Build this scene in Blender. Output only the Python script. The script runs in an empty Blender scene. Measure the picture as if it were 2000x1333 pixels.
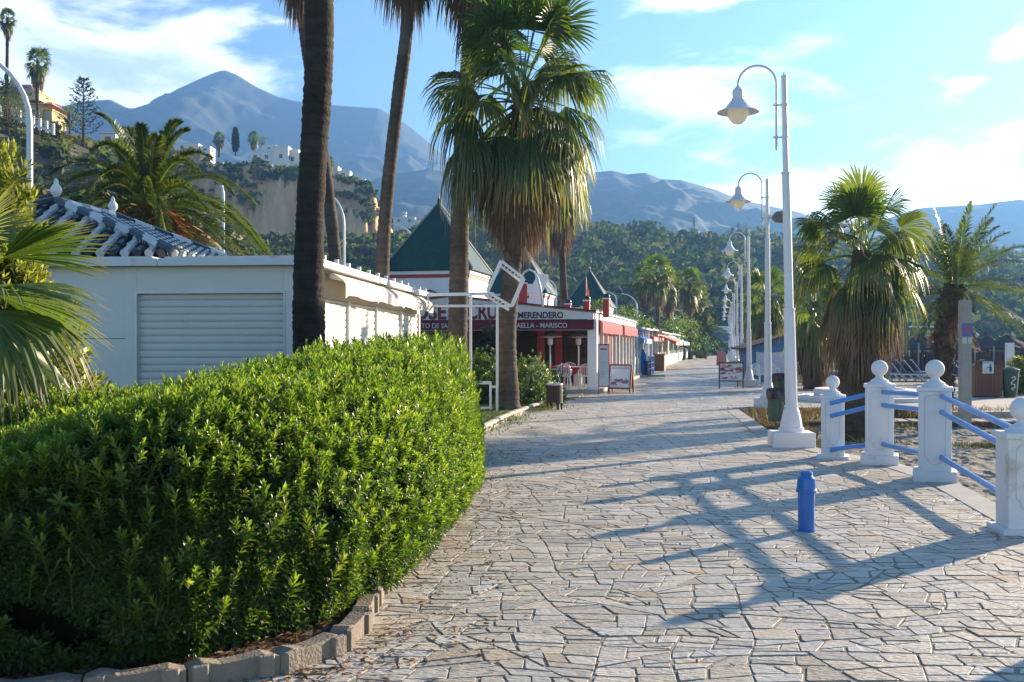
import bpy, math, random
import numpy as np
from mathutils import Matrix, Vector
C = bpy.context.scene.collection
S = bpy.context.scene
R_ = math.radians
# ---------------------------------------------------------------- camera
CAMZ = 1.63
cd = bpy.data.cameras.new('camera'); cam = bpy.data.objects.new('camera', cd); C.objects.link(cam)
cd.sensor_width = 36; cd.lens = 36; cd.shift_y = 7.5/2000
cd.clip_start = 0.05; cd.clip_end = 12000
cam.location = (0, 0, CAMZ); cam.rotation_euler = (R_(90), 0, 0)
S.camera = cam
# ---------------------------------------------------------------- light
SUN_AZ, SUN_EL = 40.0, 14.0          # azimuth counted from +X towards +Y
w = bpy.data.worlds.new("World"); S.world = w; w.use_nodes = True
nt = w.node_tree; nt.nodes.clear()
def nn(t, **k):
    n = nt.nodes.new(t)
    for a, b in k.items(): setattr(n, a, b)
    return n
def math_(nt, op, a, b=None, c=None, clamp=False):
    n = nt.nodes.new('ShaderNodeMath'); n.operation = op; n.use_clamp = clamp
    for i, x in enumerate((a, b, c)):
        if x is None: continue
        if isinstance(x, (int, float)): n.inputs[i].default_value = x
        else: nt.links.new(x, n.inputs[i])
    return n.outputs[0]
def build_world():
    L = nt.links.new
    out = nn('ShaderNodeOutputWorld'); bg = nn('ShaderNodeBackground'); bg.inputs[1].default_value = 0.06
    sky = nn('ShaderNodeTexSky', sky_type='NISHITA', sun_disc=False)
    sky.sun_elevation = R_(SUN_EL); sky.sun_rotation = R_(90-SUN_AZ); sky.altitude = 10
    sky.air_density = 1.0; sky.dust_density = 0.35; sky.ozone_density = 1.6
    tc = nn('ShaderNodeTexCoord'); sp = nn('ShaderNodeSeparateXYZ'); L(tc.outputs['Generated'], sp.inputs[0])
    u = math_(nt, 'ARCTAN2', sp.outputs[0], sp.outputs[1])
    v = math_(nt, 'ARCSINE', sp.outputs[2])
    cb = nn('ShaderNodeCombineXYZ'); L(math_(nt, 'MULTIPLY', u, 3.4), cb.inputs[0]); L(math_(nt, 'MULTIPLY', v, 10.5), cb.inputs[1])
    n1 = nn('ShaderNodeTexNoise'); n1.inputs['Scale'].default_value = 1.7; n1.inputs['Detail'].default_value = 9; n1.inputs['Roughness'].default_value = 0.58; n1.inputs['Distortion'].default_value = 0.35
    cb.inputs[2].default_value = 3.7
    L(cb.outputs[0], n1.inputs[0])
    # banks of cloud: one high on the left, wisps low on the right, open blue between
    def blob(u0, v0, su, sv, amp):
        a = math_(nt, 'DIVIDE', math_(nt, 'SUBTRACT', u, u0), su); b = math_(nt, 'DIVIDE', math_(nt, 'SUBTRACT', v, v0), sv)
        r = math_(nt, 'ADD', math_(nt, 'MULTIPLY', a, a), math_(nt, 'MULTIPLY', b, b))
        return math_(nt, 'MULTIPLY', math_(nt, 'EXPONENT', math_(nt, 'MULTIPLY', r, -1.0)), amp)
    s = n1.outputs['Fac']
    for bl in ((-0.36, 0.29, 0.17, 0.10, 0.25), (-0.44, 0.20, 0.12, 0.05, 0.08), (0.17, 0.22, 0.09, 0.035, 0.10), (0.28, 0.14, 0.16, 0.022, 0.08),(0.19, 0.325, 0.11, 0.016, 0.20),
               (0.30, 0.205, 0.06, 0.012, 0.08), (0.45, 0.26, 0.03, 0.012, 0.15), (-0.10, 0.24, 0.13, 0.14, -0.22), (0.40, 0.13, 0.12, 0.02, 0.10), (0.40, 0.30, 0.10, 0.05, -0.10)):
        s = math_(nt, 'ADD', s, blob(*bl))
    r = nn('ShaderNodeMapRange', interpolation_type='SMOOTHSTEP'); r.inputs[1].default_value = 0.49; r.inputs[2].default_value = 0.69; L(s, r.inputs[0])
    r2 = nn('ShaderNodeMapRange', interpolation_type='SMOOTHSTEP'); r2.inputs[1].default_value = 0.62; r2.inputs[2].default_value = 0.86; L(s, r2.inputs[0])
    cc = nn('ShaderNodeMix', data_type='RGBA')       # thick cloud turns grey-blue
    cc.inputs['A'].default_value = (12.8, 13.1, 13.3, 1); cc.inputs['B'].default_value = (5.6, 6.8, 8.6, 1)
    hi = nn('ShaderNodeMapRange'); hi.inputs[1].default_value = 0.12; hi.inputs[2].default_value = -0.2; L(u, hi.inputs[0])
    L(math_(nt, 'MULTIPLY', r2.outputs[0], hi.outputs[0]), cc.inputs['Factor'])
    tint = nn('ShaderNodeMix', data_type='RGBA', blend_type='MULTIPLY'); tint.inputs['Factor'].default_value = 1; L(sky.outputs[0], tint.inputs['A']); tint.inputs['B'].default_value = (0.80, 0.98, 1.17, 1)
    mx = nn('ShaderNodeMix', data_type='RGBA'); L(tint.outputs['Result'], mx.inputs['A']); L(cc.outputs['Result'], mx.inputs['B'])
    up = nn('ShaderNodeMapRange'); up.inputs[1].default_value = 0.0; up.inputs[2].default_value = 0.05; L(v, up.inputs[0])
    # cloud banks kept low ahead; unseen sky overhead and behind cleared to cut fill light
    o1 = nn('ShaderNodeMapRange', interpolation_type='SMOOTHSTEP'); o1.inputs[1].default_value = 0.62; o1.inputs[2].default_value = 0.42; L(v, o1.inputs[0])
    o2 = nn('ShaderNodeMapRange', interpolation_type='SMOOTHSTEP'); o2.inputs[1].default_value = 1.15; o2.inputs[2].default_value = 0.75; L(math_(nt, 'ABSOLUTE', u), o2.inputs[0])
    op = math_(nt, 'MULTIPLY', o1.outputs[0], o2.outputs[0])
    L(math_(nt, 'MULTIPLY', math_(nt, 'MULTIPLY', math_(nt, 'MULTIPLY', r.outputs[0], up.outputs[0]), 0.88), op), mx.inputs['Factor'])
    L(mx.outputs['Result'], bg.inputs[0]); L(bg.outputs[0], out.inputs[0])
build_world()
ld = bpy.data.lights.new('sun', 'SUN'); ld.energy = 5.0; ld.angle = R_(0.55); ld.color = (1.0, 0.80, 0.58)
sun = bpy.data.objects.new('sun', ld); C.objects.link(sun)
sd = Vector((math.cos(R_(SUN_AZ))*math.cos(R_(SUN_EL)), math.sin(R_(SUN_AZ))*math.cos(R_(SUN_EL)), math.sin(R_(SUN_EL))))
sun.rotation_euler = sd.to_track_quat('Z', 'Y').to_euler(); sun.location = (60, 40, 40)
S.view_settings.view_transform = 'Standard'; S.view_settings.look = 'None'
S.view_settings.gamma = 1; S.view_settings.exposure = 1.82
S.render.engine = 'CYCLES'
cy = S.cycles; cy.max_bounces = 7; cy.diffuse_bounces = 3; cy.glossy_bounces = 3; cy.transmission_bounces = 3; cy.transparent_max_bounces = 6; cy.volume_bounces = 0
cy.use_denoising = True; cy.sample_clamp_indirect = 6; cy.caustics_reflective = False; cy.caustics_refractive = False

# ---------------------------------------------------------------- helpers
def P(px, py, Y): return np.array([(px-1000)*Y/2000, Y, CAMZ-(py-674)*Y/2000])
def G(px, py, z=0.0):
    Y = 2000*(CAMZ-z)/(py-674); return np.array([(px-1000)*Y/2000, Y, z])
def zz(py, Y): return CAMZ-(py-674)*Y/2000
def xx(px, Y): return (px-1000)*Y/2000

MATS = {}
def mat(name, col, rough=0.6, var=0.12, scale=4.0, bump=0.0, bscale=40.0, attr=False, trans=0.0, tcol=None, metal=0.0, spec=0.5,
        ring=None, ringb=0.0, brick=None, dirt=None, coat=0.0, slope=None, stretch=None, emit=None, alpha=None):
    if name in MATS: return MATS[name]
    m = bpy.data.materials.new(name); m.use_nodes = True; t = m.node_tree; N = t.nodes; L = t.links.new
    b = N['Principled BSDF']; out = N['Material Output']
    b.inputs['Roughness'].default_value = rough; b.inputs['Metallic'].default_value = metal
    b.inputs['Specular IOR Level'].default_value = spec; b.inputs['Coat Weight'].default_value = coat
    tc = N.new('ShaderNodeTexCoord'); co = tc.outputs['Object']
    if stretch:
        mp = N.new('ShaderNodeMapping'); mp.inputs['Scale'].default_value = stretch; L(co, mp.inputs[0]); co = mp.outputs[0]
    if attr:
        a = N.new('ShaderNodeAttribute'); a.attribute_name = 'col'; base = a.outputs['Color']
    else:
        a = N.new('ShaderNodeRGB'); a.outputs[0].default_value = (*col, 1); base = a.outputs[0]
    if slope:   # steep faces show bare earth
        g = N.new('ShaderNodeNewGeometry'); sp = N.new('ShaderNodeSeparateXYZ'); L(g.outputs['Normal'], sp.inputs[0])
        nz = N.new('ShaderNodeTexNoise'); nz.inputs['Scale'].default_value = slope[3]; nz.inputs['Detail'].default_value = 6; L(co, nz.inputs[0])
        sv = math_(t, 'ADD', sp.outputs[2], math_(t, 'MULTIPLY', math_(t, 'SUBTRACT', nz.outputs['Fac'], 0.5), 0.8))
        mr = N.new('ShaderNodeMapRange'); mr.inputs[1].default_value = slope[0]; mr.inputs[2].default_value = slope[1]; mr.inputs[3].default_value = 1; mr.inputs[4].default_value = 0; L(sv, mr.inputs[0])
        mx = N.new('ShaderNodeMix'); mx.data_type = 'RGBA'; L(mr.outputs[0], mx.inputs['Factor']); L(base, mx.inputs['A']); mx.inputs['B'].default_value = (*slope[2], 1); base = mx.outputs['Result']
    if var:
        nz = N.new('ShaderNodeTexNoise'); nz.inputs['Scale'].default_value = scale; nz.inputs['Detail'].default_value = 5; nz.inputs['Roughness'].default_value = 0.65; L(co, nz.inputs[0])
        f = math_(t, 'ADD', math_(t, 'MULTIPLY', math_(t, 'SUBTRACT', nz.outputs['Fac'], 0.5), 2*var*2), 1.0)
        vm = N.new('ShaderNodeVectorMath'); vm.operation = 'SCALE'; L(base, vm.inputs[0]); L(f, vm.inputs['Scale']); base = vm.outputs[0]
    if dirt:    # blotchy stains with a shape of their own
        nz = N.new('ShaderNodeTexNoise'); nz.inputs['Scale'].default_value = dirt[1]; nz.inputs['Detail'].default_value = 8; nz.inputs['Roughness'].default_value = 0.7; L(co, nz.inputs[0])
        mr = N.new('ShaderNodeMapRange'); mr.inputs[1].default_value = dirt[2]; mr.inputs[2].default_value = dirt[2]+0.14; L(nz.outputs['Fac'], mr.inputs[0])
        mx = N.new('ShaderNodeMix'); mx.data_type = 'RGBA'; L(mr.outputs[0], mx.inputs['Factor']); L(base, mx.inputs['A']); mx.inputs['B'].default_value = (*dirt[0], 1); base = mx.outputs['Result']
    L(base, b.inputs['Base Color'])
    if bump or ring:
        nz = N.new('ShaderNodeTexNoise'); nz.inputs['Scale'].default_value = bscale; nz.inputs['Detail'].default_value = 4; L(co, nz.inputs[0])
        h = math_(t, 'MULTIPLY', nz.outputs['Fac'], 1.0)
        if ring:
            sp = N.new('ShaderNodeSeparateXYZ'); L(tc.outputs['Object'], sp.inputs[0])
            n2 = N.new('ShaderNodeTexNoise'); n2.inputs['Scale'].default_value = 3.0; L(tc.outputs['Object'], n2.inputs[0])
            zc = math_(t, 'ADD', math_(t, 'MULTIPLY', sp.outputs[2], ring), math_(t, 'MULTIPLY', n2.outputs['Fac'], 3.5))
            fr = math_(t, 'FRACT', zc)
            h = math_(t, 'ADD', math_(t, 'MULTIPLY', fr, ringb), h)
        bp = N.new('ShaderNodeBump'); bp.inputs['Strength'].default_value = max(bump, 0.3 if ring else 0); bp.inputs['Distance'].default_value = 0.02
        L(h, bp.inputs['Height']); L(bp.outputs[0], b.inputs['Normal'])
    if emit: b.inputs['Emission Color'].default_value = (*emit[0], 1); b.inputs['Emission Strength'].default_value = emit[1]
    if alpha is not None: b.inputs['Alpha'].default_value = alpha
    if trans:
        tr = N.new('ShaderNodeBsdfTranslucent'); vm = N.new('ShaderNodeVectorMath'); vm.operation = 'MULTIPLY'; L(base, vm.inputs[0]); vm.inputs[1].default_value = tcol or (1.5, 1.7, 0.7)
        L(vm.outputs[0], tr.inputs[0]); ms = N.new('ShaderNodeMixShader'); ms.inputs[0].default_value = trans
        L(b.outputs[0], ms.inputs[1]); L(tr.outputs[0], ms.inputs[2]); L(ms.outputs[0], out.inputs[0])
    MATS[name] = m; return m

class MB:
    def __init__(s): s.v = []; s.l = []; s.k = []; s.c = []; s.n = 0; s.M = None; s.col = (1, 1, 1)
    def add(s, v, f, col=None):
        v = np.asarray(v, float).reshape(-1, 3)
        if s.M is not None:
            m = np.array(s.M); v = v @ m[:3, :3].T + m[:3, 3]
        if isinstance(f, np.ndarray): s.l.append((f+s.n).ravel().astype(np.int32)); s.k.append(np.full(len(f), f.shape[1], np.int32))
        else:
            s.l.append(np.array([i+s.n for q in f for i in q], np.int32)); s.k.append(np.array([len(q) for q in f], np.int32))
        c = np.asarray(s.col if col is None else col, float)
        if c.ndim == 1: c = np.tile(c, (len(v), 1))
        s.v.append(v); s.c.append(c); s.n += len(v); return s
    def box(s, x0, x1, y0, y1, z0, z1, col=None):
        v = [(x, y, z) for z in (z0, z1) for y in (y0, y1) for x in (x0, x1)]
        return s.add(v, [(0, 2, 3, 1), (4, 5, 7, 6), (0, 1, 5, 4), (2, 6, 7, 3), (0, 4, 6, 2), (1, 3, 7, 5)], col)
    def obox(s, a, b, wd, ht, col=None):      # a bar from a to b, wd across, ht high
        a = np.array(a, float); b = np.array(b, float); d = b-a; d /= np.linalg.norm(d)
        up = np.array([0, 0, 1.0]) if abs(d[2]) < 0.95 else np.array([0, 1.0, 0])
        q = np.cross(d, up); q /= np.linalg.norm(q); r = np.cross(q, d)
        v = [p+q*i*wd/2+r*j*ht/2 for p in (a, b) for i, j in ((-1, -1), (1, -1), (1, 1), (-1, 1))]
        return s.add(v, [(0, 1, 2, 3), (7, 6, 5, 4), (0, 4, 5, 1), (1, 5, 6, 2), (2, 6, 7, 3), (3, 7, 4, 0)], col)
    def tube(s, pts, r, n=8, col=None, cap=True):
        p = np.asarray(pts, float); m = len(p); r = np.broadcast_to(np.asarray(r, float), (m,))
        tg = np.gradient(p, axis=0); tg /= np.linalg.norm(tg, axis=1)[:, None]+1e-9
        ref = np.array([0, 0, 1.0]) if abs(tg[0][2]) < 0.9 else np.array([0, 1.0, 0])
        a = np.cross(tg[0], ref); a /= np.linalg.norm(a); A = []
        for i in range(m):
            a = a-tg[i]*np.dot(a, tg[i]); a /= np.linalg.norm(a); A.append(a)
        A = np.array(A); B = np.cross(tg, A); th = np.arange(n)*2*np.pi/n
        v = p[:, None]+(A[:, None]*np.cos(th)[None, :, None]+B[:, None]*np.sin(th)[None, :, None])*r[:, None, None]
        i = np.arange(m-1)[:, None]*n; j = np.arange(n)[None]; k = (j+1) % n
        f = np.stack([i+j, i+k, i+n+k, i+n+j], -1).reshape(-1, 4)
        if col is not None and np.ndim(col) == 2: col = np.repeat(col, n, axis=0)
        s.add(v, f, col)
        if cap and s.M is None or cap: s.l.append(np.array(list(range(s.n-m*n, s.n-m*n+n))[::-1]+list(range(s.n-n, s.n)), np.int32)); s.k.append(np.array([n, n], np.int32))
        return s
    def lathe(s, prof, c=(0, 0, 0), n=16, col=None):
        pr = np.array(prof, float); th = np.arange(n)*2*np.pi/n
        v = np.stack([pr[:, 0, None]*np.cos(th), pr[:, 0, None]*np.sin(th), np.repeat(pr[:, 1, None], n, 1)], -1)+np.array(c)
        m = len(pr); i = np.arange(m-1)[:, None]*n; j = np.arange(n)[None]; k = (j+1) % n
        s.add(v, np.stack([i+j, i+k, i+n+k, i+n+j], -1).reshape(-1, 4), col)
        s.l.append(np.array(list(range(s.n-m*n, s.n-m*n+n))[::-1]+list(range(s.n-n, s.n)), np.int32)); s.k.append(np.array([n, n], np.int32))
        return s
    def prism(s, poly, d, ax=1, col=None):     # poly in two axes, extruded along axis ax from d[0] to d[1]
        n = len(poly); v = []
        for q in d:
            for a, b in poly:
                v.append((q, a, b) if ax == 0 else (a, q, b) if ax == 1 else (a, b, q))
        f = [tuple(range(n))[::-1], tuple(range(n, 2*n))]+[(i, (i+1) % n, n+(i+1) % n, n+i) for i in range(n)]
        return s.add(v, f, col)
    def quad(s, a, b, c, d, col=None): return s.add([a, b, c, d], [(0, 1, 2, 3)], col)
    def build(s, name, m, parent=None, smooth=False, bevel=0, loc=None, rotz=0, fixn=True):
        me = bpy.data.meshes.new(name); v = np.concatenate(s.v); l = np.concatenate(s.l); k = np.concatenate(s.k)
        if loc is not None:
            pass
        me.vertices.add(len(v)); me.vertices.foreach_set('co', v.astype(np.float32).ravel())
        me.loops.add(len(l)); me.loops.foreach_set('vertex_index', l)
        me.polygons.add(len(k)); me.polygons.foreach_set('loop_start', np.concatenate([[0], np.cumsum(k)[:-1]]).astype(np.int32)); me.polygons.foreach_set('loop_total', k)
        me.update(calc_edges=True); me.validate()
        me.polygons.foreach_set('use_smooth', np.full(len(me.polygons), bool(smooth)))
        ca = me.color_attributes.new('col', 'FLOAT_COLOR', 'POINT'); c = np.concatenate(s.c)
        ca.data.foreach_set('color', np.concatenate([c, np.ones((len(c), 1))], 1).astype(np.float32).ravel())
        me.materials.append(m); o = bpy.data.objects.new(name, me); C.objects.link(o)
        if parent is not None: o.parent = parent
        if loc is not None: o.location = loc; o.rotation_euler = (0, 0, rotz)
        if bevel:
            bm = o.modifiers.new('bevel', 'BEVEL'); bm.width = bevel; bm.segments = 2; bm.limit_method = 'ANGLE'
        return o
def thing(name, label, cat, loc=(0, 0, 0), rotz=0, group=None):
    o = bpy.data.objects.new(name, None); C.objects.link(o); o.location = tuple(loc); o.rotation_euler = (0, 0, rotz)
    o.empty_display_size = 0.3; o['label'] = label; o['category'] = cat
    if group: o['group'] = group
    return o
def tag(o, label=None, cat=None, group=None, kind=None):
    if label: o['label'] = label
    if cat: o['category'] = cat
    if group: o['group'] = group
    if kind: o['kind'] = kind
    return o
def dup(root, loc, rotz, label, scale=None):
    r = root.copy(); C.objects.link(r); r.location = tuple(loc); r.rotation_euler = (0, 0, rotz); r['label'] = label
    if scale: r.scale = (scale,)*3
    def kids(a, b):
        for ch in list(a.children):
            c = ch.copy(); C.objects.link(c); c.parent = b; kids(ch, c)
    kids_src = list(root.children)
    for ch in kids_src:
        c = ch.copy(); C.objects.link(c); c.parent = r
        for g in list(ch.children):
            d = g.copy(); C.objects.link(d); d.parent = c
    return r
def structure(o): o['kind'] = 'structure'; return o
def text(s, size, m, name, parent, loc, rot=(R_(90), 0, 0), extrude=0.004, offset=0.0, sx=1.0, align='LEFT', width=None):
    cu = bpy.data.curves.new('t', 'FONT'); cu.body = s; cu.size = size; cu.extrude = extrude; cu.offset = offset; cu.align_x = align; cu.resolution_u = 3
    to = bpy.data.objects.new('t', cu); C.objects.link(to); bpy.context.view_layer.update()
    me = bpy.data.meshes.new_from_object(to.evaluated_get(bpy.context.evaluated_depsgraph_get())); bpy.data.objects.remove(to)
    me.polygons.foreach_set('use_smooth', np.zeros(len(me.polygons), bool))
    if width: xs = [v.co.x for v in me.vertices]; sx = width/(max(xs)-min(xs))
    me.name = name; me.materials.clear(); me.materials.append(m)
    o = bpy.data.objects.new(name, me); C.objects.link(o); o.parent = parent; o.location = loc; o.rotation_euler = rot; o.scale = (sx, 1, 1)
    return o
# value noise
_rg = np.random.default_rng(5); _T = _rg.random((256, 256))
def vn(x, y):
    xi = np.floor(x).astype(int); yi = np.floor(y).astype(int); fx = x-xi; fy = y-yi; fx = fx*fx*(3-2*fx); fy = fy*fy*(3-2*fy)
    a = _T[xi % 256, yi % 256]; b = _T[(xi+1) % 256, yi % 256]; c = _T[xi % 256, (yi+1) % 256]; d = _T[(xi+1) % 256, (yi+1) % 256]
    return (a*(1-fx)+b*fx)*(1-fy)+(c*(1-fx)+d*fx)*fy
def fbm(x, y, o=5, ridged=False):
    s = 0; a = 0.5; t = 0
    for i in range(o):
        n = vn(x*2**i+17.3*i, y*2**i+5.1*i)
        if ridged: n = 1-abs(2*n-1)
        s = s+a*n; t += a; a *= 0.5
    return s/t
def grid_mesh(X, Y, Z, name, m, smooth=True, col=None):
    ny, nx = X.shape; mb = MB(); i = (np.arange(ny-1)[:, None]*nx+np.arange(nx-1)[None]).ravel()
    mb.add(np.stack([X, Y, Z], -1).reshape(-1, 3), np.stack([i, i+1, i+nx+1, i+nx], -1), col)
    return mb.build(name, m, smooth=smooth)
# ---------------------------------------------------------------- materials
WHITE = mat('white_paint', (0.74, 0.75, 0.77), 0.45, var=0.05, scale=3, bump=0.06, bscale=60, dirt=((0.50, 0.49, 0.47), 2.5, 0.66))
WALLW = mat('white_render', (0.76, 0.76, 0.76), 0.8, var=0.05, scale=1.5, bump=0.25, bscale=30, dirt=((0.50, 0.46, 0.40), 2.6, 0.60))
PLAINW = mat('plastic_white', (0.78, 0.78, 0.77), 0.4, var=0.03)
METALW = mat('white_metal', (0.70, 0.72, 0.75), 0.35, var=0.06, scale=6, dirt=((0.45, 0.40, 0.34), 7, 0.72))
CONC = mat('concrete', (0.36, 0.35, 0.33), 0.85, var=0.15, scale=3, bump=0.35, bscale=50, dirt=((0.24, 0.23, 0.21), 1.6, 0.6))
BLUEP = mat('blue_paint', (0.02, 0.16, 0.52), 0.35, var=0.1, scale=8, dirt=((0.10, 0.16, 0.30), 12, 0.68), coat=0.2)
RAILB = mat('rail_blue', (0.10, 0.30, 0.72), 0.35, var=0.08, scale=8, coat=0.2)
DARK = mat('dark_void', (0.02, 0.018, 0.016), 0.8, var=0.2)
BLACK = mat('black_plastic', (0.02, 0.02, 0.022), 0.35, var=0.1)
GREENP = mat('green_plastic', (0.035, 0.075, 0.055), 0.5, var=0.15)
REDP = mat('red_paint', (0.36, 0.025, 0.03), 0.5, var=0.12)
MAROON = mat('maroon_canvas', (0.12, 0.012, 0.03), 0.8, var=0.15, scale=2)
REDCLOTH = mat('red_canvas', (0.40, 0.075, 0.10), 0.8, var=0.15, scale=2, trans=0.3, tcol=(1.3, 1, 1))  # paler pinkish red has the sun shining through painted in
BLUECLOTH = mat('blue_canvas', (0.06, 0.22, 0.55), 0.8, var=0.15, trans=0.25, tcol=(1.2, 1.2, 1.2))
CREAM = mat('cream_canvas', (0.66, 0.60, 0.53), 0.85, var=0.12, scale=3, dirt=((0.42, 0.36, 0.30), 5, 0.58), trans=0.15, tcol=(1, 1, 1))
BEAM = mat('beige_board', (0.50, 0.46, 0.42), 0.75, var=0.1, scale=2, dirt=((0.34, 0.30, 0.27), 4, 0.6))
KIOSK = mat('kiosk_panel', (0.78, 0.75, 0.68), 0.6, var=0.05, scale=1.2, bump=0.05, bscale=8, dirt=((0.46, 0.47, 0.44), 0.9, 0.62))
SHUT = mat('shutter_metal', (0.70, 0.68, 0.61), 0.45, var=0.05, scale=1.5, dirt=((0.44, 0.46, 0.43), 2.4, 0.63))
TRIM = mat('galvanised', (0.55, 0.58, 0.60), 0.4, var=0.1, metal=0.3)
DKGREEN = mat('green_tile', (0.012, 0.06, 0.05), 0.4, var=0.3, scale=3, bump=0.3, bscale=14)
ATTR = mat('tinted', (1, 1, 1), 0.55, var=0.12, scale=3, attr=True, bump=0.1, bscale=30)
GLOSS = mat('tinted_gloss', (1, 1, 1), 0.25, var=0.1, scale=4, attr=True)
TRUNK = mat('palm_trunk', (1, 1, 1), 0.9, var=0.32, scale=7, attr=True, ring=15.0, ringb=0.9, bump=0.9, bscale=35, spec=0.2)
BARK = mat('bark', (0.09, 0.07, 0.05), 0.9, var=0.3, scale=9, bump=0.8, bscale=25, spec=0.2)
LEAF = mat('leaf', (1, 1, 1), 0.38, var=0.1, scale=6, attr=True, trans=0.44, tcol=(1.8, 2.1, 0.6), spec=0.55)
PLEAF = mat('palm_leaf', (1, 1, 1), 0.42, var=0.1, scale=6, attr=True, trans=0.38, tcol=(1.9, 2.0, 0.6), spec=0.5)
DLEAF = mat('dead_leaf', (1, 1, 1), 0.7, var=0.2, scale=6, attr=True, trans=0.25, tcol=(1.3, 1.2, 1.0), spec=0.3)
FARLEAF = mat('far_leaf', (1, 1, 1), 0.8, var=0.1, scale=0.05, attr=True, trans=0.3, tcol=(1.3, 1.6, 0.6), spec=0.15)
WOOD = mat('stained_wood', (0.16, 0.065, 0.035), 0.6, var=0.25, scale=5, stretch=(8, 8, 1), bump=0.2)
THATCH = mat('thatch', (0.065, 0.058, 0.052), 0.95, var=0.4, scale=10, bump=1.0, bscale=40, stretch=(3, 3, 1))
REED = mat('reed', (1, 1, 1), 0.9, var=0.3, scale=8, attr=True)
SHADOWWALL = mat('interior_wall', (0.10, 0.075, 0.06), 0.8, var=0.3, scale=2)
GLASS = mat('window_glass', (0.03, 0.045, 0.06), 0.08, var=0.1, spec=0.8)
GLOBE = mat('lamp_globe', (0.88, 0.86, 0.80), 0.12, var=0.06, scale=5, spec=0.6, trans=0.72, tcol=(1, 1, 1))

# ---------------------------------------------------------------- ground
rng = np.random.default_rng(11)
def plane(name, x0, x1, y0, y1, z, m): 
    mb = MB(); mb.add([(x0, y0, z), (x1, y0, z), (x1, y1, z), (x0, y1, z)], [(0, 1, 2, 3)]); return structure(mb.build(name, m))
EARTH = mat('earth', (0.20, 0.16, 0.11), 0.95, var=0.25, scale=0.15, bump=0.4, bscale=6)
plane('ground', -2600, 900, -60, 2650, -0.62, EARTH)
EDGE = [(4.2, -2), (4.55, 2), (4.75, 5), (4.80, 6.8), (4.72, 9.0), (5.30, 12.4), (5.32, 14.5), (4.9, 15.6), (4.66, 17.8), (5.72, 25.9), (7.0, 26.6)]
BED = mat('mortar', (0.31, 0.28, 0.235), 0.95, var=0.35, scale=5, bump=0.9, bscale=120)
def slab(name, poly, z0, z1, m):
    mb = MB(); mb.prism(poly, (z0, z1), 2); return structure(mb.build(name, m))
slab('pavement_bed', [(-14, -2)]+EDGE+[(45, 26.6), (45, 210), (-14, 210)], -0.60, -0.0038, BED)
slab('left_terrace', [(-150, -2), (-14.01, -2), (-14.01, 210), (-150, 210)], -0.60, -0.03, EARTH)

# crazy paving: cut slabs, each its own height, tilt and tone
def split(poly, amax, out, rnd, depth=0):
    n = len(poly); A = 0; 
    for i in range(n): A += poly[i][0]*poly[(i+1) % n][1]-poly[(i+1) % n][0]*poly[i][1]
    A = abs(A)/2
    if A < amax*rnd.uniform(0.35, 1.5) or depth > 22 or n > 9: out.append(poly); return
    xs = [p[0] for p in poly]; ys = [p[1] for p in poly]; wx = max(xs)-min(xs); wy = (max(ys)-min(ys))*1.45
    cx = min(xs)+wx*rnd.uniform(0.36, 0.64); cyy = min(ys)+(max(ys)-min(ys))*rnd.uniform(0.36, 0.64)
    if wx > wy*rnd.uniform(0.85, 1.15): ang = math.pi/2+rnd.gauss(0, 0.36)
    else: ang = rnd.gauss(0.03, 0.14)
    nx, ny = -math.sin(ang), math.cos(ang); d = [(p[0]-cx)*nx+(p[1]-cyy)*ny for p in poly]
    a = []; b = []
    for i in range(n):
        j = (i+1) % n
        if d[i] >= 0: a.append(poly[i])
        if d[i] <= 0: b.append(poly[i])
        if d[i]*d[j] < 0:
            t = d[i]/(d[i]-d[j]); q = (poly[i][0]+t*(poly[j][0]-poly[i][0]), poly[i][1]+t*(poly[j][1]-poly[i][1])); a.append(q); b.append(q)
    if len(a) < 3 or len(b) < 3: out.append(poly); return
    split(a, amax, out, rnd, depth+1); split(b, amax, out, rnd, depth+1)
def inpoly(x, y, poly):
    c = False; n = len(poly)
    for i in range(n):
        x1, y1 = poly[i]; x2, y2 = poly[(i+1) % n]
        if (y1 > y) != (y2 > y) and x < (x2-x1)*(y-y1)/(y2-y1)+x1: c = not c
    return c
PAVE = [(-4.2, 2.5)]+[(a-0.32, b) for a, b in EDGE if b > 2.5][:-1]+[(6.2, 26.9), (16, 27.2), (16, 36), (9.4, 37.2), (24, 112), (15, 112), (-4.4+0.2*30, 52), (-0.6, 27), (-1.0, 17.6), (-4.2, 17)]
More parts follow.
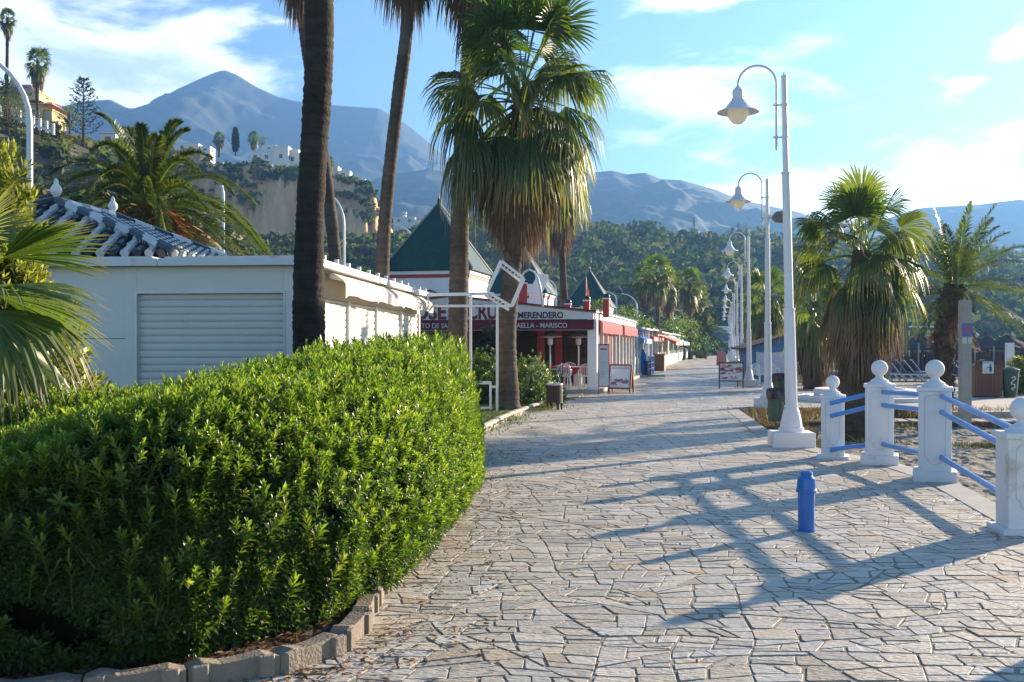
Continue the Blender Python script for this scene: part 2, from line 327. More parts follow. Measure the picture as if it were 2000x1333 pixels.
def paving():
    rnd = random.Random(4); mb = MB(); V = []; F = []; Cc = []
    regs = [((-4.2, 2.5, 6, 12), 0.042), ((-4.2, 12, 7, 27), 0.08), ((-1, 27, 16.5, 37.5), 0.16), ((2, 37.5, 12.5, 60), 0.22), ((6, 60, 20, 112), 0.4)]
    for (x0, y0, x1, y1), am in regs:
        out = []; split([(x0, y0), (x1, y0), (x1, y1), (x0, y1)], am, out, rnd)
        for p in out:
            cx = sum(q[0] for q in p)/len(p); cyy = sum(q[1] for q in p)/len(p)
            if not inpoly(cx, cyy, PAVE): continue
            # warp, then inset each edge
            q = []
            for a, b in p:
                q.append((a+0.12*(vn(np.array(a*1.9), np.array(b*1.9))-0.5), b+0.13*(vn(np.array(a*2.3+40), np.array(b*2.3))-0.5)))
            q2 = []; n = len(q); ins = rnd.choice((0.003, 0.005, 0.007, 0.014)) if cyy < 27 else 0.012
            for i in range(n):
                a, b, c = q[i-1], q[i], q[(i+1) % n]
                L1 = math.hypot(b[0]-a[0], b[1]-a[1])+1e-6; L2 = math.hypot(c[0]-b[0], c[1]-b[1])+1e-6
                if L1 < 0.03: continue
                u = ((a[0]-b[0])/L1, (a[1]-b[1])/L1); v = ((c[0]-b[0])/L2, (c[1]-b[1])/L2)
                bi = (u[0]+v[0], u[1]+v[1]); m = math.hypot(*bi)
                if m < 0.15:
                    s = 1 if u[0]*v[1]-u[1]*v[0] < 0 else -1
                    dd = math.hypot(cx-b[0], cyy-b[1]); bb = ((cx-b[0])/dd, (cyy-b[1])/dd); k = ins
                else: bb = (bi[0]/m, bi[1]/m); k = ins/max(0.35, math.sqrt(max(0, 1-(m/2)**2)))
                if bb[0]*(cx-b[0])+bb[1]*(cyy-b[1]) < 0: bb = (-bb[0], -bb[1])
                base = (b[0]+bb[0]*k, b[1]+bb[1]*k)
                r = rnd.uniform(0.005, 0.022)
                if min(L1, L2) > 0.12 and cyy < 27:
                    q2.append((base[0]+u[0]*r, base[1]+u[1]*r)); q2.append((base[0]+v[0]*r, base[1]+v[1]*r))
                else: q2.append(base)
            if len(q2) < 3: continue
            tx, ty = rnd.gauss(0, 0.0035), rnd.gauss(0, 0.0035); h = rnd.uniform(-0.0014, 0.0022); k0 = len(V); n = len(q2)
            if cyy > 27: h -= 0.002
            tone = rnd.uniform(0.82, 1.10)*(0.84 if rnd.random() < 0.2 else 1); wm = rnd.gauss(0, 0.03)
            c = (0.54*tone*(1+wm), 0.495*tone, 0.418*tone*(1-wm*1.5))
            if rnd.random() < 0.05: c = (c[0]*0.95, c[1]*0.84, c[2]*0.72)
            zt = [h+tx*(a-cx)+ty*(b-cyy) for a, b in q2]
            for (a, b), z in zip(q2, zt): V.append((a, b, -0.03)); Cc.append((c[0]*.5, c[1]*.48, c[2]*.45))
            for (a, b), z in zip(q2, zt): V.append((a, b, z-0.002)); Cc.append((c[0]*.6, c[1]*.58, c[2]*.54))
            for (a, b), z in zip(q2, zt):
                dd = math.hypot(cx-a, cyy-b)+1e-6; V.append((a+(cx-a)/dd*0.003, b+(cyy-b)/dd*0.003, z)); Cc.append(c)
            ar = sum(q2[i][0]*q2[(i+1) % n][1]-q2[(i+1) % n][0]*q2[i][1] for i in range(n))
            f = [(k0+i, k0+(i+1) % n, k0+n+(i+1) % n, k0+n+i) for i in range(n)]+[(k0+n+i, k0+n+(i+1) % n, k0+2*n+(i+1) % n, k0+2*n+i) for i in range(n)]+[tuple(k0+2*n+i for i in range(n))]
            if ar < 0: f = [g[::-1] for g in f]
            F += f
    mb.add(V, F, np.array(Cc))
    m = mat('paving_stone', (1, 1, 1), 0.55, var=0.26, scale=9, attr=True, bump=0.9, bscale=20, dirt=((0.30, 0.25, 0.19), 2.0, 0.57), stretch=(1, 3.4, 1))
    t = m.node_tree; N = t.nodes; L = t.links.new; b = N['Principled BSDF']     # wet, smoother patches some way off
    g = N.new('ShaderNodeNewGeometry'); sp = N.new('ShaderNodeSeparateXYZ'); L(g.outputs['Position'], sp.inputs[0])
    mr = N.new('ShaderNodeMapRange'); mr.interpolation_type = 'SMOOTHSTEP'; mr.inputs[1].default_value = 27; mr.inputs[2].default_value = 34; L(sp.outputs[1], mr.inputs[0])
    mr2 = N.new('ShaderNodeMapRange'); mr2.interpolation_type = 'SMOOTHSTEP'; mr2.inputs[1].default_value = 80; mr2.inputs[2].default_value = 52; L(sp.outputs[1], mr2.inputs[0])
    nz = N.new('ShaderNodeTexNoise'); nz.inputs['Scale'].default_value = 0.5; nz.inputs['Detail'].default_value = 6; L(g.outputs['Position'], nz.inputs[0])
    m3 = N.new('ShaderNodeMapRange'); m3.inputs[1].default_value = 0.42; m3.inputs[2].default_value = 0.56; L(nz.outputs['Fac'], m3.inputs[0])
    wet = math_(t, 'MULTIPLY', math_(t, 'MULTIPLY', mr.outputs[0], mr2.outputs[0]), m3.outputs[0])
    L(math_(t, 'SUBTRACT', 0.55, math_(t, 'MULTIPLY', wet, 0.40)), b.inputs['Roughness'])
    src = b.inputs['Base Color'].links[0].from_socket; vm = N.new('ShaderNodeVectorMath'); vm.operation = 'SCALE'; L(src, vm.inputs[0]); L(math_(t, 'SUBTRACT', 1.0, math_(t, 'MULTIPLY', wet, 0.45)), vm.inputs['Scale']); L(vm.outputs[0], b.inputs['Base Color'])
    o = mb.build('pavement', m); structure(o)
paving()

# concrete edge strip of the promenade and its drop to the sand
def strip(name, pts, wd, z0, z1, m, side=-1):
    mb = MB(); p = np.array(pts, float); d = np.gradient(p, axis=0); d /= np.linalg.norm(d, axis=1)[:, None]; q = np.stack([-d[:, 1], d[:, 0]], 1)*(-side)
    n = len(p); a = p; b = p+q*wd; v = []
    for z in (z0, z1):
        for s_ in (a, b): v += [(x, y, z) for x, y in s_]
    f = []
    for i in range(n-1):
        f += [(i, i+1, n+i+1, n+i), (2*n+i, 3*n+i, 3*n+i+1, 2*n+i+1), (i, 2*n+i, 2*n+i+1, i+1), (n+i, n+i+1, 3*n+i+1, 3*n+i)]
    f += [(0, n, 3*n, 2*n), (n-1, 3*n-1, 4*n-1, 2*n-1)]
    mb.add(v, f); return structure(mb.build(name, m, bevel=0.012))
strip('promenade_kerb', EDGE[2:6]+[(5.31, 13.4), (5.32, 14.5), (4.9, 15.6), (4.66, 17.8), (5.2, 21.8), (5.73, 25.9)], 0.34, -0.62, 0.006, CONC, side=-1)
# sand
def sand():
    x = np.concatenate([np.linspace(4.6, 15, 330), np.linspace(15.05, 30, 120)]); y = np.linspace(3, 26.55, 480); X, Y = np.meshgrid(x, y)
    Z = -0.34+0.09*(fbm(X*1.3, Y*1.3, 5)-0.5)+0.085*(fbm(X*3.6+3, Y*3.2, 4, True)-0.5)+0.12*(fbm(X*.3+9, Y*.3, 3)-0.5)
    Z += np.clip((Y-22)/5, 0, 1)*0.22
    m = mat('sand_grit', (0.27, 0.245, 0.205), 0.95, var=0.45, scale=14, bump=1.0, bscale=45, dirt=((0.14, 0.12, 0.095), 11, 0.54))
    structure(grid_mesh(X, Y, Z, 'sand', m))
sand()
plane('beach', 16.3, 200, 26.55, 400, -0.006, mat('beach_sand', (0.34, 0.30, 0.24), 0.95, var=0.2, scale=1.5, bump=0.6, bscale=30))
plane('plaza', 5.8, 16.3, 36.2, 150, -0.009, mat('plaza_dust', (0.34, 0.30, 0.23), 0.95, var=0.2, scale=0.8, bump=0.4, bscale=30))

# ---------------------------------------------------------------- mountains and hills
def interp(px, pts):
    a = np.array(pts, float); return np.interp(px, a[:, 0], a[:, 1])
def ridge(name, sil, D, W, back, x0, x1, nx, ny, amp, fs, seed, m, zbase=-0.7, rough=3.0, pw=1.25):
    x = np.linspace(xx(x0, D), xx(x1, D), nx); t = np.concatenate([np.linspace(1, 0, ny), -np.linspace(0.08, 1, 10)]); X, T = np.meshgrid(x, t)
    Y = np.where(T >= 0, D-T*W, D-T*back); px = 1000+2000*X/D; py = interp(px, sil); H = CAMZ+(674-py)*D/2000
    tt = np.clip(T, 0, 1); z = zbase+(H-zbase)*np.where(T >= 0, (1-tt)**pw, (1+T)**1.2)
    wob = 1+0*X; env = np.clip(tt*3.2, 0, 1)*(1-tt*0.85)
    nz = fbm(X/fs+seed, Y/fs+seed*2, 6, True)-0.55
    z = z+amp*env*nz*1.0+rough*(fbm(X/(fs*.1)+3, Y/(fs*.1), 4)-0.5)*np.clip(tt*6+0.25, 0, 1)
    # never rise above the skyline the ridge makes
    lim = CAMZ+(H-CAMZ)*(Y/D)*0.985
    z = np.where((T > 0.02), np.minimum(z, np.maximum(lim, zbase+1)), z)
    return structure(grid_mesh(X, Y, z, name, m))
SIL_A = [(-250, 250), (0, 222), (130, 207), (160, 198), (215, 195), (250, 212), (262, 212), (300, 200), (345, 175), (400, 150), (425, 140), (440, 138), (462, 146), (500, 170), (540, 188), (575, 197), (600, 201), (640, 205), (740, 212), (790, 240), (830, 272), (860, 300), (910, 330), (1000, 380), (1150, 430), (1300, 520), (1500, 640)]
SIL_B = [(560, 520), (680, 400), (730, 350), (780, 338), (840, 330), (900, 340), (1000, 350), (1100, 345), (1160, 337), (1195, 334), (1225, 341), (1260, 338), (1290, 350), (1330, 352), (1400, 372), (1450, 392), (1500, 402), (1560, 415), (1600, 428), (1660, 440), (1720, 432), (1790, 408), (1830, 404), (1860, 403), (1910, 400), (1950, 395), (1990, 390), (2060, 396), (2150, 410)]
MT = mat('mountain', (0.036, 0.052, 0.032), 0.95, var=0.4, scale=0.03, slope=(0.55, 0.95, (0.06, 0.065, 0.045), 0.01), bump=1.0, bscale=0.05)
MT2 = mat('mountain_near', (0.034, 0.052, 0.03), 0.95, var=0.4, scale=0.04, slope=(0.5, 0.95, (0.055, 0.06, 0.038), 0.015), bump=1.0, bscale=0.08)
ridge('mountains', SIL_A, 2250, 1100, 250, -150, 1450, 380, 130, 270, 300, 3.1, MT)
ridge('mountains', SIL_B, 1450, 800, 200, 560, 2120, 380, 130, 115, 190, 8.7, MT2)
SIL_C = [(560, 500), (640, 480), (700, 470), (760, 440), (830, 436), (900, 432), (1000, 436), (1100, 432), (1150, 436), (1200, 450), (1260, 452), (1300, 458), (1340, 470), (1380, 470), (1440, 458), (1500, 468), (1600, 474), (1700, 486), (1800, 492), (1900, 505), (2000, 512), (2120, 520)]
HILL = mat('hillside', (0.15, 0.15, 0.065), 0.95, var=0.35, scale=0.08, slope=(0.55, 0.9, (0.21, 0.17, 0.11), 0.05), bump=0.6, bscale=0.6)
def hillC():
    o = ridge('hill', SIL_C, 400, 235, 60, 500, 2130, 300, 110, 22, 62, 1.7, HILL, rough=2.5, pw=1.05)
    return o
HC = hillC()
def wood(name, src, n, size, seed, cols, label=None, cards=36, keep=None, leafk=0.30, minz=0.3, ):
    # bushes scattered over a terrain sheet, each a ragged clump of leaf sprays
    r = np.random.default_rng(seed); me = src.data; nv = len(me.vertices); co = np.empty(nv*3, np.float32); me.vertices.foreach_get('co', co); co = co.reshape(-1, 3)
    fq = np.array([p.vertices[:] for p in me.polygons]); a = co[fq[:, 0]]; b = co[fq[:, 1]]; c = co[fq[:, 2]]; d = co[fq[:, 3]]
    ar = np.linalg.norm(np.cross(c-a, d-b), axis=1)/2; ce = (a+b+c+d)/4
    wgt = ar/np.maximum(ce[:, 1], 20)**1.0
    if keep is not None: wgt = wgt*keep(ce)
    wgt /= wgt.sum(); idx = r.choice(len(fq), n, p=wgt); u = r.random((n, 1)); v = r.random((n, 1))
    p = (a[idx]*(1-u)+b[idx]*u)*(1-v)+(d[idx]*(1-u)+c[idx]*u)*v
    sz = size*(0.45+r.random(n)**2*1.3)
    m = n*cards; dirs = r.normal(size=(m, 3)); dirs /= np.linalg.norm(dirs, axis=1)[:, None]; dirs[:, 2] = np.abs(dirs[:, 2])*0.9-0.15
    rad = 0.45+0.55*r.random((m, 1))**0.5; S2 = np.repeat(sz, cards)[:, None]; cen = np.repeat(p, cards, 0)+dirs*rad*S2*np.array([1, 1, 0.95])
    t1 = r.normal(size=(m, 3)); t1 /= np.linalg.norm(t1, axis=1)[:, None]; nrm = dirs+0.7*r.normal(size=(m, 3)); t2 = np.cross(nrm, t1); t2 /= np.linalg.norm(t2, axis=1)[:, None]+1e-9; t1 = np.cross(t2, nrm); t1 /= np.linalg.norm(t1, axis=1)[:, None]+1e-9
    k = S2*leafk*(0.6+0.8*r.random((m, 1))); V = np.stack([cen-t1*k, cen-t2*k*.7, cen+t1*k, cen+t2*k*.7], 1).reshape(-1, 3)
    F = np.arange(m*4).reshape(-1, 4); pal = np.array(cols)[r.integers(0, len(cols), n)]*(0.7+0.6*r.random((n, 1))); cc = np.repeat(pal, cards*4, 0)*np.repeat(0.8+0.4*r.random((m, 1)), 4, 0)
    mb = MB(); mb.add(V, F, cc); o = mb.build(name, FARLEAF); tag(o, label, None, None, 'stuff'); return o
GR = [(0.045, 0.07, 0.025), (0.065, 0.09, 0.03), (0.09, 0.115, 0.04), (0.13, 0.135, 0.055), (0.17, 0.15, 0.075), (0.11, 0.15, 0.04)]
wood('woodland', HC, 10500, 1.9, 21, GR, 'olive green scrub and trees covering the hill beyond the promenade', cards=34, leafk=0.24, keep=lambda ce: np.clip((fbm(ce[:, 0]/22+4, ce[:, 1]/22, 4)-0.40)*9, 0.06, 1))
wood('woodland', HC, 1300, 4.4, 22, GR[:4], 'dark rounded trees dotted over the hill beyond the promenade', cards=80, leafk=0.16)

# cliff plateau (left middle) and the slope with the yellow villa (far left)
def cliff():
    D0 = 262; nx = 330; x = np.linspace(xx(60, D0), xx(900, D0), nx)
    top = [(0, 290), (150, 296), (240, 288), (330, 300), (400, 312), (430, 326), (500, 330), (560, 336), (640, 350), (700, 362), (722, 376), (738, 392), (745, 440), (752, 472), (800, 476), (900, 480)]
    yy = np.concatenate([np.linspace(150, 238, 60), np.linspace(238.5, 262, 60), np.linspace(263, 330, 18)])
    X, Y = np.meshgrid(x, yy); px = 1000+2000*X/D0
    H = CAMZ+(674-interp(px, top))*D0/2000; road = CAMZ+(674-472)*243/2000+0*X
    wobble = 9*(fbm(X/16, Y*0+3.3, 4)-0.5)+3.6*(fbm(X/3.3, Y/7+1, 4, True)-0.5)*2
    s = np.clip((Y-(248+wobble))/(7.5+4*fbm(X/20+5, Y*0, 2)), 0, 1); s = s*s*(3-2*s)
    z = road+(H-road)*s
    lo = np.clip((Y-150)/88, 0, 1); z = np.where(Y < 240, -0.6+(road+0.6)*lo**0.9, z)
    z += np.where(Y < 238, 5*(fbm(X/14, Y/14, 5, True)-0.5)*np.clip((238-Y)/10, 0, 1), 0)
    z += 1.6*(fbm(X/2.6, Y/2.6, 4)-0.5)*np.clip(s*(1-s)*4+0.15, 0, 1)
    z = np.where(Y > 262, z-(Y-262)*0.12, z)
    m = mat('cliff_earth', (0.10, 0.105, 0.045), 0.95, var=0.3, scale=0.25, slope=(0.5, 0.95, (0.64, 0.40, 0.22), 0.10), bump=1.0, bscale=1.1, stretch=(1, 1, 0.25))
    o = structure(grid_mesh(X, Y, z, 'cliff', m)); return o
CL = cliff()
def keepcl(ce):
    px = 1000+2000*ce[:, 0]/ce[:, 1]; y = ce[:, 1]
    k = np.where(y < 238, 1.0, 0.02); k = np.where((y > 225) & (y < 238), 0.35, k); k = np.where((y >= 238) & (y < 254), 0.0, k); k = np.where((y >= 254) & (y < 263), 0.55, k); return np.where(y > 262.5, 0.0, k)
wood('scrub', CL, 3800, 1.7, 31, GR, 'green scrub on the slope below the cliff and along its rim', cards=34, keep=keepcl)
def hillE():
    D0 = 150; top = [(-260, 205), (-60, 214), (0, 222), (60, 243), (110, 262), (150, 283), (200, 305), (260, 345), (330, 400), (400, 460), (470, 520)]
    x = np.linspace(xx(-260, D0), xx(500, D0), 170); yy = np.concatenate([np.linspace(62, 150, 90), np.linspace(151, 200, 12)]); X, Y = np.meshgrid(x, yy); px = 1000+2000*X/D0
    H = CAMZ+(674-interp(px, top))*D0/2000; t = np.clip((Y-62)/80, 0, 1); z = -0.6+(H+0.6)*(t**1.15*0.62+0.38*np.clip((t-0.55)/0.45, 0, 1)**0.8*1.0)
    z = z+4.5*(fbm(X/11+2, Y/11, 5, True)-0.55)*np.clip((148-Y)/14, 0, 1)*np.clip(t*4, 0, 1); lim = CAMZ+(H-CAMZ)*(Y/D0)*0.985
    z = np.where(Y < 149, np.minimum(z, np.maximum(lim, -0.5)), z)
    return structure(grid_mesh(X, Y, z, 'hillside', mat('hill_earth', (0.11, 0.105, 0.05), 0.95, var=0.3, scale=0.3, slope=(0.6, 0.95, (0.30, 0.22, 0.14), 0.15), bump=0.7, bscale=2)))
HE = hillE()
wood('scrub', HE, 2600, 1.35, 41, GR, 'mixed green and brown scrub on the slope under the yellow villa', cards=34)
# ---------------------------------------------------------------- plants
def unit(v): return v/(np.linalg.norm(v, axis=-1, keepdims=True)+1e-12)
UP = np.array([0, 0, 1.0])
def fan_frond(mb, st, r, p0, az, el, Lp, R, nl=26, spread=1.75, droop=0.55, fold=0.35, col=(0.05, 0.09, 0.02), sag=0.15, wk=1.0, pet=True, curl=0.0, tip=None, full=True):
    ca, sa, ce, se = math.cos(az), math.sin(az), math.cos(el), math.sin(el)
    d = np.array([ca*ce, sa*ce, se]); ts = np.linspace(0, 1, 5)
    path = p0+d*Lp*ts[:, None]-UP*(sag*Lp*ts**2)[:, None]; hub = path[-1]; f = unit(path[-1]-path[-2]+1e-9*UP)
    roll = r.normal()*0.35; s0 = np.array([-sa, ca, 0.0]); n0 = np.cross(f, s0); s = s0*math.cos(roll)+n0*math.sin(roll); n = np.cross(f, s)
    th = np.linspace(-spread, spread, nl)+r.normal(size=nl)*0.015; c, q = np.cos(th), np.sin(th)
    dr = unit(c[:, None]*f+q[:, None]*s-(fold*np.abs(q))[:, None]*n); ln = R*(0.70+0.30*np.cos(th*0.62))*(0.92+0.16*r.random(nl))
    w_ = unit(-q[:, None]*f+c[:, None]*s); dth = 2*spread/nl
    t = np.array([0.03, 0.32, 0.58, 0.80, 1.0]) if full else np.array([0.05, 0.5, 0.78, 1.0])
    hw = np.stack([t*0+1]*nl); prof = np.array([0.03, 0.32, 0.50, 0.30, 0.02]) if full else np.array([0.05, 0.48, 0.32, 0.02])
    hw = prof[None]*ln[:, None]*dth/2*1.12*wk
    dk = droop*(0.75+0.5*r.random(nl))
    drp = (np.clip(t-0.42, 0, 1)/0.58)[None]**1.8*dk[:, None]*ln[:, None]
    cen = hub+dr[:, None]*(t[None]*ln[:, None]-drp*0.35)[..., None]-UP*drp[..., None]-UP*(curl*(t[None]**2)*ln[:, None])[..., None]
    Lq = cen+w_[:, None]*hw[..., None]-n*(hw*0.55)[..., None]; Rq = cen-w_[:, None]*hw[..., None]-n*(hw*0.55)[..., None]
    k = len(t); shade = (0.8+0.4*r.random(nl))[:, None, None]*np.array(col); cc = np.repeat(shade, k, 1)
    if tip is not None: cc[:, -1] = tip; cc[:, -2] = cc[:, -2]*0.6+np.array(tip)*0.4
    if full:
        V = np.stack([Lq, cen, Rq], 2).reshape(-1, 3); cc = np.repeat(cc[:, :, None], 3, 2).reshape(-1, 3)
        b = (np.arange(nl)[:, None]*k*3+np.arange(k-1)[None]*3).ravel()
        F = np.concatenate([np.stack([b, b+1, b+4, b+3], -1), np.stack([b+1, b+2, b+5, b+4], -1)])
    else:
        V = np.stack([Lq, Rq], 2).reshape(-1, 3); cc = np.repeat(cc[:, :, None], 2, 2).reshape(-1, 3)
        b = (np.arange(nl)[:, None]*k*2+np.arange(k-1)[None]*2).ravel(); F = np.stack([b, b+1, b+3, b+2], -1)
    mb.add(V, F, cc)
    if pet and st is not None: st.tube(path, np.linspace(0.022, 0.009, 5)*max(1, R), 4, np.array(col)*1.6+np.array([0.06, 0.05, 0.01]), cap=False)
def trunk_mesh(mb, pts, r0, r1, flare=1.5, step=0.05, n=18, seed=0, col=(0.085, 0.068, 0.052), jit=0.05, bot=0.5):
    r = np.random.default_rng(seed); pts = np.array(pts, float); seg = np.linalg.norm(np.diff(pts, axis=0), axis=1); cum = np.concatenate([[0], np.cumsum(seg)])
    m = max(6, int(cum[-1]/step)); s = np.linspace(0, cum[-1], m)
    # smooth the centre line
    c = np.stack([np.interp(s, cum, pts[:, i]) for i in range(3)], 1)
    kk = max(3, m//8)|1; pad = np.concatenate([np.repeat(c[:1], kk//2, 0)*1, c, np.repeat(c[-1:], kk//2, 0)]); pad[:kk//2] = 2*c[0]-c[1:kk//2+1][::-1] if kk//2 < m else c[0]; pad[-(kk//2):] = 2*c[-1]-c[-kk//2:-1][::-1][:kk//2]
    c2 = np.stack([np.convolve(pad[:, i], np.ones(kk)/kk, 'valid') for i in range(3)], 1); c = c2[:m] if len(c2) >= m else c
    t = s/cum[-1]; rad = r0+(r1-r0)*t; rad = rad*(1+(flare-1)*np.exp(-s/bot)); rad = rad*(1+jit*(r.random(m)-0.5)*2)*(1+0.09*(vn(s*0.55+seed, s*0)-0.5)*2)
    cc = np.array(col)*(0.75+0.5*vn(s*2.1+seed*3, s*0+1)[:, None])*(0.85+0.3*r.random((m, 1)))
    mb.tube(c, rad, n, cc); return c
def boots(mb, c, r, seed, n=60, size=0.16, col=(0.16, 0.10, 0.06)):
    rr = np.random.default_rng(seed); m = len(c)
    for i in range(n):
        k = int(i/n*(m-1)); a = i*2.39996; p = c[k]+np.array([math.cos(a), math.sin(a), 0])*r*0.85; o = np.array([math.cos(a), math.sin(a), 0]); s = np.array([-math.sin(a), math.cos(a), 0])
        L = size*(0.7+0.7*rr.random()); w = size*0.42; tip = p+o*L*0.55+UP*L*0.9; tw = s*w
        cl = np.array(col)*(0.6+0.9*rr.random())
        mb.add([p-tw-UP*.03, p+tw-UP*.03, tip+tw*0.45, tip-tw*0.45, p-tw-o*.05+UP*.09, p+tw-o*.05+UP*.09, tip+tw*0.4-o*.03+UP*.01, tip-tw*0.4-o*.03+UP*.01], [(0, 1, 2, 3), (5, 4, 7, 6), (0, 3, 7, 4), (1, 5, 6, 2), (3, 2, 6, 7)], cl)
GREENF = [(0.06, 0.105, 0.026), (0.08, 0.125, 0.03), (0.05, 0.09, 0.024), (0.105, 0.14, 0.036)]
DEADF = [(0.22, 0.14, 0.08), (0.17, 0.11, 0.065), (0.27, 0.19, 0.12), (0.13, 0.085, 0.055)]
def washingtonia(label, pts, r0, r1, seed, R=1.1, Lp=0.9, ngreen=44, ndead=26, hang=1.3, deadlen=1.0, nl=26, full=True, flare=1.5, step=0.05, boot=None, group=None, ntr=18, col=(0.085, 0.068, 0.052), emin=-1.0, dh=None, name='fan_palm', wild=0.12, loc0=None):
    r = np.random.default_rng(seed); pts = np.array(pts, float); base = pts[0].copy(); pts = pts-base
    t = thing(name, label, 'palm tree', base, 0, group)
    mb = MB(); c = trunk_mesh(mb, pts, r0, r1, flare, step, ntr, seed, col); mb.build('trunk', TRUNK, t, smooth=True)
    top = pts[-1]; mb = MB(); st = MB()
    for i in range(ngreen):
        u = (i+0.5)/ngreen; el = math.radians(86)*(1-u)+emin*u+r.normal()*wild; az = i*2.39996+r.normal()*0.25
        p0 = top+UP*(0.15-u*hang*0.75)+np.array([math.cos(az), math.sin(az), 0])*r1*0.6
        gc = np.array(GREENF[r.integers(4)])*(1.15-0.3*u)
        fan_frond(mb, st, r, p0, az, el, Lp*(0.75+0.45*r.random())*(1-0.25*u), R*(0.85+0.25*r.random()), nl, 1.7, 0.12+0.75*u*r.random()+0.25*u, 0.3+0.35*u, gc, 0.08+0.22*u, full=full, curl=0.08*u, tip=(0.20, 0.17, 0.07) if u > 0.35 else None)
    mb.build('fronds', PLEAF, t); st.build('leaf_stalks', LEAF, t)
    if ndead:
        mb = MB()
        for i in range(ndead):
            u = (i+r.random())/ndead; az = i*2.39996+r.normal()*0.3; p0 = top-UP*((dh[0]+u*(dh[1]-dh[0])) if dh else (hang*0.55+u*hang*0.75))+np.array([math.cos(az), math.sin(az), 0])*r1*0.9
            fan_frond(mb, mb, r, p0, az, -0.75-0.65*u+r.normal()*0.1, Lp*0.55*(1-0.3*u), R*deadlen*(0.8+0.4*r.random()), nl, 1.25-0.45*u, 0.45, 0.9, DEADF[r.integers(4)], 0.5, wk=0.75, full=full, curl=0.25)
        mb.build('dead_fronds', DLEAF, t)
    if boot:
        k0 = int(len(c)*boot[0]); bt = MB(); boots(bt, c[k0:], r1*1.02, seed, boot[1], boot[2]); bt.build('leaf_bases', DLEAF, t)
    return t
def feather_frond(mb, st, r, p0, az, el, L, sag, np_=46, ll=0.42, col=(0.05, 0.08, 0.02), w=0.016, up=0.25, droopl=0.25, angk=1.0):
    ca, sa = math.cos(az), math.sin(az); d = np.array([ca*math.cos(el), sa*math.cos(el), math.sin(el)]); s = np.linspace(0, 1, np_)
    hor = np.array([ca, sa, 0.0]); path = p0+d*L*s[:, None]-UP*(sag*L*s**2.1)[:, None]+hor*(0.05*L*s**2)[:, None]
    tg = unit(np.gradient(path, axis=0)); side = np.array([-sa, ca, 0.0])*np.ones((np_, 1)); tw = r.normal()*0.3; n = unit(np.cross(tg, side)); side2 = side*math.cos(tw)+n*math.sin(tw); n = np.cross(tg, side2)
    st.tube(path[::4], np.linspace(0.03, 0.006, len(path[::4]))*L/3, 4, np.array(col)*1.8+np.array([0.10, 0.09, 0.02]), cap=False)
    k0 = int(np_*0.12)
    for sg in (-1, 1):
        for rep in range(2):
            u = s[k0:]+rep*0.5/np_; ln = ll*(np.sin(np.pi*np.clip(u, 0, 1)**0.75)**0.6*0.85+0.15)*(0.85+0.3*r.random(len(u)))
            ang = (angk-0.58*angk*u)+r.normal(size=len(u))*0.10
            dr = unit(side2[k0:]*sg*np.sin(ang)[:, None]+tg[k0:]*np.cos(ang)[:, None]+n[k0:]*(up+r.normal(size=len(u))*0.18)[:, None])
            b = path[k0:]; m = b+dr*ln[:, None]*0.45-UP*(droopl*0.12*ln)[:, None]; e = b+dr*ln[:, None]-UP*(droopl*ln)[:, None]; ww = unit(np.cross(dr, n[k0:]))*w
            cc = np.array(col)*(0.75+0.5*r.random((len(u), 1)))
            V = np.stack([b, m+ww, e, m-ww], 1).reshape(-1, 3); mb.add(V, np.arange(len(V)).reshape(-1, 4), np.repeat(cc, 4, 0))
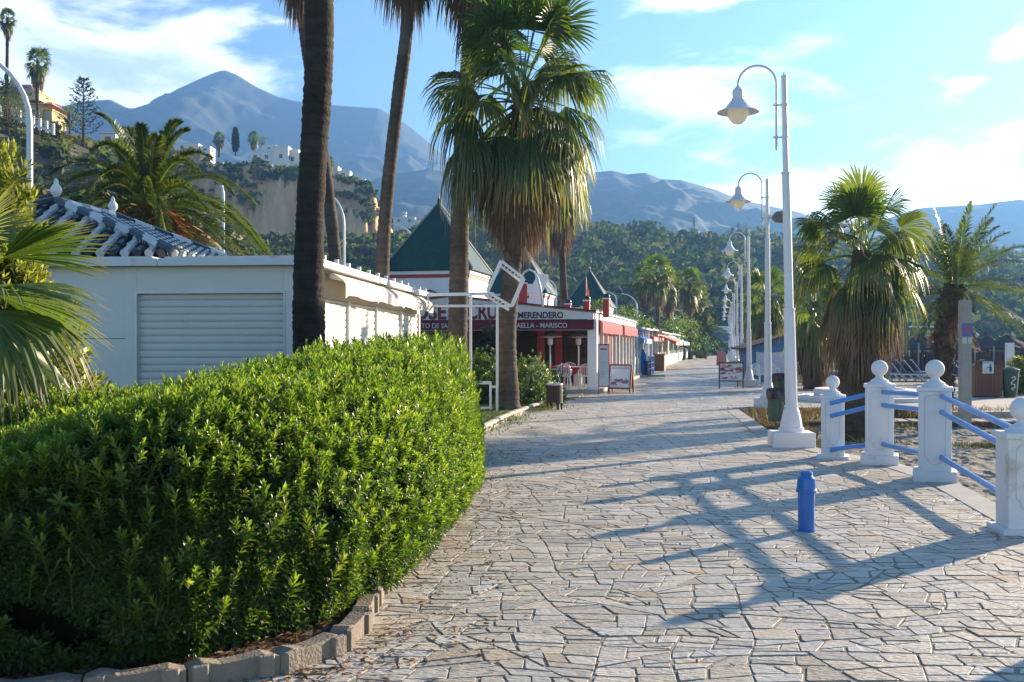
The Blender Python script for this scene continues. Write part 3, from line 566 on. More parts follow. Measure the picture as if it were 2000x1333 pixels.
def date_palm(label, pts, r0, r1, seed, L=3.3, nf=56, ll=0.42, emin=-0.7, sag=0.55, np_=46, boot=None, orange=0, col0=(0.055, 0.085, 0.022), emax=1.45, name='date_palm', group=None, w=0.016, azs=None, flare=1.1, ntr=16, dead=10, angk=1.0, up=0.25):
    r = np.random.default_rng(seed); pts = np.array(pts, float); base = pts[0].copy(); pts = pts-base; t = thing(name, label, 'palm tree', base, 0, group)
    mb = MB(); c = trunk_mesh(mb, pts, r0, r1, flare, 0.08, ntr, seed, (0.10, 0.075, 0.05), 0.12); mb.build('trunk', TRUNK, t, smooth=False)
    top = pts[-1]; mb = MB(); st = MB()
    for i in range(nf):
        u = (i+0.5)/nf; az = i*2.39996+r.normal()*0.15; el = emax*(1-u)**0.9+emin*(1-(1-u)**0.9)+r.normal()*0.08
        p0 = top+UP*(0.25-0.5*u)+np.array([math.cos(az), math.sin(az), 0])*r1*0.5
        feather_frond(mb, st, r, p0, az, el, L*(0.8+0.2*math.sin(math.pi*min(1, u+0.2)))*(0.9+0.2*r.random()), sag*(0.35+0.8*math.cos(el)*1.0), np_, ll, np.array(col0)*(0.8+0.5*r.random())*(1.15-0.25*u), w, up, 0.25, angk)
    mb.build('fronds', PLEAF, t); st.build('leaf_stalks', LEAF, t)
    if dead:
        mb = MB()
        for i in range(dead):
            az = i*2.39996; feather_frond(mb, mb, r, top-UP*0.35, az, -0.9-0.3*r.random(), L*0.45, 0.3, 26, ll*0.8, DEADF[r.integers(4)], w)
        mb.build('dead_fronds', DLEAF, t)
    if orange:      # hanging orange fruit stalks
        mb = MB()
        for i in range(orange):
            az = i*2.39996+1; d = np.array([math.cos(az), math.sin(az), 0]); L1 = 1.0+0.5*r.random(); s = np.linspace(0, 1, 6)[:, None]
            pa = top+d*L1*s+UP*(0.35*s-1.0*s**2.2); mb.tube(pa, 0.025, 4, (0.32, 0.15, 0.05), cap=False)
            for k in range(190):
                b = pa[3]*(1-(q := r.random()))+pa[5]*q; e = b+np.array([r.normal()*0.20, r.normal()*0.20, -0.12-0.45*r.random()])+d*0.12; ww = unit(np.cross(e-b, r.normal(size=3)))*0.012
                mb.add([b-ww, b+ww, e+ww*2.2, e-ww*2.2], [(0, 1, 2, 3)], np.array((0.36, 0.155, 0.06))*(0.7+0.6*r.random()))
        mb.build('fruit_stalks', DLEAF, t)
    if boot: k0 = int(len(c)*boot[0]); bt = MB(); boots(bt, c[k0:], r1*0.98, seed, boot[1], boot[2], boot[3]); bt.build('leaf_bases', DLEAF, t)
    return t
def leaf_geo(p, d, nrm, L, W, col, bend=0.15):
    # pointed-oval folded leaves: 6 faces each. p,d,nrm (n,3)
    s = unit(np.cross(d, nrm)); n = np.cross(s, d); L = L[:, None]; W = W[:, None]
    o = lambda a, b, c: p+d*a*L+s*b*W+n*c*W
    b1 = -bend*L/W
    V = np.stack([p, o(0.38, -0.40, 0.18)+n*0, o(0.38, 0, 0), o(0.38, 0.40, 0.18), o(0.76, -0.5, 0.2)+n*b1*W*0.35, p+d*0.78*L+n*b1*W*0.35, o(0.76, 0.5, 0.2)+n*b1*W*0.35, p+d*L+n*b1*W], 1)
    F = np.array([[0, 2, 1, 1], [0, 3, 2, 2], [1, 2, 5, 4], [2, 3, 6, 5], [4, 5, 7, 7], [5, 6, 7, 7]])
    return V, F, np.repeat(col[:, None], 8, 1)
def add_leaves(mb, p, d, nrm, L, W, col, simple=False, bend=0.15):
    m = len(p)
    if simple:
        s = unit(np.cross(d, nrm)); W2 = W[:, None]*0.5; V = np.stack([p, p+d*L[:, None]*0.6-s*W2, p+d*L[:, None], p+d*L[:, None]*0.6+s*W2], 1).reshape(-1, 3)
        mb.add(V, np.arange(m*4).reshape(-1, 4), np.repeat(col, 4, 0)); return
    V, F, cc = leaf_geo(p, d, nrm, L, W, col, bend); V = V.reshape(-1, 3); cc = cc.reshape(-1, 3); off = np.arange(m)*8
    q = F[[2, 3]]; tr = F[[0, 1, 4, 5]][:, :3]
    mb.add(V, (q[None]+off[:, None, None]).reshape(-1, 4), cc)
    mb.l.append(((tr[None]+off[:, None, None]).reshape(-1, 3)+mb.n-len(V)).ravel().astype(np.int32)); mb.k.append(np.full(m*4, 3, np.int32))
def shoots(mb, st, r, P0, D, H, nleaf, L, W, C1, C2, simple, spread=1.0, cup=0.55):
    # P0 base (n,3), D axis (n,3), H shoot height (n,), leaves in a spiral, cupped upwards at the tip
    n = len(P0); k = np.arange(nleaf); f = (k+0.5)/nleaf; a = k[None]*2.39996+r.random((n, 1))*6.28
    ref = np.where(np.abs(D[:, 2:3]) < 0.9, UP, np.array([1.0, 0, 0])); A = unit(np.cross(D, ref)); B = np.cross(D, A)
    rad = A[:, None]*np.cos(a)[..., None]+B[:, None]*np.sin(a)[..., None]
    tilt = spread*(1.25-0.85*f[None]**1.5)+r.normal(size=(n, nleaf))*0.15
    d = unit(rad*np.sin(tilt)[..., None]+D[:, None]*np.cos(tilt)[..., None]); p = P0[:, None]+D[:, None]*(H[:, None]*(0.15+0.85*f[None]))[..., None]
    nr = unit(D[:, None]*np.sin(tilt)[..., None]-rad*np.cos(tilt)[..., None]+0.12*r.normal(size=(n, nleaf, 3)))
    Ls = L[:, None]*(0.75+0.35*np.sin(np.pi*(f[None]*0.8+0.1)))*(0.85+0.3*r.random((n, nleaf))); Ws = Ls*W
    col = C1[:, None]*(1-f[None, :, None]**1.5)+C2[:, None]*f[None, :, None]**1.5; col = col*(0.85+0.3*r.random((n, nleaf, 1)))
    add_leaves(mb, p.reshape(-1, 3), d.reshape(-1, 3), nr.reshape(-1, 3), Ls.ravel(), Ws.ravel(), col.reshape(-1, 3), simple)
    if st is not None:
        for i in range(0, n):
            st.add([P0[i]-A[i]*.004, P0[i]+A[i]*.004, P0[i]+D[i]*H[i]+A[i]*.002, P0[i]+D[i]*H[i]-A[i]*.002, P0[i]-B[i]*.004, P0[i]+B[i]*.004, P0[i]+D[i]*H[i]+B[i]*.002, P0[i]+D[i]*H[i]-B[i]*.002], [(0, 1, 2, 3), (4, 5, 6, 7)], (0.12, 0.14, 0.04))

# ---- the big clipped hedge
HEDGE = [(-9, 4.75), (-4.0, 4.72), (-2.4, 4.80), (-1.55, 5.05), (-1.02, 5.75), (-0.72, 6.7), (-0.53, 8.2), (-0.43, 10), (-0.45, 12), (-0.54, 14), (-0.74, 16.2), (-1.3, 17.4), (-2.2, 17.2), (-2.6, 14.6), (-2.8, 11), (-3.05, 8.7), (-4, 7.3), (-9, 6.9)]
def hedge():
    r = np.random.default_rng(77); poly = np.array(HEDGE)
    # distance to outline
    def dist(x, y):
        dm = np.full(x.shape, 1e9); n = len(poly)
        for i in range(n):
            a = poly[i]; b = poly[(i+1) % n]; ab = b-a; t = np.clip(((x-a[0])*ab[0]+(y-a[1])*ab[1])/(ab@ab), 0, 1); dm = np.minimum(dm, np.hypot(x-a[0]-t*ab[0], y-a[1]-t*ab[1]))
        ins = np.zeros(x.shape, bool)
        for i in range(n):
            a = poly[i]; b = poly[(i+1) % n]; c = ((a[1] > y) != (b[1] > y)) & (x < (b[0]-a[0])*(y-a[1])/(b[1]-a[1]+1e-12)+a[0]); ins ^= c
        return np.where(ins, dm, -dm)
    def height(x, y):
        d = np.clip(dist(x, y), 0, 3); top = 1.28+0.16*np.clip((y-6)/6, 0, 1)+0.10*(vn(x*1.3+4, y*1.3)-0.5)*2-0.36*np.clip((-1.7-x)/1.9, 0, 1)
        e = np.clip(d/0.42, 0, 1); return 0.84+(top-0.84)*np.sqrt(1-(1-e)**2)
    t = thing('hedge', 'large glossy green hedge with fresh pale shoots filling the foreground bed', 'hedge', (0, 0, 0))
    # dark twiggy core
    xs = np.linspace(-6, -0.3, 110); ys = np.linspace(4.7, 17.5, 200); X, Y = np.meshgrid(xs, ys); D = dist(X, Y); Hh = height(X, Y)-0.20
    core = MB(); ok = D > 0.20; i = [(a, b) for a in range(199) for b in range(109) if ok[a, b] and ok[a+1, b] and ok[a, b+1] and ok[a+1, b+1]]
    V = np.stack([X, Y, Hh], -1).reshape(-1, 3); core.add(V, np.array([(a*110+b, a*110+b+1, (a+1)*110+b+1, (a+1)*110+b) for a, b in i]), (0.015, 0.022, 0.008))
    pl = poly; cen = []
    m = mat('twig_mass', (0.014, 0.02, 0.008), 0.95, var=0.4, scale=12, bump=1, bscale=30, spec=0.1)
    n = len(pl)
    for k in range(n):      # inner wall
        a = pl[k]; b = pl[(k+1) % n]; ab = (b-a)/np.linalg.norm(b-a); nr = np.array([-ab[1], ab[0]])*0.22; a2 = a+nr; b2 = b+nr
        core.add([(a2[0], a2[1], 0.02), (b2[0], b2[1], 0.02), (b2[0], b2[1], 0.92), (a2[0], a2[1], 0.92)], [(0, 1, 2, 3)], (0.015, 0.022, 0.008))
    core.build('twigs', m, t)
    mb = MB(); st = MB()
    def put(n, x0, x1, y0, y1, H0, L0, simple, nleaf, kind):
        x = r.uniform(x0, x1, n*2); y = r.uniform(y0, y1, n*2); d = dist(x, y); k = d > 0.0; x = x[k][:n]; y = y[k][:n]
        z = height(x, y); e = 0.05; gx = (height(x+e, y)-height(x-e, y))/(2*e); gy = (height(x, y+e)-height(x, y-e))/(2*e); nr = unit(np.stack([-gx, -gy, np.ones_like(gx)], 1))
        return np.stack([x, y, z], 1), nr
    def side(n, seg0, seg1, zmax=0.98):
        # points on the vertical faces
        segs = [(poly[i], poly[i+1]) for i in range(seg0, seg1)]; ln = np.array([np.linalg.norm(b-a) for a, b in segs]); w_ = ln/ln.sum()
        idx = r.choice(len(segs), n, p=w_); u = r.random(n); a = np.array([s[0] for s in segs])[idx]; b = np.array([s[1] for s in segs])[idx]; p = a+(b-a)*u[:, None]; ab = unit(b-a); o = np.stack([ab[:, 1], -ab[:, 0]], 1)
        z = r.random(n)**0.85*(zmax-0.06)+0.08; bul = 0.10*np.sin(np.clip(z/0.9, 0, 1)*np.pi)+0.10*(vn(p[:, 0]*2.5+p[:, 1]*2.5, z*3)-0.5)-0.06*(z < 0.25)
        p = p+o*bul[:, None]; gap = fbm(p[:, 0]*2.1+3, z*2.6+p[:, 1]*2.1, 3) > (0.34 if seg0 == 1 else 0.0); p, z, o, n = p[gap], z[gap], o[gap], int(gap.sum()); return np.concatenate([p, z[:, None]], 1), np.concatenate([o, 0.25*np.ones((n, 1))], 1)
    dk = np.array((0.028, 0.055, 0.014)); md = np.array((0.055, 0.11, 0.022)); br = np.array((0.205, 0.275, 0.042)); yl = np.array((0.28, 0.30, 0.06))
    def go(Pp, Nn, H, L, simple, nleaf, bright, upw, stems=False, inset=0.06, spread=1.0):  # bright: sunlit top and right painted lighter, shaded front darker
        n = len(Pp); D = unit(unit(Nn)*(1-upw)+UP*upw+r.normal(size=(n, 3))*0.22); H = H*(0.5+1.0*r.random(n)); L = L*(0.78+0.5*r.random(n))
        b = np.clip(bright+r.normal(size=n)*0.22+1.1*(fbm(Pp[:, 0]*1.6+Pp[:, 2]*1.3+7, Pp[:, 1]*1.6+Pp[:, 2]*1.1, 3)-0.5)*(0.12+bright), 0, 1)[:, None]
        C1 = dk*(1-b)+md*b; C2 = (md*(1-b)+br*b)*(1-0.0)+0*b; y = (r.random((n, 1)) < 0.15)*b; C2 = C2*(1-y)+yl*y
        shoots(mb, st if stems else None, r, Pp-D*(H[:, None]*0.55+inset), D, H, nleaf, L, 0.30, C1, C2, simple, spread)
    FRONT = (0, 4); RIGHT = (4, 11)
    # front face: dark rosettes, deepened further for its shade, with upright pale shoots in front
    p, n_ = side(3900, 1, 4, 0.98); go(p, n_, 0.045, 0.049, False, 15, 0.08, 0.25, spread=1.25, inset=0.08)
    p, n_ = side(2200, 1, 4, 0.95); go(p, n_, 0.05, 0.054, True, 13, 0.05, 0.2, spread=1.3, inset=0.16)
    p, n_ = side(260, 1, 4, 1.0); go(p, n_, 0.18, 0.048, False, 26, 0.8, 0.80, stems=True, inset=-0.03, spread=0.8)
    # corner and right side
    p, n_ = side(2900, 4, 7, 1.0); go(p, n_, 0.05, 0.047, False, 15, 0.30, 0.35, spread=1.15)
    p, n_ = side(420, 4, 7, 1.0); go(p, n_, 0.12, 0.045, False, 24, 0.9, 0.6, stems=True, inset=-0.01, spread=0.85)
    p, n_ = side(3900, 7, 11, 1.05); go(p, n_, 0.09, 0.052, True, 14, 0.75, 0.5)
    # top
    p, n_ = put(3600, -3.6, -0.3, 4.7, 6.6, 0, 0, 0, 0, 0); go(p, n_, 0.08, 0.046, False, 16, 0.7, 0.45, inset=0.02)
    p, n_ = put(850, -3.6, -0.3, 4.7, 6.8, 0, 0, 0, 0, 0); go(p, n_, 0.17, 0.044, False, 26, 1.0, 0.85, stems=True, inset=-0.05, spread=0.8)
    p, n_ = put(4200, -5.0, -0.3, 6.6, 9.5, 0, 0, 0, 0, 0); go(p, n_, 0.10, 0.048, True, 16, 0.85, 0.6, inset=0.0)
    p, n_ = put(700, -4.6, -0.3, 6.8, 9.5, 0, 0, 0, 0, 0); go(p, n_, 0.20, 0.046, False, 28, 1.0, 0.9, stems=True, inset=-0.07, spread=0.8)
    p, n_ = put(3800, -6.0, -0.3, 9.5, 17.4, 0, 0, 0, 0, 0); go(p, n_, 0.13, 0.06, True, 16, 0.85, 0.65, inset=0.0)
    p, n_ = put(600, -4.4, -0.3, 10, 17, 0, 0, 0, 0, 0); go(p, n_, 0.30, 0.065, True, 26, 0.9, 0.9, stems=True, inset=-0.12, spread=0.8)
    mb.build('foliage', LEAF, t); st.build('shoots', LEAF, t)
    # a few bare stems and dry debris near the ground
    s2 = MB()
    for i in range(46):
        x = r.uniform(-3.4, -0.9); y = 5.15+r.random()*0.9; 
        if dist(np.array([x]), np.array([y]))[0] < 0.12: continue
        pts = [(x, y, 0.0)]; a = r.uniform(0, 6.28)
        for q in range(5): pts.append((pts[-1][0]+math.cos(a)*0.06+r.normal()*.03, pts[-1][1]+math.sin(a)*0.05+r.normal()*.03, pts[-1][2]+0.13))
        s2.tube(pts, np.linspace(0.022, 0.008, 6)*(0.6+r.random()), 6)
    s2.build('stems', BARK, t, smooth=True)
    return t
hedge()
# planting soil under the hedge with leaf litter
def soil():
    mb = MB(); poly = [(-5.6, 4.2), (-2.3, 4.62), (-1.6, 4.87), (-1.2, 5.07), (-0.96, 5.47), (-0.9, 5.95), (-0.92, 6.6), (-0.8, 8.2), (-0.72, 10), (-0.74, 12), (-0.8, 14), (-0.94, 16.2), (-1.0, 17.5), (-2.4, 17.6), (-12, 17.6), (-12, 4.15)]; mb.prism(poly, (-0.02, 0.055), 2)
    structure(mb.build('garden_bed', mat('soil', (0.085, 0.055, 0.035), 0.95, var=0.45, scale=10, bump=1, bscale=60)))
    r = np.random.default_rng(9); n = 5200; x = r.uniform(-4, -0.6, n); y = 4.75+r.random(n)**1.5*2.2; p = np.stack([x, y, 0.06+0.012*r.random(n)], 1)
    k = np.array([inpoly(a, b, poly) for a, b in zip(x, y)]); p = p[k]; n = len(p); a = r.random(n)*6.28; d = np.stack([np.cos(a), np.sin(a), r.normal(size=n)*0.2], 1); mb = MB()
    add_leaves(mb, p, unit(d), unit(UP+0.5*r.normal(size=(n, 3))), 0.05+0.02*r.random(n), 0.018+0.006*r.random(n), np.array([[0.16, 0.085, 0.045]])*(0.5+0.9*r.random((n, 1))), False)
    tag(mb.build('leaf_litter', DLEAF), 'dry brown leaf litter lying under the hedge', None, None, 'stuff')
soil()
def bush(label, loc, rx, ry, h, seed, n=600, L=0.06, cols=((0.05, 0.09, 0.02), (0.10, 0.17, 0.04)), cat='bush', name='bush', simple=True, W=0.4, nleaf=14, H=0.10, flowers=0, group=None, lump=0.25):
    r = np.random.default_rng(seed); t = thing(name, label, cat, loc, 0, group); mb = MB()
    a = r.random(n)*6.283; c = r.random(n)**0.8; s = np.sqrt(1-c*c); lum = 1+lump*(vn(a*1.7+seed, c*4)-0.5)*2
    nr = np.stack([np.cos(a)*s, np.sin(a)*s, c], 1); k = (0.55+0.45*r.random(n)**0.4)*lum; p = nr*np.stack([rx*k, ry*k, h*k], 1)
    if h > 2.5: p[:, :2] *= (1-0.45*(p[:, 2:3]/h)**1.5)
    low = r.random(n) < 0.25; p[low, 2] *= 0.4
    D = unit(nr+UP*0.5+0.3*r.normal(size=(n, 3))); b = r.random((n, 1)); C1 = np.array(cols[0])*(0.8+0.4*b); C2 = np.array(cols[1])*(0.7+0.5*b)
    shoots(mb, None, r, p, D, H*(0.6+0.8*r.random(n)), nleaf, L*(0.8+0.4*r.random(n)), W, C1, C2, simple)
    mb.build('foliage', LEAF, t)
    st = MB()
    for i in range(14):
        q = nr[i]*np.array([rx, ry, h])*0.7; st.tube([(0, 0, 0), (q[0]*.4, q[1]*.4, q[2]*.5), tuple(q)], [0.03*h, 0.02*h, 0.008*h], 5)
    st.build('stems', BARK, t)
    if flowers:
        f = MB(); idx = r.choice(n, flowers)
        for i in idx:
            q = p[i]+D[i]*H*1.2; f.lathe([(0.001, -.01), (0.022, 0), (0.016, 0.012), (0.001, 0.016)], q, 5, (0.75, 0.74, 0.66))
        f.build('flowers', ATTR, t)['kind'] = 'stuff'
    return t
def tree(label, loc, h, rx, seed, cols=((0.04, 0.07, 0.02), (0.09, 0.13, 0.035)), n=500, ncl=26, group=None, name='tree', cat='tree', th=0.35, leaf=0.16):
    r = np.random.default_rng(seed); t = thing(name, label, cat, loc, 0, group); tr = MB(); hc = h*th
    tr.tube([(0, 0, 0), (0.03*h, 0.01*h, hc*.5), (0, 0, hc), (0.02*h, 0, h*.7)], [0.035*h, 0.028*h, 0.022*h, 0.01*h], 8); mb = MB(); cc = []
    for i in range(ncl):
        a = r.random()*6.28; q = r.random()**0.5; z = hc*0.8+(h-hc*0.8)*r.random(); wz = math.sin(math.pi*min(0.98, (z-hc*0.8)/(h-hc*0.8)*0.85+0.12)); c = np.array([math.cos(a)*q*rx*wz, math.sin(a)*q*rx*wz, z*0.93]); cc.append(c)
        tr.tube([(0, 0, hc*0.9), tuple(c*np.array([.5, .5, .8])), tuple(c)], [0.015*h, 0.01*h, 0.004*h], 5)
        m = n//ncl*4; dd = unit(r.normal(size=(m, 3))); p = c+dd*(r.random((m, 1))**0.5)*rx*0.34*np.array([1, 1, 0.75]); col = np.array(cols[r.integers(len(cols))])*(0.8+0.4*r.random((m, 1)))
        add_leaves(mb, p, unit(dd+0.8*r.normal(size=(m, 3))), unit(r.normal(size=(m, 3))+UP*.5), leaf*h/5*(0.6+0.8*r.random(m)), leaf*h/9*(0.6+0.8*r.random(m)), col, True)
    tr.build('trunk', BARK, t, smooth=True); mb.build('crown', LEAF, t); return t
# ---------------------------------------------------------------- palms of the place
def TP(lst, Y, base=None):      # trunk centre line from photo heights at one distance
    return [(xx(a, Y), Y+(q[0] if q else 0), zz(b, Y)) for a, b, *q in lst]
# the close dark trunk whose crown is above the picture
Y = 13.3
washingtonia('tall fan palm whose thick dark trunk rises out of the hedge', [(xx(606, Y), Y, 0)]+TP([(603, 600), (602, 480), (610, 330), (620, 200), (626, 60), (622, -60), (624, -360), (630, -900)], Y), 0.205, 0.165, 3, R=1.2, Lp=1.0, ngreen=34, ndead=24, nl=20, col=(0.05, 0.042, 0.036), flare=1.12, step=0.03, ntr=30)
Y = 37
washingtonia('slender leaning fan palm just behind the thick dark trunk', [(xx(668, Y), Y, 0)]+TP([(655, 500), (640, 370), (620, 220), (600, 100), (590, 30), (586, -200)], Y), 0.24, 0.20, 5, R=1.3, Lp=1.0, ngreen=30, ndead=30, nl=18, col=(0.10, 0.085, 0.07), hang=1.7)
Y = 27
washingtonia('tall fan palm with a curved trunk behind the shuttered white kiosk', [(xx(742, Y), Y, 0)]+TP([(747, 500), (752, 420), (764, 300), (780, 170), (796, 60), (800, -60), (802, -262)], Y), 0.19, 0.15, 6, R=1.15, Lp=1.0, ngreen=34, ndead=30, nl=18, col=(0.12, 0.10, 0.085), hang=1.6, flare=1.2)
Y = 27.2
washingtonia('tall straight fan palm whose trunk rises behind the far end of the hedge', [(xx(888, Y), Y, 0)]+TP([(892, 700), (896, 560), (898, 420), (904, 280), (914, 140), (924, 40), (930, -110), (934, -215)], Y), 0.27, 0.20, 7, R=1.2, Lp=1.0, ngreen=40, ndead=34, nl=22, col=(0.11, 0.09, 0.072), hang=1.9, flare=1.15, step=0.035)
Y = 24.9
washingtonia('full fan palm with a shaggy brown skirt of dead leaves at the pavement edge', [(xx(990, Y), Y, 0)]+TP([(992, 760), (988, 700), (990, 620), (1000, 540), (1008, 420), (1014, 300), (1016, 200), (1016, 178)], Y), 0.26, 0.17, 8, R=1.32, Lp=1.5, ngreen=60, ndead=80, nl=34, hang=0.9, dh=(0.4, 1.55), deadlen=0.82, col=(0.10, 0.083, 0.068), flare=1.35, step=0.035, boot=(0.42, 90, 0.22), emin=-0.70, wild=0.22)
Y = 62
washingtonia('thin distant fan palm rising behind the restaurant roof', [(xx(1105, Y), Y, 0)]+TP([(1102, 580), (1098, 500), (1096, 420), (1094, 330)], Y), 0.22, 0.19, 9, R=1.3, Lp=1.1, ngreen=30, ndead=24, nl=14, full=False, step=0.2, ntr=10, hang=2.4)
# right hand palms
Y = 21.2
washingtonia('bushy low fan palm with a brown skirt in the sand behind the white posts', [(xx(1664, Y), Y, -0.4)]+TP([(1664, 820), (1668, 740), (1672, 640), (1680, 560), (1684, 490)], Y), 0.33, 0.20, 12, R=0.80, Lp=0.95, ngreen=38, ndead=90, nl=32, hang=0.5, dh=(0.15, 1.7), deadlen=1.0, wild=0.3, col=(0.10, 0.075, 0.055), flare=1.15, emin=-0.3)
Y = 26.5
date_palm('date palm with a rough brown trunk and arching fronds beside the concrete sign post', [(xx(1842, Y), Y, -0.05)]+TP([(1843, 740), (1846, 660), (1852, 600), (1866, 560)], Y), 0.24, 0.27, 13, L=2.45, nf=36, ll=0.34, sag=0.42, np_=38, boot=(0.05, 190, 0.13, (0.11, 0.085, 0.06)), w=0.014, dead=10, emin=-0.35, col0=(0.08, 0.105, 0.028))
Y = 38
washingtonia('small fan palm with a brown skirt beside the blue hut', [(xx(1588, Y), Y, 0)]+TP([(1588, 700), (1590, 640), (1592, 590)], Y), 0.24, 0.16, 14, R=0.95, Lp=0.8, ngreen=30, ndead=40, nl=18, hang=1.2, full=False, step=0.1)
Y = 60
washingtonia('fan palm with a shaggy crown behind the second street lamp', [(xx(1500, Y), Y, 0)]+TP([(1500, 640), (1496, 570)], Y), 0.26, 0.2, 15, R=1.05, Lp=0.9, ngreen=34, ndead=34, nl=16, hang=1.5, full=False, step=0.2, ntr=10)
Y = 74
washingtonia('smaller fan palm left of the blue hut roof', [(xx(1478, Y), Y, 0)]+TP([(1477, 640), (1476, 600)], Y), 0.26, 0.2, 16, R=1.1, Lp=0.9, ngreen=26, ndead=24, nl=14, hang=1.3, full=False, step=0.2, ntr=10)
date_palm('young feather palm sprouting beside the blue hut', [(xx(1462, 50), 50, 0), (xx(1462, 50), 50, 0.7)], 0.2, 0.2, 61, L=1.5, nf=20, ll=0.26, np_=18, dead=0, w=0.02)
g = 'fan palms at the far end of the promenade'
for k, (px, pt, Y, s) in enumerate([(1262, 548, 112, 1.0), (1285, 540, 104, 1.1), (1306, 560, 118, 1.05), (1348, 560, 116, 1.05), (1364, 588, 128, 1.0)]):
    washingtonia(['leftmost fan palm of the far cluster, half hidden by the taller one', 'tallest and fullest fan palm of the far cluster above the shops', 'fan palm on the right of the far cluster with pale dead leaves', 'fan palm standing right of the far cluster with a round crown', 'lower fan palm behind the one with the round crown'][k],
        [(xx(px, Y), Y, 0), (xx(px, Y), Y, zz(640, Y)), (xx(px-1, Y), Y, zz(pt-8, Y))], 0.24, 0.2, 30+k, R=1.05*s, Lp=1.0*s, ngreen=38, ndead=30, nl=13, hang=1.3, full=False, step=0.3, ntr=8, group=g)
# phoenix palm behind the kiosk
Y = 29
date_palm('broad date palm with orange fruit stalks behind the tiled roof', [(xx(288, Y), Y, 0), (xx(288, Y), Y, 3), (xx(288, Y), Y, zz(405, Y))], 0.36, 0.38, 18, L=4.15, nf=54, ll=0.46, sag=0.85, emin=-0.40, np_=96, angk=0.82, up=0.5, orange=10, boot=(0.6, 60, 0.3, (0.2, 0.11, 0.05)), w=0.019, col0=(0.075, 0.105, 0.026), dead=6)
# foreground fan palm leaning into the picture at the left
def near_palm():
    r = np.random.default_rng(40); b = np.array([xx(-150, 7.2), 7.2, 0]); t = thing('fan_palm', 'low fan palm with wide green fans reaching in from the left edge', 'palm tree', b); mb = MB(); trunk_mesh(mb, [(0, 0, 0), (0, 0, 1.0), (0.05, 0, 1.9)], 0.17, 0.13, 1.2, 0.04, 18, 3); mb.build('trunk', TRUNK, t, smooth=True)
    mb = MB(); st = MB(); top = np.array([0.05, 0, 1.95])
    for az, el, Lp, R, dr, sp in [(0.12, 0.62, 0.60, 0.72, 0.10, 0.9), (-0.1, 0.14, 0.50, 0.76, 0.25, 1.2), (-0.35, -0.10, 0.52, 0.80, 0.75, 1.5), (0.25, -0.50, 0.55, 0.75, 0.8, 1.5), (-0.5, -0.65, 0.55, 0.74, 0.35, 1.4), (0.9, 0.3, 0.6, 0.7, 0.3, 1.5), (2.2, 0.4, 0.6, 0.7, 0.3, 1.6), (3.4, 0.2, 0.6, 0.7, 0.4, 1.6), (4.4, 0.5, 0.6, 0.7, 0.4, 1.6), (5.0, 0.0, 0.6, 0.7, 0.5, 1.6), (1.5, 1.1, 0.5, 0.7, 0.1, 1.2), (-0.2, 1.0, 0.5, 0.6, 0.1, 1.0), (0.1, -0.95, 0.5, 0.7, 0.4, 1.5)]:
        fan_frond(mb, st, r, top, az, el, Lp, R*1.05, 34, sp*0.9, dr*0.55, 0.22, (0.10, 0.155, 0.035), 0.08, tip=(0.24, 0.20, 0.10), curl=0.1, wk=1.25)
    mb.build('fronds', PLEAF, t); st.build('leaf_stalks', LEAF, t); mb = MB()
    for az in (-0.3, 0.1, 0.5, 1.5, 3, 4.5): fan_frond(mb, mb, r, top-UP*.35, az, -0.95, 0.45, 0.75, 40, 1.0, 0.7, 0.6, (0.30, 0.22, 0.14), 0.4, wk=0.6, curl=0.2)
    mb.build('dead_fronds', DLEAF, t)
near_palm()
bush('tall yellow-green bush behind the fan leaves at the left edge', (-5.15, 10.2, 0), 1.0, 1.0, 3.15, 50, n=3200, L=0.11, cols=((0.10, 0.12, 0.03), (0.28, 0.27, 0.07)), W=0.26, nleaf=14, H=0.16, lump=0.3)
bush('round green bush with small pale flowers right of the shaggy fan palm', (xx(1036, 27), 27.3, 0), 0.72, 0.7, 1.28, 51, n=900, L=0.055, cols=((0.05, 0.085, 0.02), (0.13, 0.18, 0.05)), flowers=70)
bush('leafy bush standing behind the white metal frame', (xx(948, 28), 28, 0), 0.8, 0.7, 1.45, 52, n=700, L=0.07, cols=((0.04, 0.075, 0.02), (0.10, 0.15, 0.04)), flowers=20)
bush('small dark green bush behind the slatted litter bin', (xx(1072, 28.6), 28.8, 0), 0.42, 0.4, 0.95, 53, n=400, L=0.06, cols=((0.03, 0.06, 0.02), (0.05, 0.09, 0.025)))
bush('dark potted shrub at the restaurant terrace edge', (xx(955, 33.2), 33.2, 0.1), 0.4, 0.4, 2.1, 54, n=420, L=0.1, cols=((0.02, 0.05, 0.02), (0.03, 0.08, 0.03)))
tree('light green bush tree between two trunks above the kiosk roof', (xx(722, 40), 40, 0), zz(505, 40), 0.95, 55, cols=((0.10, 0.14, 0.03), (0.17, 0.22, 0.05)), n=900)
g = 'trees and bushes behind the row of shops'
for k, (px, py, Y, rx, lab) in enumerate([(1118, 640, 62, 1.6, 'yellow-green tree left of the left chimney pot'), (1167, 585, 66, 1.5, 'light green tree seen between the chimney pots'), (1225, 600, 75, 2.2, 'green tree right of the small green tower'), (1250, 612, 92, 2.0, 'low green tree above the second shop roof'), (1312, 618, 98, 1.8, 'dark leafy tree below the far palm cluster'), (1335, 612, 108, 2.2, 'green tree under the right far palms')]):
    tree(lab, (xx(px, Y), Y, 0), zz(py, Y), rx, 70+k, n=600, group=g, cols=((0.06, 0.10, 0.025), (0.12, 0.16, 0.04)))
date_palm('wide dark feather palm at the far end of the row of shops', [(xx(1372, 125), 125, 0), (xx(1372, 125), 125, 3.4)], 0.4, 0.4, 77, L=4.0, nf=34, ll=0.7, np_=22, w=0.06, dead=0, col0=(0.035, 0.06, 0.02))
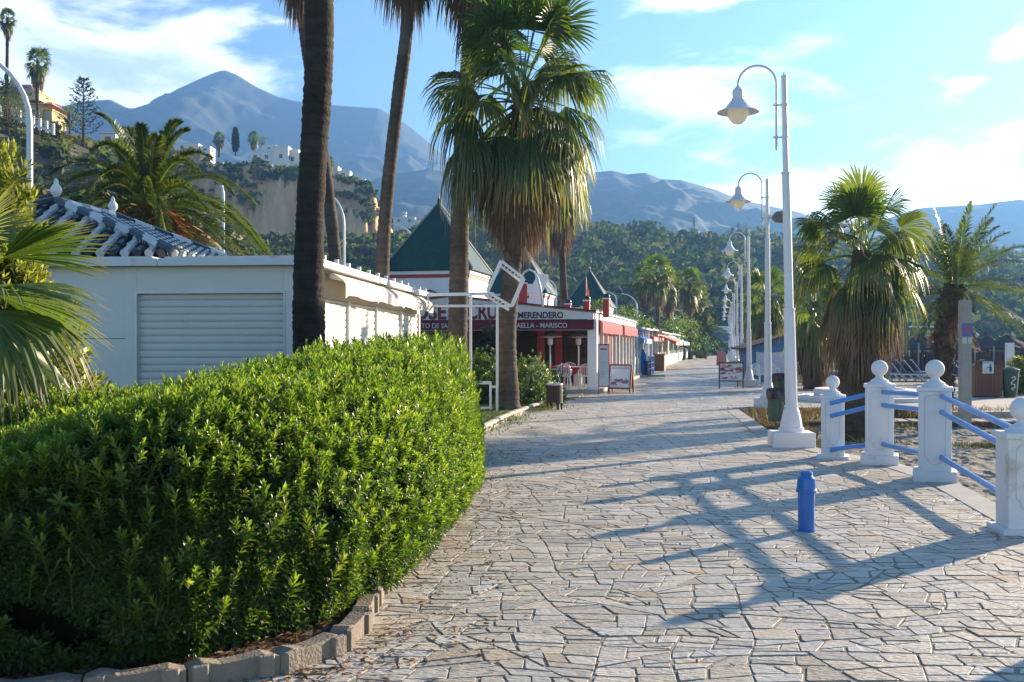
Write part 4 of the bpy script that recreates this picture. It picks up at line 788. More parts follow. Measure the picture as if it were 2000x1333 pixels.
tree('leafy green shrub beside the far blue shop', (xx(1378, 118), 118, 0), 2.6, 0.9, 78, n=500, cols=((0.04, 0.09, 0.025), (0.07, 0.13, 0.03)), th=0.15)
# dry grass tufts, lawn
def tufts(name, label, pts, cols, seed, n=2500, h=0.22, area=None):
    r = np.random.default_rng(seed); mb = MB(); x0, x1, y0, y1 = area; c = np.array(pts)[r.integers(0, len(pts), n)]; p = np.stack([c[:, 0]+r.normal(size=n)*c[:, 3], c[:, 1]+r.normal(size=n)*c[:, 4], c[:, 2]], 1)
    d = unit(np.stack([r.normal(size=n)*0.6, r.normal(size=n)*0.6, np.ones(n)], 1)); hh = h*(0.4+0.9*r.random(n)); w_ = unit(np.cross(d, r.normal(size=(n, 3))))*0.009; e = p+d*hh[:, None]-UP*(hh*0.15)[:, None]; m = p+d*(hh*.5)[:, None]
    V = np.stack([p-w_, p+w_, m+w_*.9, m-w_*.9, e], 1).reshape(-1, 3); o = np.arange(n)*5; mb.add(V, np.stack([o, o+1, o+2, o+3], -1), np.repeat(np.array(cols)[r.integers(0, len(cols), n)]*(0.7+0.6*r.random((n, 1))), 5, 0)); mb.l.append(np.stack([o+3, o+2, o+4], -1).ravel().astype(np.int32)); mb.k.append(np.full(n, 3, np.int32))
    tag(mb.build(name, DLEAF), label, None, None, 'stuff')
DRY = [(0.22, 0.17, 0.07), (0.17, 0.13, 0.06), (0.13, 0.12, 0.045), (0.26, 0.20, 0.10)]
tufts('dry_grass', 'dry yellow grass and weeds on the strip between kerb and sand', [(5.4, 19.5, -0.30, .15, .6), (6.0, 22.5, -0.22, .2, .9), (7.6, 25.6, -0.1, .9, .35), (9.2, 25.2, -0.12, .8, .3), (6.6, 24.5, -0.15, .4, .6), (11.0, 25.6, -0.1, .7, .3), (13.5, 25.7, -0.1, .8, .3), (5.9, 21.0, -0.27, .1, .3)], DRY, 90, n=9000, h=0.24, area=(0, 0, 0, 0))
tufts('weeds', 'low green weeds scattered over the sand', [(9.0, 19.5, -0.31, .3, .2), (7.2, 20.2, -0.3, .2, .2), (11, 20.5, -0.3, .4, .2), (8.2, 22.8, -0.2, .5, .25), (9.5, 17.5, -0.33, .3, .1), (12, 22.8, -0.2, .6, .2), (7.4, 14, -0.35, .15, .15)], [(0.06, 0.10, 0.03), (0.12, 0.13, 0.05)], 91, n=3500, h=0.11, area=(0, 0, 0, 0))
# ---------------------------------------------------------------- street lamps
def lamp(label, loc, rotz, group, lean=0.0):
    t = thing('street_lamp', label, 'street lamp', loc, rotz, group)
    b = MB(); b.box(-0.33, 0.33, -0.30, 0.30, -0.4, 0.235); b.build('plinth', WALLW, t, bevel=0.012)
    b = MB(); b.lathe([(0.20, 0.235), (0.20, 0.30), (0.175, 0.31), (0.172, 0.33), (0.165, 0.40), (0.13, 0.55), (0.105, 0.62), (0.112, 0.63), (0.112, 0.655), (0.10, 0.66)], n=24); b.build('base', METALW, t, smooth=False)
    L = lambda z: -lean*(z-0.66)
    b = MB(); b.tube([(L(z), 0, z) for z in (0.66, 2.2)], [0.098, 0.088], 20); b.tube([(L(z), 0, z) for z in (2.2, 4.4)], [0.072, 0.066], 18); b.tube([(L(z), 0, z) for z in (4.4, 5.95)], [0.050, 0.046], 16); b.lathe([(0.05, 5.95), (0.052, 5.97), (0.012, 5.985), (0.016, 6.01), (0.001, 6.03)], (L(5.95), 0, 0), 12)
    p = b.build('pole', METALW, t, smooth=False)
    for z, r, w_ in ((2.2, 0.098, .05), (4.4, .077, .04), (4.98, .058, .05), (5.5, .058, .05)):
        c = MB(); c.lathe([(r*.8, z-w_/2), (r, z-w_/2+.005), (r, z+w_/2-.005), (r*.8, z+w_/2)], (L(z), 0, 0), 16); c.build('collar', METALW, p)
    a = MB(); x0 = L(5.2)-0.135; th = np.linspace(0, math.pi, 15); cx, cz, rr = x0-0.305, 5.84, 0.305
    a.tube([(x0, 0, 4.80), (x0, 0, 5.3)]+[(cx+rr*math.cos(q), 0, cz+rr*math.sin(q)) for q in th]+[(cx-rr, 0, 5.80)], 0.019, 10)
    for z in (4.98, 5.5): a.tube([(L(z), 0, z), (x0-0.05, 0, z)], 0.014, 8); a.lathe([(.03, z-.02), (.03, z+.02)], (x0, 0, 0), 10)
    a.lathe([(.001, 4.76), (.016, 4.78), (.022, 4.81), (.015, 4.83)], (x0, 0, 0), 10); a.build('bracket', METALW, t, smooth=True)
    hx = cx-rr; s = MB(); s.lathe([(.02, 5.83), (.035, 5.80), (.05, 5.79), (.085, 5.75), (.088, 5.74), (.088, 5.62), (.095, 5.615), (.10, 5.60), (.135, 5.56), (.14, 5.545), (.16, 5.53), (.20, 5.475), (.27, 5.43), (.335, 5.405), (.338, 5.395), (.30, 5.40), (.20, 5.42), (.19, 5.43)], (hx, 0, 0), 28); sh = s.build('lamp_shade', METALW, t, smooth=False)
    g = MB(); g.lathe([(.168, 5.44), (.170, 5.39), (.155, 5.32), (.12, 5.26), (.07, 5.215), (.02, 5.20), (.001, 5.2)], (hx, 0, 0), 24); g.build('globe', GLOBE, sh, smooth=True)
    return t
GL = 'street lamps along the beach side of the promenade'; RZ = -0.2025
L0 = lamp('nearest and tallest white street lamp, on a plinth beside the dark green bins', (4.50, 16.5, 0), -0.1, GL, 0.022)
L1 = lamp('second white street lamp, with a loudspeaker box near its top', (6.72, 26.9, 0), -0.1, GL, 0.003)
ordn = ['third street lamp from the camera, its plinth beside the picture menu board', 'fourth street lamp from the camera, seen just past the third', 'fifth street lamp from the camera', 'sixth street lamp from the camera', 'seventh street lamp from the camera', 'eighth street lamp from the camera', 'ninth street lamp from the camera', 'tenth street lamp from the camera, smallest and last of the row']
for lab, Y in zip(ordn, (41, 55.5, 71, 86.5, 103, 119, 135, 152)): dup(L1, (1.1+.2045*Y, Y, 0), -0.12, lab)
t = thing('loudspeaker', 'grey box loudspeaker fixed to the second street lamp', 'loudspeaker', (6.72, 26.9, 5.0))
b = MB(); b.prism([(0.10, -0.02), (0.20, -0.14), (0.42, -0.16), (0.42, 0.14), (0.20, 0.12)], (-0.12, 0.12), 1); b.build('casing', mat('speaker_grey', (0.16, 0.16, 0.14), 0.6), t, bevel=0.01)
b = MB(); b.tube([(0, 0, 0), (0.12, 0, -0.02)], 0.02, 8); b.build('mount', METALW, t)
b = MB(); b.M = Matrix.Translation((0.425, 0, -.01)) @ Matrix.Rotation(R_(90), 4, 'Y'); b.lathe([(.09, -.004), (.095, .006), (.05, .008), (.045, -.002), (.001, -.002)], n=16); b.M = None; b.build('horn', PLAINW, t)
t = thing('security_camera', 'small white camera pod on top of the third street lamp', 'camera', (1.1+.2045*41, 41, 6.0)); b = MB(); b.lathe([(.001, .28), (.03, .26), (.05, .2), (.05, .12), (.02, .1), (.02, 0)], n=10); b.build('housing', METALW, t)
# ---------------------------------------------------------------- fence with ball-topped posts
F = thing('fence', 'white concrete posts with ball finials joined by three sloping blue rails', 'fence', (4.9, 12, 0))
FP = [(4.62, 14.75, 0.86, 1.19, 0), (5.06, 14.1, 1.0, 1.42, .13), (5.10, 12.35, 1.0, 1.45, .13), (4.46, 8.95, 0.92, 1.17, 0), (4.75, 6.75, 0.95, 1.2, 0)]
def fpost(x, y, s, H, foot):
    ph = -math.atan2(x, y)*(1 if y > 9 else 0.3); RM = Matrix.Translation((x-4.9, y-12, 0)) @ Matrix.Rotation(ph, 4, 'Z'); x = y = 0.0; b = MB(); b.M = RM; w_ = 0.185*s; zb = H-0.325*s
    b.box(x-w_, x+w_, y-w_, y+w_, 0.0, zb-0.05); b.box(x-w_-.022, x+w_+.022, y-w_-.022, y+w_+.022, zb-0.05, zb)
    b.box(x-w_-.06, x+w_+.06, y-w_-.06, y+w_+.06, -0.05 if not foot else -0.05, foot if foot else 0.045)
    p = b.build('post', WALLW, F, bevel=0.010)
    b = MB(); b.M = RM; k = s; b.lathe([(.152*k, 0), (.154*k, .012*k), (.145*k, .022*k), (.12*k, .030*k), (.115*k, .05*k), (.08*k, .068*k), (.055*k, .088*k), (.047*k, .105*k), (.055*k, .125*k)], (x, y, zb), 24); b.build('cap', WALLW, p, smooth=False)
    b = MB(); b.M = RM; th = np.linspace(-math.pi/2+0.35, math.pi/2, 16); R = 0.110*k; b.lathe([(R*math.cos(a)+1e-4, zb+.215*k+R*math.sin(a)) for a in th], (x, y, 0), 28); b.build('ball', WALLW, p, smooth=True)
    # panel outline on the front face, thin strips coloured as groove shade
    b = MB(); b.M = RM; yy = y-w_-0.0025; z1, z0 = zb-0.14, 0.24; q = w_*0.62
    pl = [(-q, z1), (-q, z0+.06), (-q*.75, z0+.05), (-q*.62, z0), (-q*.3, z0-.03), (0, z0-.035), (q*.3, z0-.03), (q*.62, z0), (q*.75, z0+.05), (q, z0+.06), (q, z1), (q*.6, z1+.04), (0, z1+.05), (-q*.6, z1+.04), (-q, z1)]
    for a, c in zip(pl, pl[1:]): b.obox((x+a[0], yy, a[1]), (x+c[0], yy, c[1]), 0.007, 0.007)
    b.build('panel_groove', mat('groove_shade', (0.60, 0.60, 0.62), 0.8, var=0.05), p)
for q in FP: fpost(*q)
RH = [(.80, .62, .14), (.99, .81, .28), (1.02, .83, .29), (.86, .665, .22), (.86, .66, .2)]
for i in range(3):
    for k in range(3):
        a, c = FP[i], FP[i+1]; b = MB(); p0 = np.array([a[0]-4.9, a[1]-12-0.10, RH[i][k]]); p1 = np.array([c[0]-4.9, c[1]-12+0.0, RH[i+1][k]])
        if i < 1: p0 += (-0.10, -0.12, 0)
        if i == 1: p0 += (-0.02, -0.10, 0)
        if i == 2: p0 += (0.0, -0.10, 0)
        d = (p1-p0)/np.linalg.norm(p1-p0); b.tube([p0, p1], 0.032, 14); b.build('rail', RAILB, F, smooth=False)
t = thing('bollard', 'short blue metal bollard standing on the stone paving', 'bollard', G(1575, 1037))
b = MB(); b.lathe([(.085, 0), (.085, .012), (.073, .016), (.072, .335), (.074, .34)], n=24); b.build('body', BLUEP, t, smooth=False)
b = MB(); b.lathe([(.074, .335), (.088, .338), (.092, .35), (.09, .362), (.084, .37), (.076, .46), (.058, .475), (.052, .49), (.056, .50), (.052, .515), (.03, .527), (.001, .53)], n=24); b.build('cap', BLUEP, t, smooth=False)
# ---------------------------------------------------------------- bins, boards and benches near the lamps
def bin_(label, loc, r=0.17, h=0.55, z0=0.16):
    t = thing('litter_bin', label, 'litter bin', loc); b = MB(); b.lathe([(r*.86, z0), (r*.9, z0+.02), (r, z0+h-.02), (r*1.03, z0+h), (r*.95, z0+h), (r*.93, z0+.1), (.001, z0+.1)], n=22); b.build('bucket', GREENP, t)
    b = MB(); rr = random.Random(3); n = 22; v = []
    for k, (q, z) in enumerate([(1.05, z0+h-.17), (1.09, z0+h-.08), (1.07, z0+h+.012), (0.99, z0+h+.02), (.93, z0+h-.04), (.9, z0+h-.15)]):
        v += [(r*(q+rr.uniform(-.02, .03))*math.cos(a), r*(q+rr.uniform(-.02, .03))*math.sin(a), z+(rr.uniform(-.03, .03) if k == 0 else 0)) for a in np.arange(n)*2*math.pi/n]
    b.add(v, [(k*n+j, k*n+(j+1) % n, (k+1)*n+(j+1) % n, (k+1)*n+j) for k in range(5) for j in range(n)]); b.build('bin_bag', BLACK, t, smooth=True)
    b = MB(); b.tube([(0.01, -r-.02, -0.1), (0.01, -r-.02, z0+h-.1)], 0.025, 8); b.box(-.04, .06, -r-.02, -r+.03, z0+.1, z0+.14); b.build('post', GREENP, t); return t
bin_('dark green litter bin with a black bag just left of the nearest lamp', (4.73, 18.2, -0.02), 0.19, 0.56, 0.30)
bin_('dark green litter bin partly hidden between the two nearest lamps', (6.25, 23.8, 0), 0.19, 0.5, 0.45)
bin_('black-bagged litter bin standing by the plinth of the third lamp', (8.80, 40.2, 0), 0.26, 0.6, 0.28)
def slatbin():
    p = G(1083, 800); t = thing('litter_bin', 'round litter bin of dark wooden slats beside the kerb and bushes', 'litter bin', p)
    m = mat('dark_slat', (0.045, 0.028, 0.025), 0.6, var=0.25, scale=9)
    for k in range(16):
        a = k*math.pi/8; b = MB(); b.M = Matrix.Rotation(a, 4, 'Z'); lo = 0.0 if k % 4 == 1 else 0.16; b.box(.185, .205, -.034, .034, lo, .62); b.M = None; b.build('slat', m, t, bevel=.003)
    b = MB(); b.lathe([(.18, .60), (.205, .61), (.215, .625), (.21, .65), (.18, .66), (.16, .655), (.16, .61)], n=24); b.build('rim', TRIM, t, smooth=True)
    b = MB(); b.lathe([(.001, .18), (.165, .18), (.175, .61), (.16, .61), (.15, .2), (.001, .2)], n=20); b.build('liner', BLACK, t)
slatbin()
def picture(b, x0, x1, z0, z1, y, seed, cols, n=26):
    r = random.Random(seed)
    for k in range(n):
        cx = r.uniform(x0+.05, x1-.05); cz = r.uniform(z0+.05, z1-.05); m = r.randint(7, 10); rx = r.uniform(.04, .16); rz = r.uniform(.02, .06)
        pts = [(min(x1-.01, max(x0+.01, cx+rx*math.cos(a)*r.uniform(.7, 1.2))), y-0.0012-k*1e-4, min(z1-.01, max(z0+.01, cz+rz*math.sin(a)*r.uniform(.6, 1.2)))) for a in np.arange(m)*2*math.pi/m]
        b.add(pts, [tuple(range(m))], cols[r.randint(0, len(cols)-1)])
t = thing('menu_board', 'wide picture menu board in a dark frame beside the third lamp', 'menu board', G(1428, 759), -0.05)
b = MB(); b.box(-.42, .42, -.01, .01, .30, .93, (0.55, 0.60, 0.66)); picture(b, -.42, .42, .3, .93, -.012, 4, [(0.40, 0.08, 0.13), (0.6, 0.25, 0.3), (0.16, 0.05, 0.07), (0.7, 0.72, 0.75), (0.25, 0.3, 0.36)], 34); b.build('panel', GLOSS, t)
for s in (-1, 1): b = MB(); b.box(s*.44-.02, s*.44+.02, -.02, .02, 0, 1.0); b.build('leg', BLACK, t)
b = MB(); b.box(-.42, .42, -.022, .022, .93, .98); b.box(-.42, .42, -.022, .022, .26, .30); b.box(-.46, -.42, -.021, .021, .26, .98); b.build('frame', BLACK, t)
t = thing('menu_board', 'orange-backed folding board far along beside the lamp row', 'menu board', G(1409, 714)); b = MB(); b.prism([(-.3, 0), (-.27, 0), (-.02, 1.1), (-.06, 1.1)], (-.35, .35), 0, (0.45, 0.18, 0.14)); b.prism([(.3, 0), (.27, 0), (.02, 1.1), (.06, 1.1)], (-.35, .35), 0, (0.4, 0.16, 0.06)); b.build('panels', ATTR, t)
# lawn, white kerb, planter kerb
slab('lawn', [(-1.3, 17.3), (-0.72, 17.5), (-0.62, 18.3), (-0.35, 20.5), (0.05, 23.2), (0.62, 26.2), (1.15, 28.2), (-1.5, 30), (-2.0, 24)], -0.02, 0.06, mat('turf', (0.05, 0.15, 0.025), 0.9, var=0.2, scale=2, bump=1, bscale=220))
slab('garden_earth', [(-2.3, 16.5), (-2.0, 24), (-1.5, 30), (1.9, 30.5), (2.4, 34.1), (-8, 36), (-14, 36), (-14, 16)], -0.02, 0.03, EARTH)
tufts('grass', 'short green grass at the foot of the shaggy fan palm', [(0.5, 26.6, 0.05, .35, .5), (0.2, 25.2, 0.05, .3, .4), (-0.4, 22.5, 0.05, .35, 1.2), (-0.8, 19.5, 0.05, .2, .8)], [(0.07, 0.15, 0.03), (0.10, 0.18, 0.04), (0.15, 0.12, 0.04)], 95, n=9000, h=0.06, area=(0, 0, 0, 0))
def kerbrow(name, label, pts, L, wd, h, m, scroll, r=random.Random(6)):
    t = thing(name, label, 'kerb', (pts[0][0], pts[0][1], 0)); p = np.array(pts, float); seg = np.linalg.norm(np.diff(p, axis=0), axis=1); cum = np.concatenate([[0], np.cumsum(seg)]); n = int(cum[-1]/L); b = MB()
    for i in range(n):
        s0, s1 = i*L+.004, (i+1)*L-.004; a = np.array([np.interp(s0, cum, p[:, k]) for k in (0, 1)])-p[0]; c = np.array([np.interp(s1, cum, p[:, k]) for k in (0, 1)])-p[0]; d = (c-a)/np.linalg.norm(c-a); ang = math.atan2(d[1], d[0])+r.gauss(0, .015)
        b.M = Matrix.Translation((a[0], a[1], r.uniform(-.004, .004))) @ Matrix.Rotation(ang, 4, 'Z'); LL = np.linalg.norm(c-a); cl = tuple(np.array((1, .93, .83) if not scroll else (1, .84, .66))*r.uniform(.8, 1.08)*(0.46 if not scroll else .24))
        hh = h*r.uniform(.94, 1.05)
        if scroll:
            b.prism([(0, -.03), (LL, -.03), (LL, hh*.80), (LL*.93, hh*.83), (LL*.82, hh*.97), (LL*.55, hh*.86), (LL*.35, hh*.84), (LL*.16, hh*1.0), (LL*.06, hh*.88), (0, hh*.80)], (0, wd), 1, cl)
            for q in (.12, .84): b.M = b.M; b.add([(LL*q-.035, -.022, 0), (LL*q+.035, -.022, 0), (LL*q+.035, -.022, hh*.9), (LL*q-.035, -.022, hh*.9), (LL*q-.045, 0.0, 0), (LL*q+.045, 0, 0), (LL*q+.045, 0, hh*.93), (LL*q-.045, 0, hh*.93)], [(0, 1, 2, 3), (0, 4, 5, 1), (1, 5, 6, 2), (2, 6, 7, 3), (3, 7, 4, 0)], cl)
        else: b.prism([(0, -.03), (wd, -.03), (wd, hh*.82), (wd*.8, hh), (wd*.25, hh), (0, hh*.8)], (0, LL), 0, cl)
    b.M = None; b.build('blocks', m, t, bevel=.006); return t
KM = mat('kerb_stone', (1, 1, 1), 0.85, var=0.2, scale=7, attr=True, bump=0.5, bscale=60, dirt=((0.13, 0.115, 0.10), 5, 0.62))
kerbrow('kerb', 'row of small pale rounded kerb blocks edging the lawn', [(-0.80, 17.3), (-0.60, 18.4), (-0.33, 20.5), (0.07, 23.2), (0.64, 26.2), (1.2, 28.2)], 0.22, 0.13, 0.13, KM, False)
kerbrow('planter_edge', 'low cast stone edging with scrolled tops around the hedge bed', [(-5.6, 4.15), (-2.3, 4.56), (-1.6, 4.80), (-1.17, 5.0), (-0.88, 5.43), (-0.82, 5.95), (-0.84, 6.6), (-0.72, 8.2), (-0.64, 10), (-0.66, 12), (-0.72, 14), (-0.86, 16.2), (-0.90, 17.2)], 0.46, 0.10, 0.12, KM, True)
# boardwalk, ring bench, sign post
t = thing('boardwalk', 'pale slatted wooden boardwalk crossing the sand behind the posts', 'boardwalk', (12, 23.9, -0.12)); b = MB(); rr = random.Random(8); x = -6.0
while x < 11: b.M = Matrix.Rotation(rr.gauss(0, .01), 4, 'Z'); c = rr.uniform(.30, .42); b.prism([(x-.10, -.42), (x+.13, -.42), (x+.26, .42), (x+.03, .42)], (-.03+rr.uniform(-.004, .004), 0.0), 2, (c, c*.93, c*.82)); x += 0.30
b.M = None; b.build('planks', KM, t); b = MB()
for y in (-.32, .3): b.box(-6.1, 11, y-.04, y+.04, -.12, -.031)
b.build('joists', WOOD, t)
slab('footpath', [(9.6, 27.0), (10.6, 24.9), (20, 24.9), (34, 28), (34, 31), (12, 31), (9.6, 30)], -0.30, 0.002, mat('path_concrete', (0.42, 0.39, 0.34), 0.9, var=0.15, scale=2, bump=0.4, bscale=40))
t = thing('ring_bench', 'low round white kerb ring in the paving behind the tall post', 'planter', (10.5, 30.5, 0)); b = MB(); b.lathe([(1.95, 0), (1.95, .10), (1.93, .12), (1.62, .12), (1.6, .10), (1.6, 0)], n=48); b.build('outer_step', WALLW, t); b = MB(); b.lathe([(1.45, 0), (1.45, .30), (1.43, .33), (1.15, .33), (1.13, .30), (1.13, 0)], n=48); b.build('seat_ring', WALLW, t)
t = thing('sign_post', 'square weathered concrete post with a small beach sign', 'sign post', (10.35, 23.4, -0.2)); b = MB(); b.box(-.11, .11, -.11, .11, -.1, 2.85); b.build('post', mat('old_concrete', (0.40, 0.385, 0.35), 0.9, var=0.15, scale=5, bump=0.5, bscale=40, dirt=((0.26, 0.25, 0.23), 3, 0.58)), t, bevel=.01)
b = MB(); b.box(-.12, .12, -.135, -.112, 2.02, 2.32, (0.13, 0.16, 0.42)); s = b.build('sign_plate', ATTR, t); b = MB(); th = np.arange(20)*2*math.pi/20
b.add([(0.075*math.cos(a), -.138, 2.18+.075*math.sin(a)) for a in th]+[(0.052*math.cos(a), -.138, 2.18+.052*math.sin(a)) for a in th], [(k, (k+1) % 20, 20+(k+1) % 20, 20+k) for k in range(20)], (0.6, 0.10, 0.08)); b.obox((-.045, -.138, 2.225), (.045, -.138, 2.135), .002, .018, (0.6, .1, .08)); b.build('red_ring', ATTR, s)
for sx in (-1, 1): b = MB(); b.box(sx*.062-.05, sx*.062+.05, -.13, -.112, 1.86, 2.0, (0.6, 0.62, 0.62)); b.build('small_plate', ATTR, t)
# wooden bin enclosure with a picture sign, green sack, pot plant, white post
q = G(1931, 776); t = thing('bin_enclosure', 'brown wooden bin housing with a litter picture sign on its front', 'bin housing', q, -0.25)
b = MB(); 
for k in range(7): b.box(-.40+k*.115, -.292+k*.115, -.02, .0, .02, 1.02+.12*(k < 7)*(1 if k < 3 else .9)); 
b.build('front_boards', WOOD, t)
b = MB(); b.box(-.40, .40, .01, .7, .02, .98); b.build('body', WOOD, t); b = MB(); b.prism([(-.42, .98), (-.1, 1.18), (.42, 1.08), (.42, 1.0)], (-.02, .72), 1); b.build('lid', WOOD, t)
b = MB(); b.box(-.18, .14, -.034, -.022, .74, 1.12, (0.62, 0.68, 0.72)); b.box(-.18, .14, -.036, -.034, 1.05, 1.12, (0.22, .45, .62)); p = b.build('sign', ATTR, t)
b = MB(); y = -.0385; DKB = (0.02, 0.03, 0.08)
b.add([(.045+.028*math.cos(a), y, 1.0+.028*math.sin(a)) for a in th], [tuple(range(20))], DKB); b.add([(.01, y, .96), (.08, y, .96), (.085, y, .85), (.075, y, .78), (.05, y, .78), (.045, y, .85), (.04, y, .78), (.015, y, .78)], [tuple(range(8))], DKB); b.obox((.02, y, .94), (-.06, y, .915), .003, .022, DKB); b.obox((-.06, y, .91), (-.075, y, .875), .003, .014, DKB)
for a, c in (((-.12, .86), (-.11, .79)), ((-.11, .79), (-.06, .79)), ((-.06, .79), (-.05, .86))): b.obox((a[0], y, a[1]), (c[0], y, c[1]), .003, .014, DKB)
b.build('pictogram', ATTR, p)
q = G(1973, 776); t = thing('waste_container', 'dark green tapered waste container beside the wooden bin housing', 'container', q, -0.1); b = MB(); b.lathe([(.18, 0), (.2, .1), (.27, .8), (.29, .85), (.26, .87), (.1, .93), (.001, .94)], n=14); b.build('body', GREENP, t)
b = MB(); pts = [(-.05, .6), (.03, .66), (.07, .58), (-.03, .5), (-.06, .42), (.05, .40), (.06, .30), (-.05, .28), (.02, .22)]
for a, c in zip(pts, pts[1:]): b.obox((a[0], -.25+.05*(0.6-a[1]), a[1]), (c[0], -.25+.05*(.6-c[1]), c[1]), .02, .022)
b.build('scrawl', PLAINW, t)
q = G(1996, 770); bush('yellow-green potted plant at the right edge by the waste container', (q[0], q[1], 0), .42, .4, 1.15, 96, n=240, L=0.16, W=0.2, cols=((0.08, 0.10, 0.03), (0.22, 0.24, 0.06)))
t = thing('white_post', 'plain white post standing in front of the thatched parasols', 'post', (xx(1972, 44), 44, 0)); b = MB(); b.box(-.16, .16, -.1, .1, 0, 1.72); b.build('shaft', WALLW, t, bevel=.01)
# blue hut with a tarpaulin, tables, chairs, parasol
def monobloc(b_, m, label, loc, rz, group, sc=1.0, cat='chair', name='plastic_chair'):
    t = thing(name, label, cat, loc, rz, group); b = MB(); b.box(-.22, .22, -.21, .21, .42, .445); b.build('seat', m, t, bevel=.008)
    b = MB(); 
    for k in range(5): x = -.15+k*.075; b.obox((x, .20, .45), (x*1.05, .27, .80), .03, .012)
    th = np.linspace(0, math.pi, 9); b.tube([(-.21, .19, .45)]+[(-.215*math.cos(a), .265, .73+.12*math.sin(a)) for a in th]+[(.21, .19, .45)], .018, 6); b.build('backrest', m, t)
    for s in (-1, 1):
        b = MB(); b.obox((s*.19, -.18, .43), (s*.235, -.24, 0), .05, .03); b.build('leg', m, t); b = MB(); b.obox((s*.19, .18, .43), (s*.235, .26, 0), .05, .03); b.build('leg', m, t)
        b = MB(); b.tube([(s*.23, -.2, .44), (s*.25, -.2, .62), (s*.25, .0, .65), (s*.22, .24, .66)], .018, 6); b.build('armrest', m, t)
    return t
HX, HY = xx(1467, 45), 45
t = thing('beach_hut', 'low blue beach hut with a white tarpaulin hung over its front', 'hut', (HX, HY, 0), -0.05); HB = mat('hut_blue', (0.10, 0.22, 0.42), 0.8, var=0.15, scale=2)
b = MB(); b.prism([(0, 0), (3.3, 0), (3.3, 1.55), (1.4, 1.95), (0, 1.5)], (0, 3), 1); b.build('wall', HB, t); b = MB(); b.prism([(-.35, 1.42), (1.4, 1.97), (3.6, 1.5), (3.6, 1.57), (1.4, 2.05), (-.35, 1.50)], (-.35, 3.2), 1); b.build('roof', mat('roof_brown', (0.09, 0.06, 0.045), 0.85, var=0.3), t)
b = MB(); nx = 14; v = []
for k in range(nx):
    for z in (.28, 1.38-.05*(abs(k-7)/7)**0): v.append((.2+k*.155, -.06-.05*abs(math.sin(k*1.3)), z-.04*math.sin(k*.45)*(z > 1)))
b.add(v, [(2*k, 2*k+2, 2*k+3, 2*k+1) for k in range(nx-1)]); b.build('tarpaulin', mat('tarp', (0.52, 0.58, 0.66), 0.6, var=0.1, scale=2), t, smooth=True)
b = MB(); b.box(2.4, 3.0, -.02, 0, .1, 1.4); b.build('door', mat('door_blue', (0.05, 0.12, 0.30), 0.6), t)
t = thing('beach_hut', 'second blue hut with white stripes behind the shaggy palm', 'hut', (xx(1596, 50), 50, 0), -0.05); b = MB(); b.box(0, 3.6, 0, 3, 0, 1.75, (0.10, .27, .55)); b.build('wall', ATTR, t); b = MB()
for z in (.95, 1.2, 1.42): b.box(.02, 3.6, -.006, 0, z, z+.07, (0.6, 0.68, 0.78)); 
b.build('stripes', ATTR, t); b = MB(); b.prism([(-.3, 1.7), (1.8, 2.15), (3.9, 1.7), (3.9, 1.78), (1.8, 2.25), (-.3, 1.78)], (-.3, 3.2), 1); b.build('roof', mat('roof_brown', (0, 0, 0)), t)
g = 'white plastic chairs outside the blue hut'
c1 = monobloc(None, PLAINW, 'white plastic chair left of the second street lamp by the blue hut', (xx(1484, 42), 42, 0), 0.5, g)
dup(c1, (xx(1556, 41.5), 41.5, 0), -0.9, 'white plastic chair between the nearest lamp and the closed parasol'); dup(c1, (xx(1508, 43), 43, 0), 2.6, 'white plastic chair standing against the white tarpaulin')
t = thing('stacked_crates', 'stack of white slatted trays on a table by the closed parasol', 'crates', (xx(1576, 42), 42, 0)); 
for k in range(5): b = MB(); b.box(-.35, .35, -.25, .25, .12+k*.15, .22+k*.15); b.build('tray', PLAINW, t, bevel=.01)
b = MB(); b.box(-.45, .45, -.3, .3, .87, .90); b.build('table_top', PLAINW, t)
for sx in (-1, 1):
    for sy in (-1, 1): b = MB(); b.box(sx*.42-.02, sx*.42+.02, sy*.27-.02, sy*.27+.02, 0, .87); b.build('leg', PLAINW, t)
t = thing('parasol', 'closed dark navy parasol standing beside the small palm trunk', 'parasol', (xx(1569, 41), 41, 0)); b = MB(); b.tube([(0, 0, 0), (0, 0, 2.0)], .03, 8); b.build('pole', WOOD, t); b = MB(); b.lathe([(.03, 1.95), (.08, 1.85), (.13, 1.4), (.17, 1.0), (.19, .82), (.10, .78)], n=9); b.build('canopy', mat('navy_canvas', (0.012, 0.012, 0.03), 0.9), t)
t = thing('cloth_bundle', 'pink and blue patterned cloth heaped by the closed parasol', 'cloth', (xx(1583, 41.5), 41.5, 0.91)); r9 = np.random.default_rng(3); b = MB()
th9 = np.linspace(0, math.pi/2, 6); b.lathe([(.26*math.cos(a)*(1+.2*math.sin(a*9))+.001, .16*math.sin(a)) for a in th9], n=12, col=(0.35, 0.22, 0.42)); b.build('folds', ATTR, t)
t = thing('white_bench', 'low white bench behind the small round-topped post', 'bench', (xx(1628, 38), 38, 0)); b = MB(); b.box(-.6, .8, -.2, .2, .62, .68); b.build('seat', PLAINW, t)
for s in (-.55, .75): b = MB(); b.box(s-.04, s+.04, -.2, .2, 0, .62); b.build('leg', PLAINW, t)
